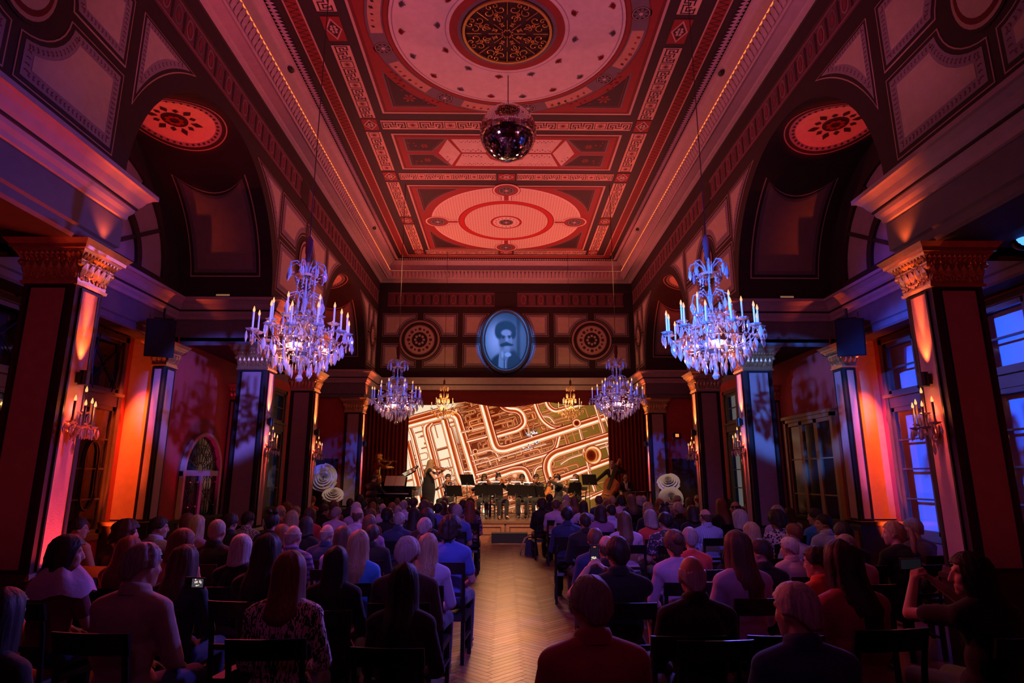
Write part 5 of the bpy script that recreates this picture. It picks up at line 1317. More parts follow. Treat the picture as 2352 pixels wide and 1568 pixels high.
fm = MB(); n = 64; prof = [(0.99, -.02), (1.0, -.05), (1.06, -.07), (1.13, -.06), (1.17, -.02), (1.17, .07)]
v = []
for k, y in prof:
    for i in range(n): a = 2*pi*i/n; v.append((ax*1.0*cos(a)*(1+(k-1)*1.25), y, az*sin(a)*(1+(k-1)*.95)))
fm.faces(v, [(r_*n+i, r_*n+(i+1) % n, (r_+1)*n+(i+1) % n, (r_+1)*n+i) for r_ in range(len(prof)-1) for i in range(n)])
fm.build('frame', mat('portrait_frame', (.07, .035, .03), .35), root, True)
fm = MB(); fm.plate(circ(0, 0, ax, 48, az), 0, .04, lambda a, c, h: (a, .05-h, c)); fm.build('backing', M_black, root)

# ---- giant paper roses beside the stage
M_rose = mat('paper_rose', (.72, .68, .66), .8, var=.08)
def rose(loc, r_, aim, label, stem=True):
    root = empty('paper_rose', loc); tag(root, label, 'flower', 'giant paper roses'); Q = Vector(aim).to_track_quat('Z', 'Y').to_matrix().to_4x4(); rr = random.Random(int(r_*1000)+int(loc[0]*10))
    for ring_, (n, Rk, Hk) in enumerate(((2, .13, .60), (3, .26, .60), (4, .42, .54), (5, .60, .45), (6, .80, .32), (7, 1.0, .14))):
        for i in range(n):
            a0 = 2*pi*i/n+ring_*.9+rr.uniform(-.1, .1); hw = 1.28*pi/n; b = MB(); G, v = 7, []; off = 1+.05*(i % 2)
            for p in range(G+1):
                for q_ in range(G+1):
                    t = p/G; e_ = (q_/G-.5)*2; a = a0+e_*hw; lip = max(0, t-.72)/.28
                    rad = Rk*(.30+.70*sin(t*pi/2))*off*(1+.16*lip*lip)+.03*e_*Rk; z = Hk*(t-.10*abs(e_)**2.5*t)-.07*lip*lip*(1 if ring_ > 1 else .2)-.10*ring_*.3
                    v.append((r_*rad*cos(a), r_*rad*sin(a), r_*z))
            b.faces(v, [(p*(G+1)+q_, p*(G+1)+q_+1, (p+1)*(G+1)+q_+1, (p+1)*(G+1)+q_) for p in range(G) for q_ in range(G)]); b.v = [tuple(Q @ Vector(p)) for p in b.v]; b.build('petal', M_rose, root, True)
    if stem: b = MB(); b.tube([(0, .05, -.05), (0.02, .06, -loc[2]/2), (0, .05, -loc[2])], .02, 6); b.build('stem', mat('rose_stem', (.35, .16, .08), .6), root)
rose((-5.16, 17.62, 1.74), .33, (.35, -1, .10), 'tall white paper rose at the piano side of the stage')
rose((-4.68, 17.0, 1.30), .24, (.2, -.7, .8), 'smaller white paper rose below the tall one at the piano side')
rose((4.62, 17.55, 1.62), .27, (-.3, -.8, .7), 'upper white paper rose at the double bass side of the stage')
rose((4.50, 16.9, 1.20), .28, (-.1, -.9, .4), 'lower white paper rose at the double bass side of the stage')

# ---- grand piano
M_piano = mat('piano_black', (.010, .010, .011), .12, spec=.6, coat=.5)
M_ivory = mat('ivory', (.78, .74, .66), .4); M_paper = mat('sheet_paper', (.80, .78, .72), .7, var=.05)
root = empty('grand_piano', (-3.42, 18.98, SH), R(-14)); tag(root, 'black grand piano with raised lid and open music', 'piano')
out = [(-.74, -.05), (.74, -.05), (.74, .45)]+[(.74-.30*t*t*(3-2*t), .45+.5*t) for t in (.2, .4, .6, .8, 1)]+[(.36, 1.12), (.16, 1.24), (-.15, 1.28), (-.50, 1.20), (-.74, 1.0)]
zf = lambda u, v, h: (u, v, h)
b = MB(); b.plate(out, .66, .94, zf); b.build('case', M_piano, root)
b = MB(); b.box(-.74, -.30, .62, .74, -.05, .72); b.box(-.74, -.30, .72, -.64, .0, .90); b.box(.64, -.30, .72, .74, .0, .90); b.box(-.64, -.06, .72, .64, -.03, .94); b.build('key_bed', M_piano, root)
b = MB()
for i in range(52): b.box(-.63+i*.0242, -.28, .72, -.63+i*.0242+.0228, -.13, .742)
tag(b.build('white_keys', M_ivory, root), kind='stuff')
b = MB()
for i in range(51):
    if i % 7 not in (2, 6): b.box(-.63+(i+.7)*.0242, -.225, .742, -.63+(i+1.25)*.0242, -.13, .755)
tag(b.build('black_keys', M_black, root), kind='stuff')
b = MB(); lid = [(u_, v_) for u_, v_ in out if v_ > .3 or True]; th = R(24); px_ = -.74
b.plate([(u_, max(v_, .42)) for u_, v_ in out], 0, .02, lambda u, v, h: (px_+(u-px_)*cos(th)-h*sin(th), v, .95+(u-px_)*sin(th)+h*cos(th))); b.build('lid', M_piano, root)
b = MB(); b.tube([(.68, .7, .94), (.56, .72, 1.50)], .012, 5); b.build('lid_prop', M_piano, root)
b = MB(); b.faces([(-.38, .10, .95), (.38, .10, .95), (.36, .22, 1.22), (-.36, .22, 1.22), (-.38, .12, .95), (.38, .12, .95), (.36, .24, 1.22), (-.36, .24, 1.22)], [(0, 1, 2, 3), (7, 6, 5, 4), (3, 2, 6, 7), (0, 3, 7, 4), (1, 5, 6, 2)]); b.build('music_desk', M_piano, root)
for x, y in ((-.62, .05), (.62, .05), (-.1, 1.1)):
    b = MB(); b.lathe([(.05, .64), (.055, .5), (.04, .1), (.045, .05), (.03, .0)], 10, (x, y, 0)); b.build('leg', M_piano, root, True)
b = MB(); b.box(-.10, .05, .1, .10, .10, .6); b.box(-.14, -.12, .04, .14, .08, .09); b.build('pedal_lyre', M_piano, root)
M_score = None
def score_mat():
    m, nt, b = _nt('printed_score'); tc = nt.nodes.new('ShaderNodeTexCoord'); wv = nt.nodes.new('ShaderNodeTexWave'); wv.bands_direction = 'Z'; wv.inputs['Scale'].default_value = 14; wv.inputs['Distortion'].default_value = 1.5
    nt.links.new(tc.outputs['Object'], wv.inputs['Vector']); r = nt.nodes.new('ShaderNodeValToRGB'); r.color_ramp.elements[0].color = (.88, .86, .80, 1); r.color_ramp.elements[1].color = (.66, .64, .60, 1); r.color_ramp.elements[0].position = .6
    nt.links.new(wv.outputs['Color'], r.inputs[0]); nt.links.new(r.outputs[0], b.inputs['Base Color']); return m
M_score = score_mat()
so = empty('sheet_music', root.location, R(-14)); tag(so, 'open white sheet music standing on the piano desk', 'sheet music')
for x0, x1 in ((-.34, -.01), (.0, .33)):
    b = MB(); b.faces([(x0, .085, .955), (x1, .085, .955), (x1, .195, 1.25), (x0, .195, 1.25), (x0, .089, .955), (x1, .089, .955), (x1, .199, 1.25), (x0, .199, 1.25)], [(0, 1, 2, 3), (7, 6, 5, 4), (3, 2, 6, 7), (0, 3, 7, 4), (1, 5, 6, 2)]); b.build('page', M_score, so)
bench = empty('piano_bench', (-3.93, 18.52, SH), R(-14)); tag(bench, 'black piano bench under the pianist', 'bench')
b = MB(); b.frustum(-.24, -.17, .24, .17, .36, 0, .415, -.01); b.build('seat', M_black, bench)
for x, y in ((-.21, -.13), (.21, -.13), (-.21, .13), (.21, .13)): b = MB(); b.box(x-.02, y-.02, 0, x+.02, y+.02, .36); b.build('leg', M_black, bench)

# ---- music stands
M_steel = mat('stand_steel', (.20, .19, .18), .35, metal=.7)
def stand(x, y, h, rz, label, w_=.50, lamp=True, tilt=.45):
    root = empty('music_stand', (x, y, SH), rz); tag(root, label, 'music stand', 'music stands on the stage')
    b = MB(); b.tube([(0, 0, .05), (0, 0, h-.12)], .012, 6); b.tube([(0, 0, .05), (0, 0, .5)], .016, 6); b.build('post', M_steel, root)
    for k in range(3): a = 2*pi*k/3+pi/6; b = MB(); b.tube([(0, 0, .14), (.12*cos(a), .12*sin(a), .09), (.28*cos(a), .28*sin(a), .012)], .010, 5); b.build('leg', M_steel, root)
    b = MB(); c_, s_ = cos(tilt), sin(tilt)
    P = lambda u, v, d: (u, s_*v-d*c_, h+v*c_+d*s_) if False else (u, -s_*v+d, h-.02+v*c_)
    b.faces([P(-w_/2, -.17, 0), P(w_/2, -.17, 0), P(w_/2*.96, .17, 0), P(-w_/2*.96, .17, 0), P(-w_/2, -.17, .012), P(w_/2, -.17, .012), P(w_/2*.96, .17, .012), P(-w_/2*.96, .17, .012)], [(3, 2, 1, 0), (4, 5, 6, 7), (0, 1, 5, 4), (1, 2, 6, 5), (2, 3, 7, 6), (3, 0, 4, 7)])
    q0 = P(0, -.17, 0); b.box(-w_/2, q0[1], q0[2]-.01, w_/2, q0[1]+.07, q0[2]+.005); b.build('desk', M_black, root)
    if lamp:
        l = MB(); q1 = P(0, .17, 0); l.tube([q1, (0, q1[1]+.02, q1[2]+.05), (0, q1[1]+.10, q1[2]+.08)], .006, 5); l.build('lamp_arm', M_black, root)
        l = MB(); l.box(-.13, q1[1]+.09, q1[2]+.075, .13, q1[1]+.12, q1[2]+.092); l.build('lamp_bar', emat('stand_lamp', (1, .90, .78), .8), root)
    return root
for x, y, h, rz, lab, w_, lamp in (
    (-1.16, 18.75, 1.16, R(-24), 'tall tilted music stand in front of the solo violinist', .46, True), (-1.52, 18.45, .84, R(-12), 'low music stand beside the solo violinist', .48, False),
    (-.68, 18.30, .86, R(4), 'music stand at the aisle end before the first seated violinist', .46, True), (-.30, 18.28, .86, R(-3), 'music stand before the woman with a hair bun', .46, True),
    (.30, 18.32, .86, R(4), 'music stand before the man with a bow tie', .48, True), (.66, 18.28, .84, R(-14), 'music stand before the second violinist', .44, True),
    (.98, 18.24, .82, R(-28), 'small tilted music stand beside the cellist', .34, False), (2.10, 18.9, .92, R(18), 'music stand between the cellist and the horn player', .40, True),
    (2.56, 18.95, 1.16, R(-20), 'tall tilted music stand before the double bass player', .46, False)):
    stand(x, y, h, rz, lab, w_, lamp)

# ---- timpani
M_copper = mat('kettle_red', (.45, .05, .03), .18, metal=.8); M_skin = mat('drum_skin', (.75, .70, .62), .5)
for x, y, r_, m, lab in ((3.86, 17.98, .325, M_copper, 'glossy red kettledrum at the corner of the stage'), (3.88, 19.55, .28, mat('kettle_copper', (.62, .28, .12), .3, metal=.8), 'copper kettledrum in front of the bearded drummer')):
    root = empty('kettledrum', (x, y, SH)); tag(root, lab, 'drum'); zt = .80
    b = MB(); b.lathe([(.03, zt-.52), (r_*.45, zt-.48), (r_*.80, zt-.32), (r_*.97, zt-.12), (r_, zt-.02), (r_, zt)], 24, cap=False); b.build('bowl', m, root, True)
    b = MB(); b.lathe([(r_*1.02, zt), (0, zt+.004)], 24, cap=False); b.build('drum_head', M_skin, root)
    b = MB(); b.lathe([(r_*1.0, zt-.03), (r_*1.05, zt-.03), (r_*1.05, zt+.012), (r_*1.0, zt+.012)], 24, cap=False); b.build('hoop', M_black, root, True)
    for k in range(6): a = 2*pi*k/6; b = MB(); b.tube([(r_*1.07*cos(a), r_*1.07*sin(a), zt), (r_*1.07*cos(a), r_*1.07*sin(a), zt-.20)], .010, 5); b.build('tuning_rod', M_steel, root)
    for k in range(3): a = 2*pi*k/3+.4; b = MB(); b.tube([(r_*.85*cos(a), r_*.85*sin(a), zt-.25), (r_*.9*cos(a), r_*.9*sin(a), .02)], .018, 6); b.tube([(r_*.3*cos(a), r_*.3*sin(a), zt-.47), (r_*.9*cos(a), r_*.9*sin(a), .2)], .012, 5); b.build('leg', M_steel, root)

# ================================================================== people: building blocks
def capsule(b, p, q_, r0, r1, n=10):
    p, q_ = Vector(p), Vector(q_); d = q_-p
    if d.length < 1e-5: b.ball(p, r0, n, 6); return
    d.normalize(); pts, rs = [], []
    for k in range(4): a = -pi/2+.12+(pi/2-.12)*k/3; pts.append(p+d*r0*sin(a)); rs.append(max(r0*cos(a), .001))
    for k in range(4): a = (pi/2-.12)*k/3; pts.append(q_+d*r1*sin(a)); rs.append(max(r1*cos(a), .001))
    if (pts[4]-pts[3]).length < 1e-6: pts.pop(4); rs.pop(4)
    b.tube(pts, rs, n)
def remeshed(b, name, m, voxel, smooth=2):
    me = bpy.data.meshes.new(name); me.from_pydata(b.v, [], b.f); o = bpy.data.objects.new('tmp', me); C.objects.link(o)
    r_ = o.modifiers.new('r', 'REMESH'); r_.mode = 'VOXEL'; r_.voxel_size = voxel; r_.use_smooth_shade = True
    if smooth: s_ = o.modifiers.new('s', 'SMOOTH'); s_.factor = .5; s_.iterations = smooth
    dg = bpy.context.evaluated_depsgraph_get(); out = bpy.data.meshes.new_from_object(o.evaluated_get(dg)); out.name = name
    bpy.data.objects.remove(o); bpy.data.meshes.remove(me)
    out.materials.clear(); out.materials.append(m); out.polygons.foreach_set('use_smooth', [True]*len(out.polygons)); return out
M_skin1 = mat('skin', (.60, .36, .27), .55, var=.08); M_skin2 = mat('skin_dark', (.22, .11, .07), .5, var=.08)
def head_shapes(b, M, k=1.0):
    T = lambda p: M @ Vector(p)
    R3 = M.to_3x3().to_4x4()
    el = lambda c_, r_: b.ball(T(c_), r_, 14, 10, R3)
    el((0, -.008, .02), (.074*k, .094*k, .098*k)); el((0, .035, -.045), (.057*k, .06*k, .072*k)); el((0, .072, -.098), (.028, .026, .024))
    el((.03, .062, -.03), (.028, .028, .03)); el((-.03, .062, -.03), (.028, .028, .03))
    capsule(b, T((0, .094, .012)), T((0, .112, -.034)), .010, .014, 8); capsule(b, T((-.038, .078, .028)), T((.038, .078, .028)), .014, .014, 8)
    capsule(b, T((-.02, .090, -.064)), T((.02, .090, -.064)), .008, .008, 6); capsule(b, T((-.018, .088, -.078)), T((.018, .088, -.078)), .009, .009, 6)
    for s in (-1, 1): el((s*.077, -.004, -.012), (.012, .021, .031))
def ik(S, Wr, L1, L2, hint):
    S, Wr = Vector(S), Vector(Wr); d = Wr-S; D = min(d.length, (L1+L2)*.995); dn = d.normalized(); a = (L1*L1-L2*L2+D*D)/(2*D); h = sqrt(max(0, L1*L1-a*a))
    hv = Vector(hint); hv = hv-dn*hv.dot(dn); hv = hv.normalized() if hv.length > 1e-5 else dn.orthogonal(); return S+dn*a+hv*h
def hand_shapes(b, E_, Wr, curl, normal):
    """Palm, four unequal bent fingers and a thumb leaving the side of the palm."""
    d = (Vector(Wr)-Vector(E_)).normalized(); n_ = Vector(normal); n_ = (n_-d*n_.dot(d)).normalized(); s_ = d.cross(n_); Wr = Vector(Wr)
    for k in (-.022, 0, .022): capsule(b, Wr+s_*k*.7, Wr+d*.075+s_*k, .015, .015, 6)
    for i, (o_, L_) in enumerate(((-.030, .062), (-.010, .072), (.010, .068), (.030, .052))):
        p0 = Wr+d*.082+s_*o_; d1 = (d*cos(curl*.6)+n_*sin(curl*.6)); p1 = p0+d1*L_*.55; d2 = (d*cos(curl*1.5)+n_*sin(curl*1.5)); p2 = p1+d2*L_*.5
        capsule(b, p0-d*.012, p1, .0085, .008, 6); capsule(b, p1, p2, .008, .0068, 6)
    t0 = Wr+d*.025-s_*.026; t1 = t0+(d*.6-s_*.55+n_*.35).normalized()*.038; t2 = t1+(d*.7+n_*.6-s_*.05).normalized()*.030
    capsule(b, t0, t1, .011, .0095, 6); capsule(b, t1, t2, .0095, .008, 6)
def skeleton(sex, stand=False, lean=0.0, legs='sit'):
    w_ = 1.0 if sex == 'm' else .90; dz = .42 if stand else 0.0
    J = dict(pelvis=(0, -.02, .55+dz), waist=(0, -.045, .72+dz), chest=(0, -.04+lean*.6, .90+dz), neck=(0, -.015+lean, 1.04+dz), head=(0, .015+lean*1.2, 1.182+dz))
    for s, k in ((-1, 'l'), (1, 'r')):
        J['sh'+k] = (s*.172*w_, -.03+lean*.8, .962+dz)
        J['hip'+k] = (s*.09, 0, .53+dz)
        if stand: J['kn'+k] = (s*.10, .03, .50); J['an'+k] = (s*.105, -.02, .085); J['to'+k] = (s*.13, .13, .035)
        else: J['kn'+k] = (s*.12, .43, .50); J['an'+k] = (s*.12, .40, .09); J['to'+k] = (s*.14, .56, .035)
        J['wr'+k] = (s*.11, .27, .615+dz) if not stand else (s*.26, .05, .80)
    return J
def body_mesh(J, sex, yaw, voxel=.011, pitch=0.0, skin=None, hints=None, curls=(.5, .5), norms=((0, 0, -1), (0, 0, -1)), name='person', roll=0.0):
    b = MB(); w_ = 1.0 if sex == 'm' else .9; v = Vector
    HM = Matrix.Translation(J['head']) @ Matrix.Rotation(-R(yaw), 4, 'Z') @ Matrix.Rotation(R(pitch), 4, 'X') @ Matrix.Rotation(R(roll), 4, 'Y')
    head_shapes(b, HM)
    capsule(b, J['neck'], HM @ v((0, -.022, -.05)), .056*w_, .050*w_, 12); capsule(b, (J['shl'][0]*.3, J['neck'][1]-.01, J['neck'][2]-.04), (J['shr'][0]*.3, J['neck'][1]-.01, J['neck'][2]-.04), .05, .05)
    b.ball(J['pelvis'], (.165, .125, .12), 14, 9); b.ball(J['waist'], (.14*w_, .10, .13), 14, 9); b.ball(J['chest'], (.155*w_, .112, .15), 14, 9); nb = Vector(J['neck'])+Vector((0, -.018, -.012))
    for k in 'lr': capsule(b, nb, J['sh'+k], .058, .056, 12)
    capsule(b, Vector(J['shl'])*.75+Vector(J['chest'])*.25, Vector(J['shr'])*.75+Vector(J['chest'])*.25, .07, .07, 12); capsule(b, J['pelvis'], J['chest'], .11, .11, 12)
    J['el'] = {}
    for i, k in enumerate('lr'):
        s = -1 if k == 'l' else 1
        E_ = ik(J['sh'+k], J['wr'+k], .285, .255, (hints or {}).get(k, (s*.6, -.5, -.6))); J['el'][k] = E_
        capsule(b, J['sh'+k], E_, .052*w_, .040*w_); capsule(b, E_, J['wr'+k], .041*w_, .027); hand_shapes(b, E_, J['wr'+k], curls[i], norms[i])
        capsule(b, J['hip'+k], J['kn'+k], .082, .055); capsule(b, J['kn'+k], J['an'+k], .055, .038); capsule(b, J['an'+k], J['to'+k], .036, .026)
    me = remeshed(b, name, skin or M_skin1, voxel, 2); return me, HM
def torso_cloth(J, sex, sleeve, voxel=.012, fat=.013, collar=True, name='shirt', hem=.0):
    b = MB(); w_ = 1.0 if sex == 'm' else .9; f = fat
    p = Vector(J['pelvis']); b.ball((p.x, p.y, p.z+.03), (.165+f, .125+f, .12), 14, 9); b.ball(J['waist'], (.143*w_+f+.012, .105+f, .15), 14, 9); b.ball(J['chest'], (.158*w_+f, .115+f, .15+f*.5), 14, 9); nb = Vector(J['neck'])+Vector((0, -.018, -.014))
    for k in 'lr': capsule(b, nb, J['sh'+k], .058+f*.8, .058+f, 12)
    capsule(b, Vector(J['shl'])*.75+Vector(J['chest'])*.25, Vector(J['shr'])*.75+Vector(J['chest'])*.25, .072+f, .072+f, 12); capsule(b, (J['shl'][0]*.4, J['neck'][1]-.015, J['neck'][2]-.045), (J['shr'][0]*.4, J['neck'][1]-.015, J['neck'][2]-.045), .052+f, .052+f)
    capsule(b, J['pelvis'], J['chest'], .115, .115, 12)
    for k in 'lr':
        S, E_, W_ = Vector(J['sh'+k]), Vector(J['el'][k]), Vector(J['wr'+k])
        if sleeve == 'none': continue
        if sleeve == 'short': capsule(b, S, S.lerp(E_, .62), .056*w_+f, .052*w_+f)
        else: capsule(b, S, E_, .054*w_+f, .044*w_+f); capsule(b, E_, E_.lerp(W_, .93), .044*w_+f, .034+f*.6)
    me = remeshed(b, name, M_skin1, voxel, 3)
    return me
def collar_mesh(J, r_=.066, h=.045):
    b = MB(); n = 20; c_ = Vector(J['neck'])+Vector((0, .0, .0)); v = []
    for k, (rr, z) in enumerate(((r_+.022, -.02), (r_+.014, h*.5), (r_+.004, h), (r_-.004, h*.8), (r_, 0))):
        for i in range(n): a = 2*pi*i/n; v.append((c_.x+rr*cos(a), c_.y+rr*sin(a)*1.05, c_.z+.012+z-.02*sin(a)))
    b.faces(v, [(k*n+i, k*n+(i+1) % n, (k+1)*n+(i+1) % n, (k+1)*n+i) for k in range(4) for i in range(n)]); return mesh_of(b, 'collar', M_skin1, True)
def legs_cloth(J, kind='trousers', voxel=.014, f=.014):
    b = MB(); p = Vector(J['pelvis']); b.ball((p.x, p.y, p.z-.01), (.168+f*.5, .13+f*.5, .115), 14, 9)
    for k in 'lr':
        capsule(b, J['hip'+k], J['kn'+k], .084+f, .058+f)
        if kind == 'trousers': A, K = Vector(J['an'+k]), Vector(J['kn'+k]); capsule(b, K, A.lerp(K, .03), .058+f, .045+f)
    if kind == 'skirt': capsule(b, J['hipl'], J['hipr'], .10, .10); capsule(b, J['knl'], J['knr'], .065, .065); capsule(b, (0, .2, .52), (0, .40, .51), .09, .075)
    return remeshed(b, kind, M_skin1, voxel, 2)
def shoe_mesh():
    b = MB(); b.ball((0, .06, .035), (.043, .125, .036), 12, 8); b.ball((0, -.01, .06), (.04, .055, .055), 12, 8); b.v = [(x, y, max(z, .0)) for x, y, z in b.v]; return mesh_of(b, 'shoe', M_black, True)
ME_shoe = shoe_mesh()
# ---- hair, in the head's own frame (face to +y)
def hair_mesh(kind, seed=0):
    rr = random.Random(seed); b = MB(); n, K = 44, 15
    P = dict(short=(.015, .060, -.005, -.068, .0, .005), shaved=(.004, .058, -.02, -.06, .0, .001), curly=(.034, .06, -.05, -.10, .03, .012), bob=(.022, .062, -.12, -.145, .10, .004), longbob=(.020, .062, -.20, -.25, .12, .004),
             long=(.018, .066, -.33, -.42, .16, .005), bun=(.012, .060, -.02, -.085, .0, .003), updo=(.018, .060, -.03, -.09, .0, .006), pony=(.012, .060, -.02, -.085, .0, .003), bald=(.006, .0, -.02, -.08, .0, .002))[kind if kind != 'cap' else 'short']
    th, zf, zs, zb, flare, nz = P; rows = []; g = [rr.gauss(0, 1) for _ in range(n)]
    for i in range(n):
        ph = 2*pi*i/n; c_ = cos(ph)                     # c=1 front, -1 back
        ang = abs((ph+pi) % (2*pi)-pi)                 # 0 front .. pi back
        if ang < R(52): ze = zf
        elif ang < R(78): t = (ang-R(52))/R(26); ze = zf+(zs-zf)*t
        elif ang < R(115): ze = zs
        else: t = (ang-R(115))/R(65); ze = zs+(zb-zs)*min(1, t*1.4)
        zt = .118+th; col = []
        for k in range(K):
            s_ = k/(K-1); z = zt+(ze-zt)*(s_**1.25 if kind not in ('long', 'longbob') else s_)
            if z > .02: q_ = sqrt(max(0.0, 1-((z-.02)/(.0985+th))**2))
            else:
                dd = .02-z
                q_ = (1-.9*dd*dd/.012*.25) if flare == 0 else (1+flare*min(dd, .22)/.22-.25*max(0, dd-.26)/.2)
                q_ = max(q_, .55)
            nn = nz*(.6*g[i]+.4*rr.gauss(0, 1))*(1 if q_ > .3 else q_*2)
            rx, ry = (.074+th)*q_+nn, (.096+th)*q_+nn
            x, y = rx*sin(ph), -.008+ry*c_
            if z < -.10 and flare > 0 and c_ < 0: y -= .05*min(1, (-.10-z)/.12)
            if kind == 'bald' and z > .045+.004*g[i]: x, y, z2 = x*.9, y*.9, z-.02; col.append((x, y, z2)); continue
            col.append((x, y, z))
        x, y, z = col[-1]; col.append((x*.72, (y+.008)*.72-.008, z+.004)); rows.append(col)
    v = [p for c_ in rows for p in c_]; k1 = K+1
    fs = [(i*k1+k, ((i+1) % n)*k1+k, ((i+1) % n)*k1+k+1, i*k1+k+1) for i in range(n) for k in range(K)]
    b.faces(v, fs)
    if kind in ('bun', 'updo'):
        for c_, r_ in (((.045, -.04, .135), .035), ((-.045, -.04, .135), .035)) if kind == 'bun' else (((0, -.115, .05), .048), ((.02, -.10, .08), .035)): b.ball(c_, r_, 12, 8)
    if kind == 'pony': b.tube([(0, -.10, .05), (0, -.15, .04), (0, -.165, -.05), (.01, -.15, -.18), (.01, -.14, -.24)], [.02, .028, .034, .028, .008], 10)
    if kind == 'cap':
        b = MB(); b.lathe([(.088, .02), (.092, .05), (.085, .10), (.06, .135), (.015, .148), (.001, .149)], 20, (0, -.008, 0)); b.v = [(x, y*1.18, z) for x, y, z in b.v]; b.lathe([(.09, .025), (.125, .015), (.125, .02), (.09, .034)], 20, (0, .035, 0), cap=False)
    return mesh_of(b, 'hair' if kind != 'cap' else 'cap', M_black, True)
def strand_mat(name, col, rough=.58):
    m, nt, bs = _nt(name); L = nt.links; tc = nt.nodes.new('ShaderNodeTexCoord'); mp = nt.nodes.new('ShaderNodeMapping'); mp.inputs['Scale'].default_value = (90, 90, 5)
    n_ = nt.nodes.new('ShaderNodeTexNoise'); n_.inputs['Scale'].default_value = 1.0; n_.inputs['Detail'].default_value = 3
    L.new(tc.outputs['Object'], mp.inputs[0]); L.new(mp.outputs[0], n_.inputs['Vector']); rp = nt.nodes.new('ShaderNodeValToRGB')
    rp.color_ramp.elements[0].position = .3; rp.color_ramp.elements[0].color = tuple(x*.45 for x in col)+(1,); rp.color_ramp.elements[1].position = .7; rp.color_ramp.elements[1].color = tuple(col)+(1,)
    L.new(n_.outputs['Fac'], rp.inputs[0]); L.new(rp.outputs[0], bs.inputs['Base Color']); bs.inputs['Roughness'].default_value = rough
    bp = nt.nodes.new('ShaderNodeBump'); bp.inputs['Strength'].default_value = .5; bp.inputs['Distance'].default_value = .006; L.new(n_.outputs['Fac'], bp.inputs['Height']); L.new(bp.outputs[0], bs.inputs['Normal']); return m
HAIRC = {k: strand_mat('hair_'+k, c_) for k, c_ in dict(dark=(.035, .022, .016), black=(.012, .010, .010), brown=(.14, .075, .04), auburn=(.26, .085, .035), blond=(.55, .38, .20), grey=(.42, .38, .36), white=(.80, .76, .74), red=(.4, .05, .05)).items()}
def pattern_mat(kind):
    m, nt, bs = _nt('cloth_'+kind); L = nt.links; tc = nt.nodes.new('ShaderNodeTexCoord'); rp = nt.nodes.new('ShaderNodeValToRGB'); rp.color_ramp.interpolation = 'CONSTANT'
    a, c_, pos = {'zebra': ((.02, .015, .015), (.95, .76, .70), .5), 'leopard': ((.70, .58, .62), (.03, .02, .03), .22), 'check': ((.05, .05, .10), (.72, .70, .78), .5), 'stripe': ((.45, .55, .85), (.22, .30, .62), .55), 'plaid': ((.35, .25, .45), (.12, .08, .22), .5), 'floral': ((.05, .04, .07), (.62, .48, .62), .58)}[kind]
    rp.color_ramp.elements[0].color = a+(1,); rp.color_ramp.elements[1].color = c_+(1,); rp.color_ramp.elements[1].position = pos
    if kind in ('zebra', 'floral'):
        t = nt.nodes.new('ShaderNodeTexNoise'); mp = nt.nodes.new('ShaderNodeMapping'); mp.inputs['Scale'].default_value = (70, 40, 22) if kind == 'zebra' else (22, 22, 22); t.inputs['Detail'].default_value = 1.5; t.inputs['Scale'].default_value = 1.0; t.inputs['Distortion'].default_value = 1.2
        L.new(tc.outputs['Object'], mp.inputs[0]); L.new(mp.outputs[0], t.inputs['Vector']); L.new(t.outputs['Fac'], rp.inputs[0])
    elif kind == 'leopard':
        t = nt.nodes.new('ShaderNodeTexVoronoi'); t.inputs['Scale'].default_value = 34; L.new(tc.outputs['Object'], t.inputs['Vector'])
        r2 = nt.nodes.new('ShaderNodeMapRange'); r2.inputs[1].default_value = .25; r2.inputs[2].default_value = .7; L.new(t.outputs['Distance'], r2.inputs[0])
        rp.color_ramp.elements[0].color = (.03, .02, .03, 1); rp.color_ramp.elements[1].color = (.70, .58, .62, 1); rp.color_ramp.elements[1].position = .55; L.new(r2.outputs[0], rp.inputs[0])
    elif kind == 'check':
        t = nt.nodes.new('ShaderNodeTexChecker'); t.inputs['Scale'].default_value = 60; L.new(tc.outputs['Object'], t.inputs['Vector']); L.new(t.outputs['Fac'], rp.inputs[0])
    else:
        t = nt.nodes.new('ShaderNodeTexWave'); t.inputs['Scale'].default_value = 12 if kind == 'stripe' else 6; t.bands_direction = 'X' if kind == 'stripe' else 'Z'; t.inputs['Distortion'].default_value = .4; L.new(tc.outputs['Object'], t.inputs['Vector']); L.new(t.outputs['Fac'], rp.inputs[0])
    L.new(rp.outputs[0], bs.inputs['Base Color']); bs.inputs['Roughness'].default_value = .8; return m
def cloth(name, c_): return mat('cloth_'+name, c_, .85, var=.12, scale=14, bump=.25, bscale=40, sheen=.15)
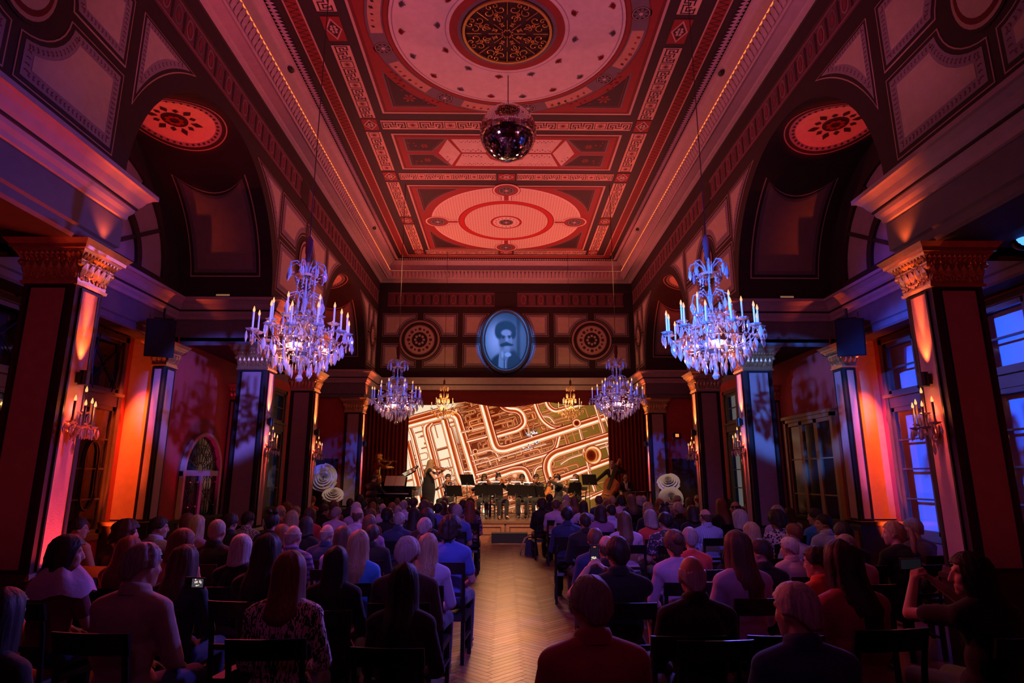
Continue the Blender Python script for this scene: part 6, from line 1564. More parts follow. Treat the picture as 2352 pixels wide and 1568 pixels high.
CL = dict(orange=cloth('orange', (.75, .30, .14)), scarf=cloth('scarf', (.55, .42, .60)), black=cloth('black', (.018, .016, .018)), lblue=cloth('light_blue', (.48, .52, .78)), maroon=cloth('maroon', (.20, .04, .05)), beige=cloth('beige', (.50, .38, .33)),  # orange also holds the lamplight on one man's shirt as cloth colour
          purple=cloth('purple', (.32, .16, .34)), teal=cloth('teal', (.03, .08, .10)), red=cloth('red', (.62, .06, .05)), lav=cloth('lavender', (.55, .44, .68)), navy=cloth('navy', (.03, .045, .12)), blue=cloth('blue', (.08, .16, .62)), bluep=cloth('printed_blue', (.08, .14, .55)),
          azure=cloth('azure', (.06, .34, .85)), dbrown=cloth('dark_brown', (.07, .03, .03)), fur=cloth('dark_fur', (.03, .022, .025)), redk=cloth('red_knit', (.50, .10, .09)), lavk=cloth('lavender_knit', (.50, .36, .52)), pinkj=cloth('pinkish', (.62, .34, .38)), bluelitj=cloth('blue_lit_jacket', (.04, .06, .20)),  # the jacket's blue is light put into dark cloth colour
          pink=cloth('pink', (.65, .30, .48)), orangep=cloth('orange_polo', (.85, .12, .06)), grey=cloth('grey', (.20, .17, .17)), paleblue=cloth('pale_blue', (.50, .55, .90)), zebra=pattern_mat('zebra'), leopard=pattern_mat('leopard'), check=pattern_mat('check'), lblues=pattern_mat('stripe'), plaid=pattern_mat('plaid'), floral=pattern_mat('floral'))
CLN = dict(orange='orange-lit shirt', scarf='pale scarf', black='black top', lblue='light blue shirt', maroon='maroon top', beige='beige shirt', purple='purple top', teal='dark teal top', red='red top', lav='lavender top', navy='navy top', blue='blue shirt', bluep='printed blue shirt', azure='bright blue top', dbrown='dark brown jumper', fur='dark coat', redk='red knit top', lavk='lavender jumper', pinkj='pinkish jacket', bluelitj='blue-lit jacket', pink='pink shirt', orangep='orange polo shirt', grey='grey shirt', paleblue='pale blue shirt', zebra='zebra-print blouse', leopard='leopard-print blouse', check='checked shirt', lblues='striped pale blue shirt', plaid='plaid shirt', floral='patterned top')
def set_mat(o, m):
    if o.material_slots: o.material_slots[0].link = 'OBJECT'; o.material_slots[0].material = m
def child(me, name, par, m=None, loc=None):
    o = bpy.data.objects.new(name, me); C.objects.link(o); o.parent = par
    if loc is not None: o.location = loc
    if m is not None: set_mat(o, m)
    return o

# ================================================================== chairs
def chair_parts():
    d = {}
    b = MB(); b.frustum(-.21, -.20, .21, .22, .375, 0, .415, -.012); d['seat'] = [(mesh_of(b, 'seat', M_black), (0, 0, 0))]
    b = MB(); b.box(-.018, -.018, 0, .018, .018, .38); me = mesh_of(b, 'leg', M_black); d['leg'] = [(me, (x, y, 0)) for x, y in ((-.185, -.18), (.185, -.18), (-.185, .19), (.185, .19))]
    b = MB(); b.tube([(0, 0, .37), (0, -.035, .70), (0, -.075, .90)], [.018, .017, .015], 6); me = mesh_of(b, 'back_post', M_black); d['back_post'] = [(me, (x, -.19, 0)) for x in (-.19, .19)]
    b = MB(); v = []
    for i in range(9):
        t = i/8*2-1; y = -.245-.02*(1-t*t)
        for dy, z in ((0, .80), (0, .91), (.018, .91), (.018, .80)): v.append((t*.21, y+dy-.03*((z-.80)/.11), z))
    b.faces(v, [(i*4+k, i*4+(k+1) % 4, (i+1)*4+(k+1) % 4, (i+1)*4+k) for i in range(8) for k in range(4)]+[(0, 1, 2, 3), (35, 34, 33, 32)]); d['top_rail'] = [(mesh_of(b, 'top_rail', M_black), (0, 0, 0))]
    b = MB(); b.box(-.18, -.235, .60, .18, -.218, .635); d['lower_rail'] = [(mesh_of(b, 'lower_rail', M_black), (0, 0, 0))]
    b = MB(); b.box(-.018, -.17, .20, .018, .18, .22); d['stretcher'] = [(mesh_of(b, 'stretcher', M_black), (x, 0, 0)) for x in (-.185, .185)]
    return d
CHP = chair_parts()
def whole_chair():
    b = MB()
    for k, l in CHP.items():
        for me, loc in l: b.faces([(v.co.x+loc[0], v.co.y+loc[1], v.co.z+loc[2]) for v in me.vertices], [tuple(p.vertices) for p in me.polygons])
    return mesh_of(b, 'wooden_chair', M_black)
ME_chair = whole_chair()
def chair(x, y, rz, label, group, parts=True, z=0.0, sc=1.0):
    if not parts: o = bpy.data.objects.new('wooden_chair', ME_chair); C.objects.link(o); o.location = (x, y, z); o.rotation_euler = (0, 0, rz)
    else:
        o = empty('wooden_chair', (x, y, z), rz)
        for k, l in CHP.items():
            for me, loc in l: inst(me, k, o, loc)
    o.scale = (sc, sc, sc); tag(o, label, 'chair', group); return o

# ================================================================== the audience
BODY, SHIRT, LEGS, HAIR, COLL = {}, {}, {}, {}, {}
YAWS = (-55, -40, -25, -10, 0, 10, 20, 40)
def get_body(sex, yaw):
    yq = min(YAWS, key=lambda a: abs(a-yaw)); k = (sex, yq)
    if k not in BODY:
        J = skeleton(sex); me, HM = body_mesh(J, sex, yq, .012, pitch=-3); BODY[k] = (me, HM, J)
        for sl in ('long', 'short'):
            if (sex, sl) not in SHIRT: SHIRT[(sex, sl)] = torso_cloth(J, sex, sl)
        if sex not in COLL: COLL[sex] = collar_mesh(J)
        if (sex, 't') not in LEGS: LEGS[(sex, 't')] = legs_cloth(J)
        if (sex, 's') not in LEGS: LEGS[(sex, 's')] = legs_cloth(J, 'skirt')
    return BODY[k]
def get_hair(kind, i):
    k = (kind, i % 3)
    if k not in HAIR: HAIR[k] = hair_mesh(kind, hash(kind) % 97 + i % 3 if False else sum(map(ord, kind))+i % 3)
    return HAIR[k]
def glasses_mesh():
    b = MB()
    for s in (-1, 1):
        b.tube([(s*.032+.024*cos(2*pi*i/14), .108, .0+.019*sin(2*pi*i/14)) for i in range(15)], .0022, 4, cap=False); b.tube([(s*.056, .106, .005), (s*.080, .03, .006), (s*.080, -.01, -.004)], .0024, 4)
    b.tube([(-.008, .110, .004), (.008, .110, .004)], .0022, 4); return mesh_of(b, 'glasses', M_steel)
ME_gl = glasses_mesh()
def dress(o, HM, hair, hcol, i, glasses=False):
    h = child(get_hair(hair, i), 'hair' if hair != 'cap' else 'cap', o, HAIRC[hcol]); h.matrix_local = HM
    if glasses: g_ = child(ME_gl, 'glasses', o); g_.matrix_local = HM
    return h
AUD = """-5.1 7.6 1.28 5 short:dark orange 45 man with glasses in an orange-lit shirt
-3.29 4.81 1.33 2 bob:black scarf 40 woman with a dark bob and a pale scarf
-3.97 6.67 1.31 4 curly:dark black 35 person with dark wavy hair
-4.15 7.6 1.29 5 short:dark lblue 40 man with dark short hair and a light shirt
-3.38 5.74 1.24 3 long:auburn maroon 20 woman with long reddish hair
-2.19 3.88 1.37 1 short:grey beige 20 grey-haired man in a beige shirt
-2.91 5.74 1.3 3 bob:auburn orange 25 woman with a short reddish bob
-3.71 7.6 1.31 5 long:blond purple 10 woman with long fair hair
-4.28 8.53 1.28 6 short:auburn maroon 0 person with reddish hair half hidden
-2.41 4.81 1.26 2 long:brown teal 15 woman with long brown hair and a teal top
-3.03 6.67 1.33 4 shaved:grey black 5 man with cropped hair and a black top
-3.7 8.53 1.28 6 short:dark black 0 dark-haired man
-5.05 12.25 1.21 10 short:dark beige 0 tall dark-haired man
-5.21 13.18 1.17 11 bald:grey lblue 10 bald man in a pale shirt
-3.85 9.46 1.25 7 short:dark check 10 man in a checked shirt
-2.38 5.74 1.25 3 bob:white black 5 woman with a smooth white bob
-3.14 8.53 1.29 6 bun:black black 0 person with dark hair in two knots
-3.71 10.39 1.31 8 bald:grey maroon 15 balding man with glasses
-4.26 12.25 1.26 10 curly:auburn black 0 woman with reddish curls
-3.77 11.32 1.24 9 short:grey purple 10 grey-haired person
-3.2 9.46 1.26 7 bob:blond maroon 0 person with a light bob
-4.91 15.04 1.26 13 short:grey black 15 man with dark grey hair
-4.92 15.97 1.28 14 short:auburn red 5 man with short reddish hair
-3.22 10.39 1.26 8 bob:brown red 10 woman with a brown bob
-4.35 15.04 1.22 13 short:black black 0 person with black hair
-3.53 12.25 1.24 10 short:dark black 20 dark-haired man
-3.61 13.18 1.27 11 short:brown maroon 0 brown-haired man
-2.69 8.53 1.23 6 bob:dark black 0 woman with a dark rounded bob
-2.23 6.67 1.27 4 bald:grey plaid 10 bald man in a plaid shirt
-2.14 7.6 1.21 5 bald:grey navy 15 bald man in a dark shirt
-1.8 4.81 1.34 2 long:dark black 10 woman with long dark hair
-1.31 3.88 1.32 1 longbob:auburn zebra 5 woman with auburn hair and a zebra-print blouse
-3.04 11.32 1.23 9 short:grey lav 10 greying man
-2.68 7.6 1.2 5 bob:auburn maroon 0 person with a reddish bob
-3.72 15.04 1.25 13 short:dark black 0 dark-haired man
-2.91 12.25 1.27 10 bob:white lav 0 woman with a pale bob
-2.22 9.46 1.32 7 bald:brown lav 5 balding man in a light shirt
-3.72 15.97 1.3 14 curly:black black 0 person with dark curly hair
-3.18 14.11 1.25 12 short:black black 0 man with black hair
-2.23 10.39 1.24 8 bob:brown maroon 0 person with a light brown bob
-3.18 15.04 1.17 13 long:auburn maroon 0 woman with long auburn hair
-1.84 8.53 1.26 6 long:brown purple -5 woman with smooth brown hair
-2.58 13.18 1.22 11 bald:grey lav 0 bald man in a lavender top
-2.13 11.32 1.2 9 curly:black black 0 person with black curly hair
-2.55 14.11 1.19 12 bob:auburn black 0 person with a reddish bob
-2.1 12.25 1.21 10 shaved:grey black 0 man with cropped grey hair
-2.76 15.97 1.23 14 shaved:brown purple 0 man with cropped hair
-2.14 13.18 1.29 11 shaved:grey lblue 5 nearly bald man in a pale shirt
-2.34 15.04 1.26 13 short:dark black 0 dark-haired person
-2.06 14.11 1.3 12 short:dark black 0 dark-haired man
-1.51 10.39 1.26 8 long:black black 0 woman with long black hair
-2.08 15.97 1.27 14 short:dark black 0 dark-haired man
-1.47 11.32 1.35 9 short:brown black 0 brown-haired man
-1.58 13.18 1.25 11 shaved:brown maroon 0 man with cropped hair
-1.07 8.53 1.34 6 bob:black black 0 person with a round black bob
-1.32 12.25 1.26 10 short:black blue 0 dark-haired man in a blue shirt
-1.41 14.11 1.23 12 long:dark black 0 woman with long dark hair
-1.45 15.04 1.29 13 shaved:brown maroon 0 man with cropped hair
-0.95 11.32 1.3 9 short:brown purple 0 brown-haired person
-0.81 10.39 1.31 8 short:grey bluep 0 grey-haired man in a printed blue shirt
-0.89 13.18 1.29 11 short:dark navy 10 dark-haired man
-0.7 12.25 1.3 10 long:auburn floral 5 woman with long auburn hair in a floral top
-0.79 14.11 1.3 12 long:dark black 10 woman in a black jacket
-1.6 9.46 1.24 7 short:grey navy 0 grey-haired man in a navy shirt
-0.98 7.6 1.28 5 short:grey black 5 grey-haired man in black
-0.59 6.67 1.35 4 curly:dark blue 5 woman with short dark hair and a blue blouse
-1.6 7.6 1.2 5 short:dark black 0 dark-haired person in black
-1.33 5.74 1.29 3 long:blond azure 5 woman with long fair hair and a bright blue top
-0.75 4.81 1.32 2 short:white dbrown 10 person with thick white hair and a dark jumper
-0.71 5.74 1.26 3 long:blond lblue 5 woman with long fair hair and a pale blue blouse
-1.28 4.81 1.25 2 long:black black 10 woman with long black hair
-1.71 6.67 1.25 4 bob:brown lav 0 person in a lavender top
-0.62 3.88 1.25 1 long:black fur 5 woman with long black hair and a dark coat
-2.27 2.95 1.27 0 long:black black 10 person in black at the very edge
0.81 14.11 1.28 12 curly:dark black 0 person with dark curly hair at the aisle
1.12 15.97 1.33 14 short:dark black 5 dark-haired man in a black jacket
1.05 13.18 1.29 11 short:brown lav 5 man in a lavender shirt
1.36 14.11 1.38 12 shaved:grey maroon 0 man with cropped grey hair
1.17 12.25 1.3 10 longbob:blond lav 0 woman with pale hair
1.64 15.04 1.3 13 long:brown black -5 woman with long brown hair
0.92 9.46 1.32 7 short:black navy 0 dark-haired man in a navy jacket
1.63 13.18 1.27 11 longbob:dark lblue 0 dark-haired person in a pale top
1.07 8.53 1.29 6 shaved:dark black 0 man with close-cropped dark hair
2.24 15.04 1.31 13 short:brown navy 0 brown-haired man
2.14 13.18 1.3 11 short:auburn maroon 0 man with reddish hair
2.73 15.97 1.28 14 short:blond maroon 0 fair-haired person
2.77 15.04 1.31 13 curly:black lav 0 person with tall black hair
1.56 10.39 1.3 8 bob:dark purple -10 woman with a dark bob
1.89 11.32 1.27 9 short:black paleblue -5 dark-haired man in a pale blue shirt
1.6 8.53 1.3 6 long:brown lav 0 woman with long brown hair in a lavender top
2.84 14.11 1.37 12 long:brown black 0 woman with long light brown hair
3.22 15.04 1.29 13 curly:grey black -10 person with wavy grey hair
3.53 15.97 1.3 14 bald:grey maroon 0 bald man
2.57 11.32 1.31 9 long:blond black -5 woman with long light brown hair
2.17 9.46 1.27 7 bob:grey red -5 woman with a grey bob and a red top
3.24 13.18 1.3 11 long:auburn maroon -5 woman with long dark red hair
2.62 10.39 1.31 8 bun:dark black -10 woman with a dark bun and glasses
2.15 8.53 1.29 6 short:black floral -5 person with short black hair and a patterned top
4.13 15.04 1.3 13 cap:grey purple -10 person in a cap
3.11 11.32 1.31 9 short:white black -15 white-haired man in a black jacket
0.93 6.67 1.23 4 short:brown navy 0 brown-haired man in navy
0.9 5.74 1.25 3 bald:brown black -10 balding man with glasses
0.83 4.81 1.32 2 short:dark black -10 person with short dark hair holding up a phone
0.37 2.95 1.32 0 short:grey redk -10 grey-haired man in a red jumper
1.51 5.74 1.29 3 updo:brown lavk 0 woman with pinned-up hair and a lavender jumper
1.93 6.67 1.24 4 short:grey red 15 grey-haired woman in a red top
3.0 9.46 1.29 7 bald:brown lblues -5 bald man in a striped pale blue shirt
3.88 13.18 1.33 11 long:brown maroon -5 woman with light brown hair
4.91 15.97 1.31 14 bald:brown lav 10 balding man
4.75 15.04 1.33 13 short:dark black -10 dark-haired man in black
3.09 10.39 1.29 8 bob:dark black 0 person with dark hair
5.42 15.97 1.3 14 cap:red maroon -5 person in a reddish cap
3.9 11.32 1.37 9 long:auburn black -5 woman with long auburn hair
5.36 15.04 1.24 13 long:dark black 0 person with dark hair
4.5 12.25 1.29 10 bald:brown black -35 bald man whose head glows red
5.14 13.18 1.28 11 short:black black -45 dark-haired man in profile in a black jacket
3.17 8.53 1.32 6 bob:grey black -25 grey-haired woman with a hair clip
4.1 9.46 1.34 7 short:grey lav -5 grey-haired person
5.12 11.32 1.21 9 bob:brown lblue 0 woman with a brown bob in a pale shirt
3.67 8.53 1.31 6 curly:dark leopard -5 woman with dark curls in a leopard-print blouse
2.95 7.6 1.22 5 bob:blond maroon -5 woman with a reddish fair bob
3.46 7.6 1.21 5 short:auburn lav -20 person with short reddish hair
2.97 6.67 1.14 4 short:white pinkj -25 white-haired woman in a pinkish jacket
1.74 4.81 1.36 2 long:brown lav -5 woman with long brown hair and a lavender top
2.29 5.74 1.21 3 short:dark black -40 dark-haired man in profile in a black jacket
1.11 3.88 1.3 1 bald:white black 0 bald old man in a black jacket
1.3 2.95 1.29 0 short:white navyj -25 white-haired man in a dark jacket
4.31 8.53 1.26 6 short:dark lblue -55 man in profile in a light blue shirt
4.66 9.46 1.29 7 short:dark azure -20 dark-haired person in a bright blue top
3.56 6.67 1.29 4 short:black black 0 person with round black hair
3.07 5.74 1.26 3 shaved:grey pink -10 balding man in a pink shirt
2.34 4.81 1.25 2 short:dark orangep -30 dark-haired man with glasses in an orange polo shirt
2.03 3.88 1.38 1 long:dark redk -10 woman with long dark hair and a red top
4.1 6.67 1.3 4 pony:blond black -45 woman with a fair ponytail
4.92 7.6 1.27 5 short:grey grey -15 grey-haired man in a grey shirt
2.81 3.88 1.31 1 long:black black -55 woman with long black hair holding up a phone"""
ROWN = ('back row', 'second row from the back', 'third row from the back', 'fourth row from the back', 'fifth row from the back', 'sixth row from the back', 'seventh row from the back', 'eighth row from the back', 'eighth row from the stage', 'seventh row from the stage', 'sixth row from the stage', 'fifth row from the stage', 'fourth row from the stage', 'third row from the stage', 'second row from the stage', 'front row')
NTH = ('first', 'second', 'third', 'fourth', 'fifth', 'sixth', 'seventh', 'eighth')
people = []
for l in AUD.strip().splitlines():
    p = l.split(' ', 7); people.append(dict(x=float(p[0]), y=float(p[1]), z=float(p[2]), row=int(p[3]), hair=p[4], top=p[5], yaw=int(p[6]), note=p[7]))
blocks = {}
for q_ in people: blocks.setdefault((q_['row'], q_['x'] > 0), []).append(q_)
for k, l in blocks.items():
    l.sort(key=lambda q_: abs(q_['x']))
    for i, q_ in enumerate(l): q_['seat'] = i
rr = random.Random(21)
for i, q_ in enumerate(people):
    hair, hcol = q_['hair'].split(':'); note = q_['note']; woman = 'woman' in note or (hair in ('long', 'bob', 'longbob', 'bun', 'updo', 'pony') and 'man' not in note)
    sex = 'f' if woman else 'm'; me, HM, J = get_body(sex, q_['yaw']); sc = q_['z']/1.30
    side = 'double bass side' if q_['x'] > 0 else 'piano side'
    words_ = note.split(); lab = note
    where = f"{NTH[q_['seat']]} from the aisle in the {ROWN[q_['row']]}, {side}"
    shorts = {'person': 'person'}
    lab = f"{note}, {where}"
    lw = lab.replace(',', '').split()
    if len(lw) > 16:
        nn = note.split(); keep = 16-len(where.replace(',', '').split()); cut = nn[:keep]
        while cut and cut[-1] in ('in', 'with', 'and', 'a', 'the', 'an', 'at', 'of', 'dark', 'whose', 'pale', 'light', 'bright', 'short', 'long', 'black', 'brown', 'holding', 'half', 'close', 'smooth', 'thick'): cut.pop()
        lab = ' '.join(cut)+', '+where
    fancy = q_.get('pose')
    if 'phone' in note and 'holding up' in note:
        J = skeleton(sex); s_ = -1
        if q_['x'] > 2: J['wrl'] = (-.12, .34, 1.10); J['wrr'] = (.02, .34, 1.09)
        else: J['wrl'] = (-.20, .32, 1.03); J['wrr'] = (-.06, .32, 1.03)
        me, HM = body_mesh(J, sex, q_['yaw'], .0075, pitch=-3, hints={'l': (-.8, -.1, -.8), 'r': (.8, -.1, -.8)}, curls=(1.0, 1.0), norms=((.8, .3, 0), (-.8, .3, 0))); sh_me = torso_cloth(J, sex, 'short', name='shirt'); fancy = J
    else: sh_me = SHIRT[(sex, 'long' if q_['top'] in ('black', 'navy', 'bluelitj', 'dbrown', 'fur', 'redk', 'lavk', 'pinkj', 'grey', 'zebra', 'teal', 'orange', 'beige', 'maroon', 'lblues', 'check') or i % 3 == 0 else 'short')]
    o = bpy.data.objects.new('person', me); C.objects.link(o); o.location = (q_['x'], q_['y']-.04, 0); o.scale = (sc*rr.uniform(.97, 1.03), sc, sc)
    base = math.atan2(q_['x'], 26-q_['y'])*.5
    o.rotation_euler = (0, 0, base+R(rr.uniform(-5, 5)) - R(q_['yaw'])*.12)
    tag(o, lab, 'person')
    set_mat(o, M_skin1)
    s_ = child(sh_me, 'shirt', o, CL[q_['top']] if q_['top'] != 'scarf' else CL['maroon'])
    if q_['top'] in ('beige', 'lblue', 'lblues', 'orangep', 'redk', 'paleblue', 'check', 'plaid', 'black', 'navy', 'bluelitj') and sex == 'm' or q_['top'] in ('pinkj', 'redk'): child(COLL[sex], 'collar', o, CL[q_['top']])
    sk = sex == 'f' and i % 2 == 0
    child(LEGS[(sex, 's' if sk else 't')], 'skirt' if sk else 'trousers', o, CL[('black', 'navy', 'dbrown', 'grey')[i % 4]])
    for k in 'lr': an = J['an'+k]; child(ME_shoe, 'shoe', o, None, (an[0], an[1], 0))
    dress(o, HM, hair, hcol, i, 'glasses' in note)
    if hair == 'bald': pass
    if q_['top'] == 'scarf':
        b = MB(); v = []; n = 22
        for k, (rx, ry, z) in enumerate(((.10, .10, 1.09), (.15, .14, 1.05), (.20, .17, 1.00), (.23, .19, .92))):
            for j in range(n): a = 2*pi*j/n; wv = 1+.05*sin(a*7+k); v.append((rx*wv*cos(a)+.03, -.02+ry*wv*sin(a), z+.02*sin(a*5)))
        b.faces(v, [(k*n+j, k*n+(j+1) % n, (k+1)*n+(j+1) % n, (k+1)*n+j) for k in range(3) for j in range(n)]); b.build('scarf', CL['lav'], o, True)
    q_['obj'] = o
    cr = o.rotation_euler.z; chair(q_['x']+.05*sin(cr), q_['y']-.04-.05*cos(cr), cr, f"occupied black chair {NTH[q_['seat']]} from the aisle, {ROWN[q_['row']]}, {side}", 'audience chairs', q_['y'] < 8.4, 0.0, sc)
    q_['J'] = J
    if fancy:
        Mw = Matrix.Translation(o.location) @ o.rotation_euler.to_matrix().to_4x4() @ Matrix.Diagonal((sc, sc, sc, 1)); mid = (Vector(J['wrl'])+Vector(J['wrr']))/2
        near = q_['x'] < 2
        ph = empty('phone', Mw @ (mid+Vector((0, .10, .10 if near else .09))), o.rotation_euler.z); tag(ph, 'phone held upright in two hands showing the lit stage' if near else 'dark phone held sideways at the far edge of the back rows', 'phone')
        b = MB(); hw, hh = (.037, .076) if near else (.076, .037); b.box(-hw, 0, -hh, hw, .009, hh); b.build('case', M_black, ph)
        b = MB(); b.box(-hw+.004, -.001, -hh+.006, hw-.004, 0, hh-.006); b.build('screen', emat('phone_dark', (.10, .12, .2), 0.011000000000000001), ph)
        if near:
            b = MB()
            for k in range(26): xx, zz = rr.uniform(-.03, .022), rr.uniform(-.062, -.018); b.box(xx, -.002, zz, xx+rr.uniform(.003, .012), -.001, zz+rr.uniform(.002, .010))
            b.build('stage_image', emat('phone_stage', (1, .82, .62), 0.198), ph)
            b = MB(); b.box(-.01, -.002, .055, .01, -.001, .063); b.build('record_mark', emat('phone_red', (1, .15, .05), 0.17600000000000002), ph)
# other small things in the audience
ph = empty('phone', (-2.20, 4.55, 1.04), R(-10)); tag(ph, 'phone with a small bright picture held by the woman in the teal top', 'phone')
b = MB(); b.box(-.075, 0, -.037, .075, .009, .037); b.build('case', M_black, ph); b = MB(); b.box(-.02, -.002, -.028, .066, -.001, .028); b.build('screen', emat('phone_blue', (.25, .22, .30), 0.055), ph)
b = MB()
for k in range(14): xx, zz = rr.uniform(-.01, .05), rr.uniform(-.025, .018); b.box(xx, -.003, zz, xx+.008, -.002, zz+rr.uniform(.004, .014))
b.build('stage_image', emat('phone_stage', (1, .82, .62), 0.198), ph)
# empty chairs in the dark back rows
for k, (x, y) in enumerate(((-3.3, 3.88), (-1.35, 2.95), (1.0, 3.88), (1.55, 3.88), (1.05, 2.95), (1.55, 2.95), (-.75, 2.95), (-2.9, 2.95), (2.4, 2.95))):
    chair(x, y, R(rr.uniform(-4, 4)), f"empty black wooden chair, {NTH[k % 8]} of the unused ones in the dark rear, {'piano' if x < 0 else 'double bass'} side", 'empty chairs at the rear')
# bag and shawl at the aisle
root = empty('handbag', (.60, 14.75, 0)); tag(root, 'dark handbag with a pale shawl standing at the aisle near the stage', 'bag')
b = MB(); b.frustum(-.15, -.09, .15, .09, 0, .01, .34, -.03); b.build('body', M_black, root); b = MB(); b.tube([(-.09, 0, .33), (-.07, 0, .44), (.07, 0, .44), (.09, 0, .33)], .01, 6); b.build('handle', M_black, root, True)
b = MB(); v = []; path_ = [(-.26, .01), (-.24, .12), (-.20, .26), (-.15, .36), (-.06, .40), (.03, .385), (.09, .33), (.12, .22)]
for i, (px_, pz_) in enumerate(path_):
    for j in range(9): w_ = (j/8-.5)*(.26-.06*sin(pi*i/7)); v.append((px_+.018*sin(j*1.9+i*.6), -.03+w_, max(.012, pz_+.02*cos(j*2.2))))
b.faces(v, [(i*9+j, i*9+j+1, (i+1)*9+j+1, (i+1)*9+j) for i in range(len(path_)-1) for j in range(8)]); sh_ = b.build('shawl', CL['beige'], root, True)

# ================================================================== the orchestra
M_var = mat('violin_varnish', (.34, .10, .03), .22, var=.25, coat=.4); M_amber = mat('cello_varnish', (.50, .18, .045), .22, var=.25, coat=.4)
M_bow = mat('bow_wood', (.30, .14, .07), .4); M_brasslaq = mat('horn_brass', (.85, .58, .22), .2, metal=1.0)
def bowed(name, M, L_, label, cat, m, bass=False):
    """Violin family: waisted body, neck, scroll, fingerboard, bridge and tailpiece."""
    root = empty(name); root.matrix_world = M; tag(root, label, cat)
    prof = [(0, .0), (.02, .30), (.10, .50), (.24, .54), (.36, .44), (.42, .34), (.50, .31), (.58, .33), (.64, .42), (.76, .47), (.90, .40), (.97, .22) if not bass else (.97, .14), (1, .0)]
    W_ = L_*.52; d = L_*.11
    P = [(t*L_, w_*W_*1.0) for t, w_ in prof]; out = P+[(x, -y) for x, y in P[-2:0:-1]]
    n = len(out); b = MB(); ins = [(L_*.5+(x-L_*.5)*.86, y*.82) for x, y in out]
    v = [(x, y, 0) for x, y in out]+[(x, y, d) for x, y in out]+[(x, y, d*1.35) for x, y in ins]+[(x, y, -d*.3) for x, y in ins]
    b.faces(v, [(i, (i+1) % n, n+(i+1) % n, n+i) for i in range(n)]+[(n+i, n+(i+1) % n, 2*n+(i+1) % n, 2*n+i) for i in range(n)]+[tuple(range(2*n, 3*n))]+[(3*n+i, 3*n+(i+1) % n, (i+1) % n, i) for i in range(n)]+[tuple(range(4*n-1, 3*n-1, -1))])
    b.build('body', m, root)
    b = MB(); b.tube([(L_*.97, 0, d*.8), (L_*1.38, 0, d*1.0), (L_*1.52, 0, d*.9)], [L_*.045, L_*.036, L_*.03], 8); b.tube([(L_*1.52+L_*.055*cos(t), 0, d*.75-L_*.05+L_*.05*sin(t)) for t in [pi/2-k*.7 for k in range(8)]], L_*.03, 6); b.build('neck_scroll', m, root, True)
    b = MB(); b.box(L_*.62, -L_*.045, d*1.55, L_*1.36, L_*.045, d*1.75); b.build('fingerboard', M_black, root)
    b = MB(); b.box(L_*.08, -L_*.05, d*1.4, L_*.36, L_*.05, d*1.6); b.build('tailpiece', M_black, root)
    b = MB(); b.box(L_*.46, -L_*.075, d*1.3, L_*.475, L_*.075, d*1.85); b.build('bridge', M_ivory, root)
    for k in range(4): b = MB(); b.tube([(L_*(1.42+.03*k), (-1)**k*L_*.09, d*.85), (L_*(1.42+.03*k), -(-1)**k*L_*.03, d*.85)], L_*.012, 5); b.build('peg', M_black, root)
    if bass or L_ > .6: b = MB(); b.tube([(0, 0, d*.5), (-L_*.22, 0, d*.5)], .008, 5); b.build('endpin', M_steel, root)
    return root
def frame_of(o, d, up):
    d = Vector(d).normalized(); u = Vector(up); u = (u-d*u.dot(d)).normalized(); y = u.cross(d); M = Matrix((d, y, u)).transposed().to_4x4(); M.translation = Vector(o); return M
def bow(p, q_, label, parent_m=None):
    p, q_ = Vector(p), Vector(q_); root = empty('violin_bow', p); tag(root, label, 'bow'); d = q_-p
    b = MB(); b.tube([(0, 0, 0), tuple(d*.5+Vector((0, 0, .012))), tuple(d)], .0055, 5); b.build('stick', M_bow, root)
    b = MB(); b.tube([tuple(d*.03+Vector((0, 0, -.02))), tuple(d*.98+Vector((0, 0, -.012)))], .003, 4); b.build('hair_ribbon', M_ivory, root)
    b = MB(); b.cbox(tuple(d*.04+Vector((0, 0, -.01))), (.03, .012, .022)); b.build('frog', M_black, root)
def eyes(o, HM):
    for s in (-1, 1):
        b = MB(); b.ball((s*.031, .082, .004), .011, 8, 6); e_ = b.build('eye', mat('eye', (.05, .03, .025), .15), o, True); e_.matrix_local = HM
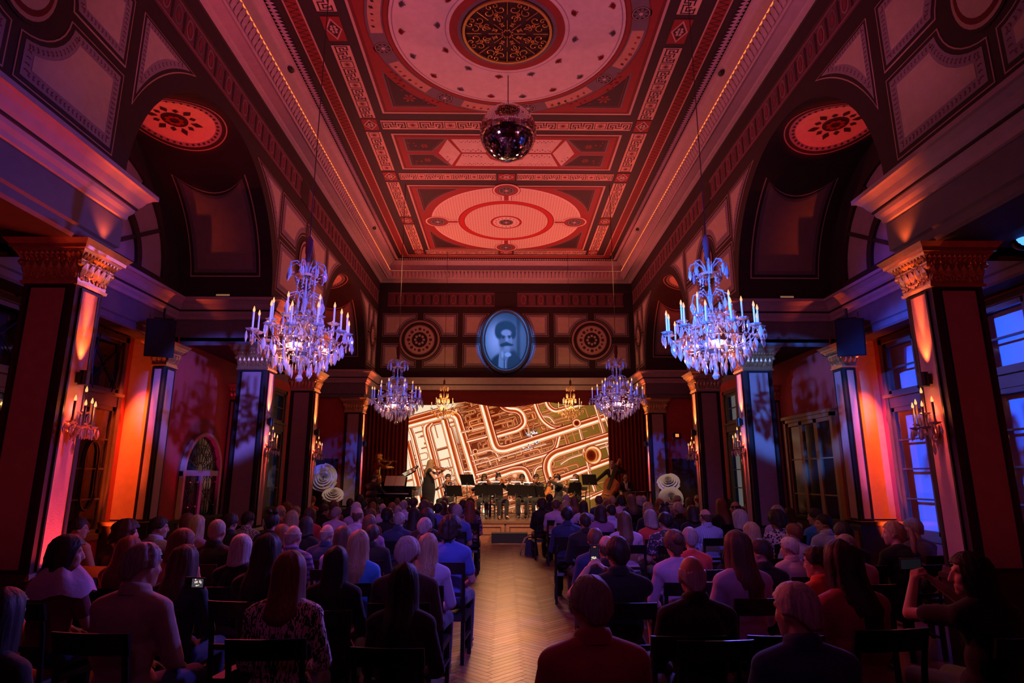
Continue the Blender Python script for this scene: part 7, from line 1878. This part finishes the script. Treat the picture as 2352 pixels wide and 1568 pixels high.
def player(x, y, rz, label, sex='m', stand=False, wl=None, wr=None, yaw=0, pitch=0, hair='short', hcol='dark', top='black', skin=None, hl=None, hr=None, sleeve='long', gown=False, shirtfront=True, lean=0.0, z=SH, chairlab=None, norms=((.5, .2, .6), (-.5, .2, -.6)), beard=False, legs=True, roll=0):
    J = skeleton(sex, stand, lean)
    if wl: J['wrl'] = wl
    if wr: J['wrr'] = wr
    h = {}
    if hl: h['l'] = hl
    if hr: h['r'] = hr
    me, HM = body_mesh(J, sex, yaw, .0095, pitch, skin, h, (.9, .8), norms, roll=roll)
    o = bpy.data.objects.new('person', me); C.objects.link(o); o.location = (x, y, z); o.rotation_euler = (0, 0, rz); tag(o, label, 'person')
    child(torso_cloth(J, sex, sleeve, .011, name='jacket' if sex == 'm' else 'dress_top'), 'jacket' if sex == 'm' else 'dress_top', o, CL[top])
    if gown:
        b = MB(); c_ = [(.165, 1.20), (.168, 1.10), (.195, .95), (.205, .86), (.19, .70), (.165, .45), (.175, .2), (.215, .012)]; b.lathe(c_, 22, (0, -.03, 0), cap=False); b.build('gown_skirt', CL[top], o, True)
    elif legs: child(legs_cloth(J), 'trousers', o, CL['black'])
    for k in 'lr': an = J['an'+k]; child(ME_shoe, 'shoe', o, None, (an[0], an[1], 0))
    dress(o, HM, hair, hcol, 1); eyes(o, HM)
    if shirtfront and sex == 'm':
        dz = .42 if stand else 0; b = MB(); b.faces([(-.055, .105+lean*.7, 1.03+dz), (.055, .105+lean*.7, 1.03+dz), (.045, .118+lean*.5, .86+dz), (0, .125+lean*.4, .80+dz), (-.045, .118+lean*.5, .86+dz), (-.05, .085+lean, 1.075+dz), (.05, .085+lean, 1.075+dz), (0, .142+lean*.6, .93+dz)], [(0, 1, 7), (1, 2, 7), (2, 3, 7), (3, 4, 7), (4, 0, 7), (5, 6, 1, 0)]); b.build('shirt_front', mat('white_shirt', (.75, .74, .72), .7), o)
        b = MB(); b.ball((0, .115+lean, 1.055+dz), (.04, .012, .018), 8, 5); b.build('bow_tie', M_black, o)
        c2 = child(collar_mesh(J, .062, .035), 'collar', o, mat('white_shirt', (.75, .74, .72), .7))
    if beard:
        b = MB(); b.ball((0, .078, -.10), (.045, .035, .05), 10, 8); b.ball((0, .085, -.135), (.03, .028, .045), 10, 8); e_ = b.build('beard', HAIRC['grey'], o, True); e_.matrix_local = HM
    if chairlab: chair(x, y, rz, chairlab, 'orchestra chairs', True, z)
    Mw = Matrix.Translation(o.location) @ Matrix.Rotation(rz, 4, 'Z'); return o, Mw
def with_violin(P, Mw, J_z, label, blabel, d=(-.30, .93, -.10), L_=.36, m=None, org=(-.05, .085)):
    o_ = Vector((org[0], org[1], J_z)); dd = Vector(d).normalized()
    M = Mw @ frame_of(o_, dd, (.35, .1, 1)); bowed('violin', M, L_, label, 'violin', m or M_var)
    c_ = o_+dd*L_*.56+Vector((.02, 0, .06)); return Mw @ c_
Z1 = 1.085
def vl(dz=0): return dict(wl=(-.17, .43, 1.03+dz-.04), wr=(.17, .34, .90+dz), hl=(-.4, -.2, -1), hr=(.9, -.2, -.5))
def do_bow(Mw, Rw, cpt, lab):
    r_ = Mw @ Vector(Rw); d = (cpt-r_).normalized(); bow(r_+Vector((0, 0, .02)), r_+d*.70, lab)
# solo violinist
v_ = dict(wl=(-.16, .46, 1.43), wr=(.17, .33, 1.24), hl=(-.4, -.2, -1), hr=(.6, -.5, -.6))
o, Mw = player(-2.25, 18.50, R(-78), 'woman with long wavy fair hair in a long black gown playing a violin', 'f', True, yaw=-8, pitch=-4, hair='long', hcol='blond', top='black', sleeve='none', gown=True, **v_)
c_ = with_violin(o, Mw, 1.475, 'dark violin held by the standing solo violinist', '', d=(-.25, .94, -.14)); do_bow(Mw, v_['wr'], c_, 'bow in the hand of the standing solo violinist')
# seated players
def fiddler(x, y, rz, lab, vlab, blab, clab, **k):
    v_ = vl(); o, Mw = player(x, y, rz, lab, yaw=-15, pitch=-8, chairlab=clab, **{**v_, **k}); c_ = with_violin(o, Mw, Z1, vlab, ''); do_bow(Mw, v_['wr'], c_, blab)
fiddler(-1.80, 19.55, R(160), 'seated woman violinist in a glittering dark dress behind the soloist', 'violin of the seated woman behind the soloist', 'bow of the seated woman behind the soloist', 'chair of the seated woman violinist behind the soloist', sex='f', hair='updo', hcol='dark', top='floral', sleeve='none')
fiddler(-.66, 19.25, R(176), 'woman player in black behind the first lit music stand', 'violin half hidden by the first lit music stand', 'bow half hidden by the first lit music stand', 'chair behind the first lit music stand', sex='f', hair='longbob', hcol='dark', top='black', skin=M_skin2)
fiddler(-.22, 18.95, R(-160), 'woman player with dark hair in a bun beside the aisle music stands', 'reddish violin of the woman with a bun', 'bow of the woman with a bun', 'chair of the woman with a hair bun', sex='f', hair='bun', hcol='black', top='black')
o, Mw = player(.52, 19.5, R(180), 'man in a dinner jacket with a bow tie at the middle music stand', yaw=0, pitch=-14, wl=(-.06, .30, .82), wr=(.05, .32, .70), hair='short', hcol='black', skin=M_skin2, chairlab='chair of the man with a bow tie at the middle stand')
root = empty('clarinet'); root.matrix_world = Mw @ frame_of((0, .12, 1.08), (0, .35, -.85), (0, 1, 0)); tag(root, 'black clarinet held by the man with a bow tie', 'clarinet')
b = MB(); b.lathe([(.006, 0), (.010, .06), (.013, .08), (.012, .45), (.014, .50), (.030, .60), (.031, .602)], 10); b.v = [(z, x, y) for x, y, z in b.v]; b.build('tube', M_black, root, True)
b = MB()
for k in range(9): b.box(.12+.035*k, -.006, .012, .135+.035*k, .006, .018)
tag(b.build('keys', M_steel, root), kind='stuff')
fiddler(.97, 19.42, R(148), 'man in black playing a red violin beside the cellist', 'reddish violin of the man beside the cellist', 'bow of the man beside the cellist', 'chair of the violinist beside the cellist', hair='short', hcol='black', skin=M_skin2)
# cellist
o, Mw = player(1.56, 18.70, R(112), 'cellist with dark hair in black, turned in profile', wl=(-.10, .30, 1.10), wr=(.26, .44, .72), hl=(-1, -.2, -.3), hr=(1, -.2, -.2), yaw=5, hair='short', hcol='black', chairlab='chair of the cellist')
bowed('cello', Mw @ frame_of((.06, .56, .26), (-.13, -.42, .90), (0, 1, .35)), .74, 'amber brown cello leaning against the cellist', 'cello', M_amber)
r_ = Mw @ Vector((.26, .44, .72)); bow(r_, r_+(Mw.to_3x3() @ Vector((-.62, .16, .05))), 'bow in the hand of the cellist')
# horn player
o, Mw = player(2.22, 19.5, R(118), 'woman with long hair in black lace playing a brass horn', 'f', wl=(-.10, .28, 1.02), wr=(.16, .30, .78), hair='long', hcol='brown', top='black', sleeve='short', yaw=0, chairlab='chair of the horn player')
root = empty('french_horn'); root.matrix_world = Mw @ frame_of((.04, .30, .88), (0, .3, 1), (1, 0, 0)); tag(root, 'shiny brass horn in the arms of the horn player', 'horn')
b = MB(); b.tube([(.13*cos(t), .13*sin(t), .01*sin(3*t)) for t in [2*pi*k/24 for k in range(25)]], .014, 6); b.tube([(.10*cos(t), .10*sin(t), .02) for t in [2*pi*k/24 for k in range(25)]], .012, 6); b.build('coil', M_brasslaq, root, True)
b = MB(); b.lathe([(.02, 0), (.03, .08), (.06, .16), (.13, .22), (.15, .225)], 18, cap=False); b.v = [(-.10-z*.6+.0*x, x+.05, y-.05) for x, y, z in b.v]; b.build('bell', M_brasslaq, root, True)
b = MB(); b.tube([(.13, .02, 0), (.20, .04, -.04), (.24, .02, -.10)], [.008, .007, .010], 6); b.build('mouthpipe', M_brasslaq, root, True)
# double bass
o, Mw = player(3.36, 19.45, R(165), 'grey-haired double bass player standing with his bow arm stretched out', stand=True, wl=(-.20, .24, 1.52), wr=(.52, .36, 1.06), hl=(-1, .1, -.4), hr=(.4, -.6, -.3), yaw=18, pitch=-6, hair='shaved', hcol='grey')
bowed('double_bass', Mw @ frame_of((.26, .50, .20), (-.36, -.16, 1.0), (.3, 1, .25)), 1.06, 'large amber double bass leaning on the standing player', 'double bass', M_amber, True)
r_ = Mw @ Vector((.52, .36, 1.06)); bow(r_, r_+(Mw.to_3x3() @ Vector((-.45, .22, -.42))), 'bow in the hand of the double bass player')
# drummer
o, Mw = player(3.92, 20.2, R(176), 'bald bearded drummer in a dark suit beside the double bass', wl=(-.10, .30, .78), wr=(.10, .30, .78), hair='bald', hcol='grey', beard=True, chairlab='stool chair of the bearded drummer')
# pianist
o, Mw = player(-3.95, 18.50, R(-14), 'pianist in a black suit seen from behind at the grand piano', wl=(-.14, .42, .78), wr=(.16, .44, .78), yaw=12, pitch=-10, hair='short', hcol='dark', norms=((0, 0, -1), (0, 0, -1)), shirtfront=False, lean=.04)

# ---- golden statue
ped = empty('statue', (-4.08, 19.85, SH), R(-62)); tag(ped, 'golden statue of a violinist on a low plinth behind the piano', 'statue')
M_statue = mat('statue_gold', (.80, .42, .12), .32, metal=.8, var=.2, bump=.2, bscale=30)
J = skeleton('m', True); J['wrl'] = (-.17, .45, 1.45); J['wrr'] = (.24, .36, 1.30)
me, HM = body_mesh(J, 'm', -10, .012, 0, M_statue, {'l': (-.4, -.2, -1), 'r': (.9, -.2, -.3)}, (.9, .9), ((.5, .2, .6), (-.5, .2, -.6)), name='figure'); inst(me, 'figure', ped, (0, 0, .22))
inst(torso_cloth(J, 'm', 'long', name='coat'), 'coat', ped, (0, 0, .22)).data.materials[0] = M_statue
lm = legs_cloth(J); lm.materials[0] = M_statue; inst(lm, 'trousers', ped, (0, 0, .22))
hm = get_hair('curly', 2).copy(); hm.materials[0] = M_statue; h = inst(hm, 'hair', ped, (0, 0, 0)); h.matrix_local = Matrix.Translation((0, 0, .22)) @ HM
b = MB(); b.frustum(-.24, -.24, .24, .24, 0, .03, .05, .03); b.frustum(-.24, -.24, .24, .24, .05, 0, .215, -.01); b.build('plinth', M_statue, ped)
vb = MB(); Mv = frame_of((-.05, .085, 1.73), (-.30, .93, -.10), (.35, .1, 1))
prof = [(0, 0), (.1, .26), (.25, .28), (.42, .17), (.5, .16), (.6, .18), (.75, .25), (.9, .21), (1, 0)]; P = [(t*.38, w_*.38) for t, w_ in prof]; out = P+[(x, -y) for x, y in P[-2:0:-1]]
vb.plate(out, 0, .045, lambda u, v, h: tuple(Mv @ Vector((u, v, h)))); vb.tube([tuple(Mv @ Vector(p)) for p in ((.37, 0, .04), (.58, 0, .05), (.62, 0, .03))], .014, 6); vb.build('violin', M_statue, ped)
vb = MB(); vb.tube([(.24, .36, 1.53), (-.30, .42, 1.86)], .008, 5); vb.build('bow', M_statue, ped)
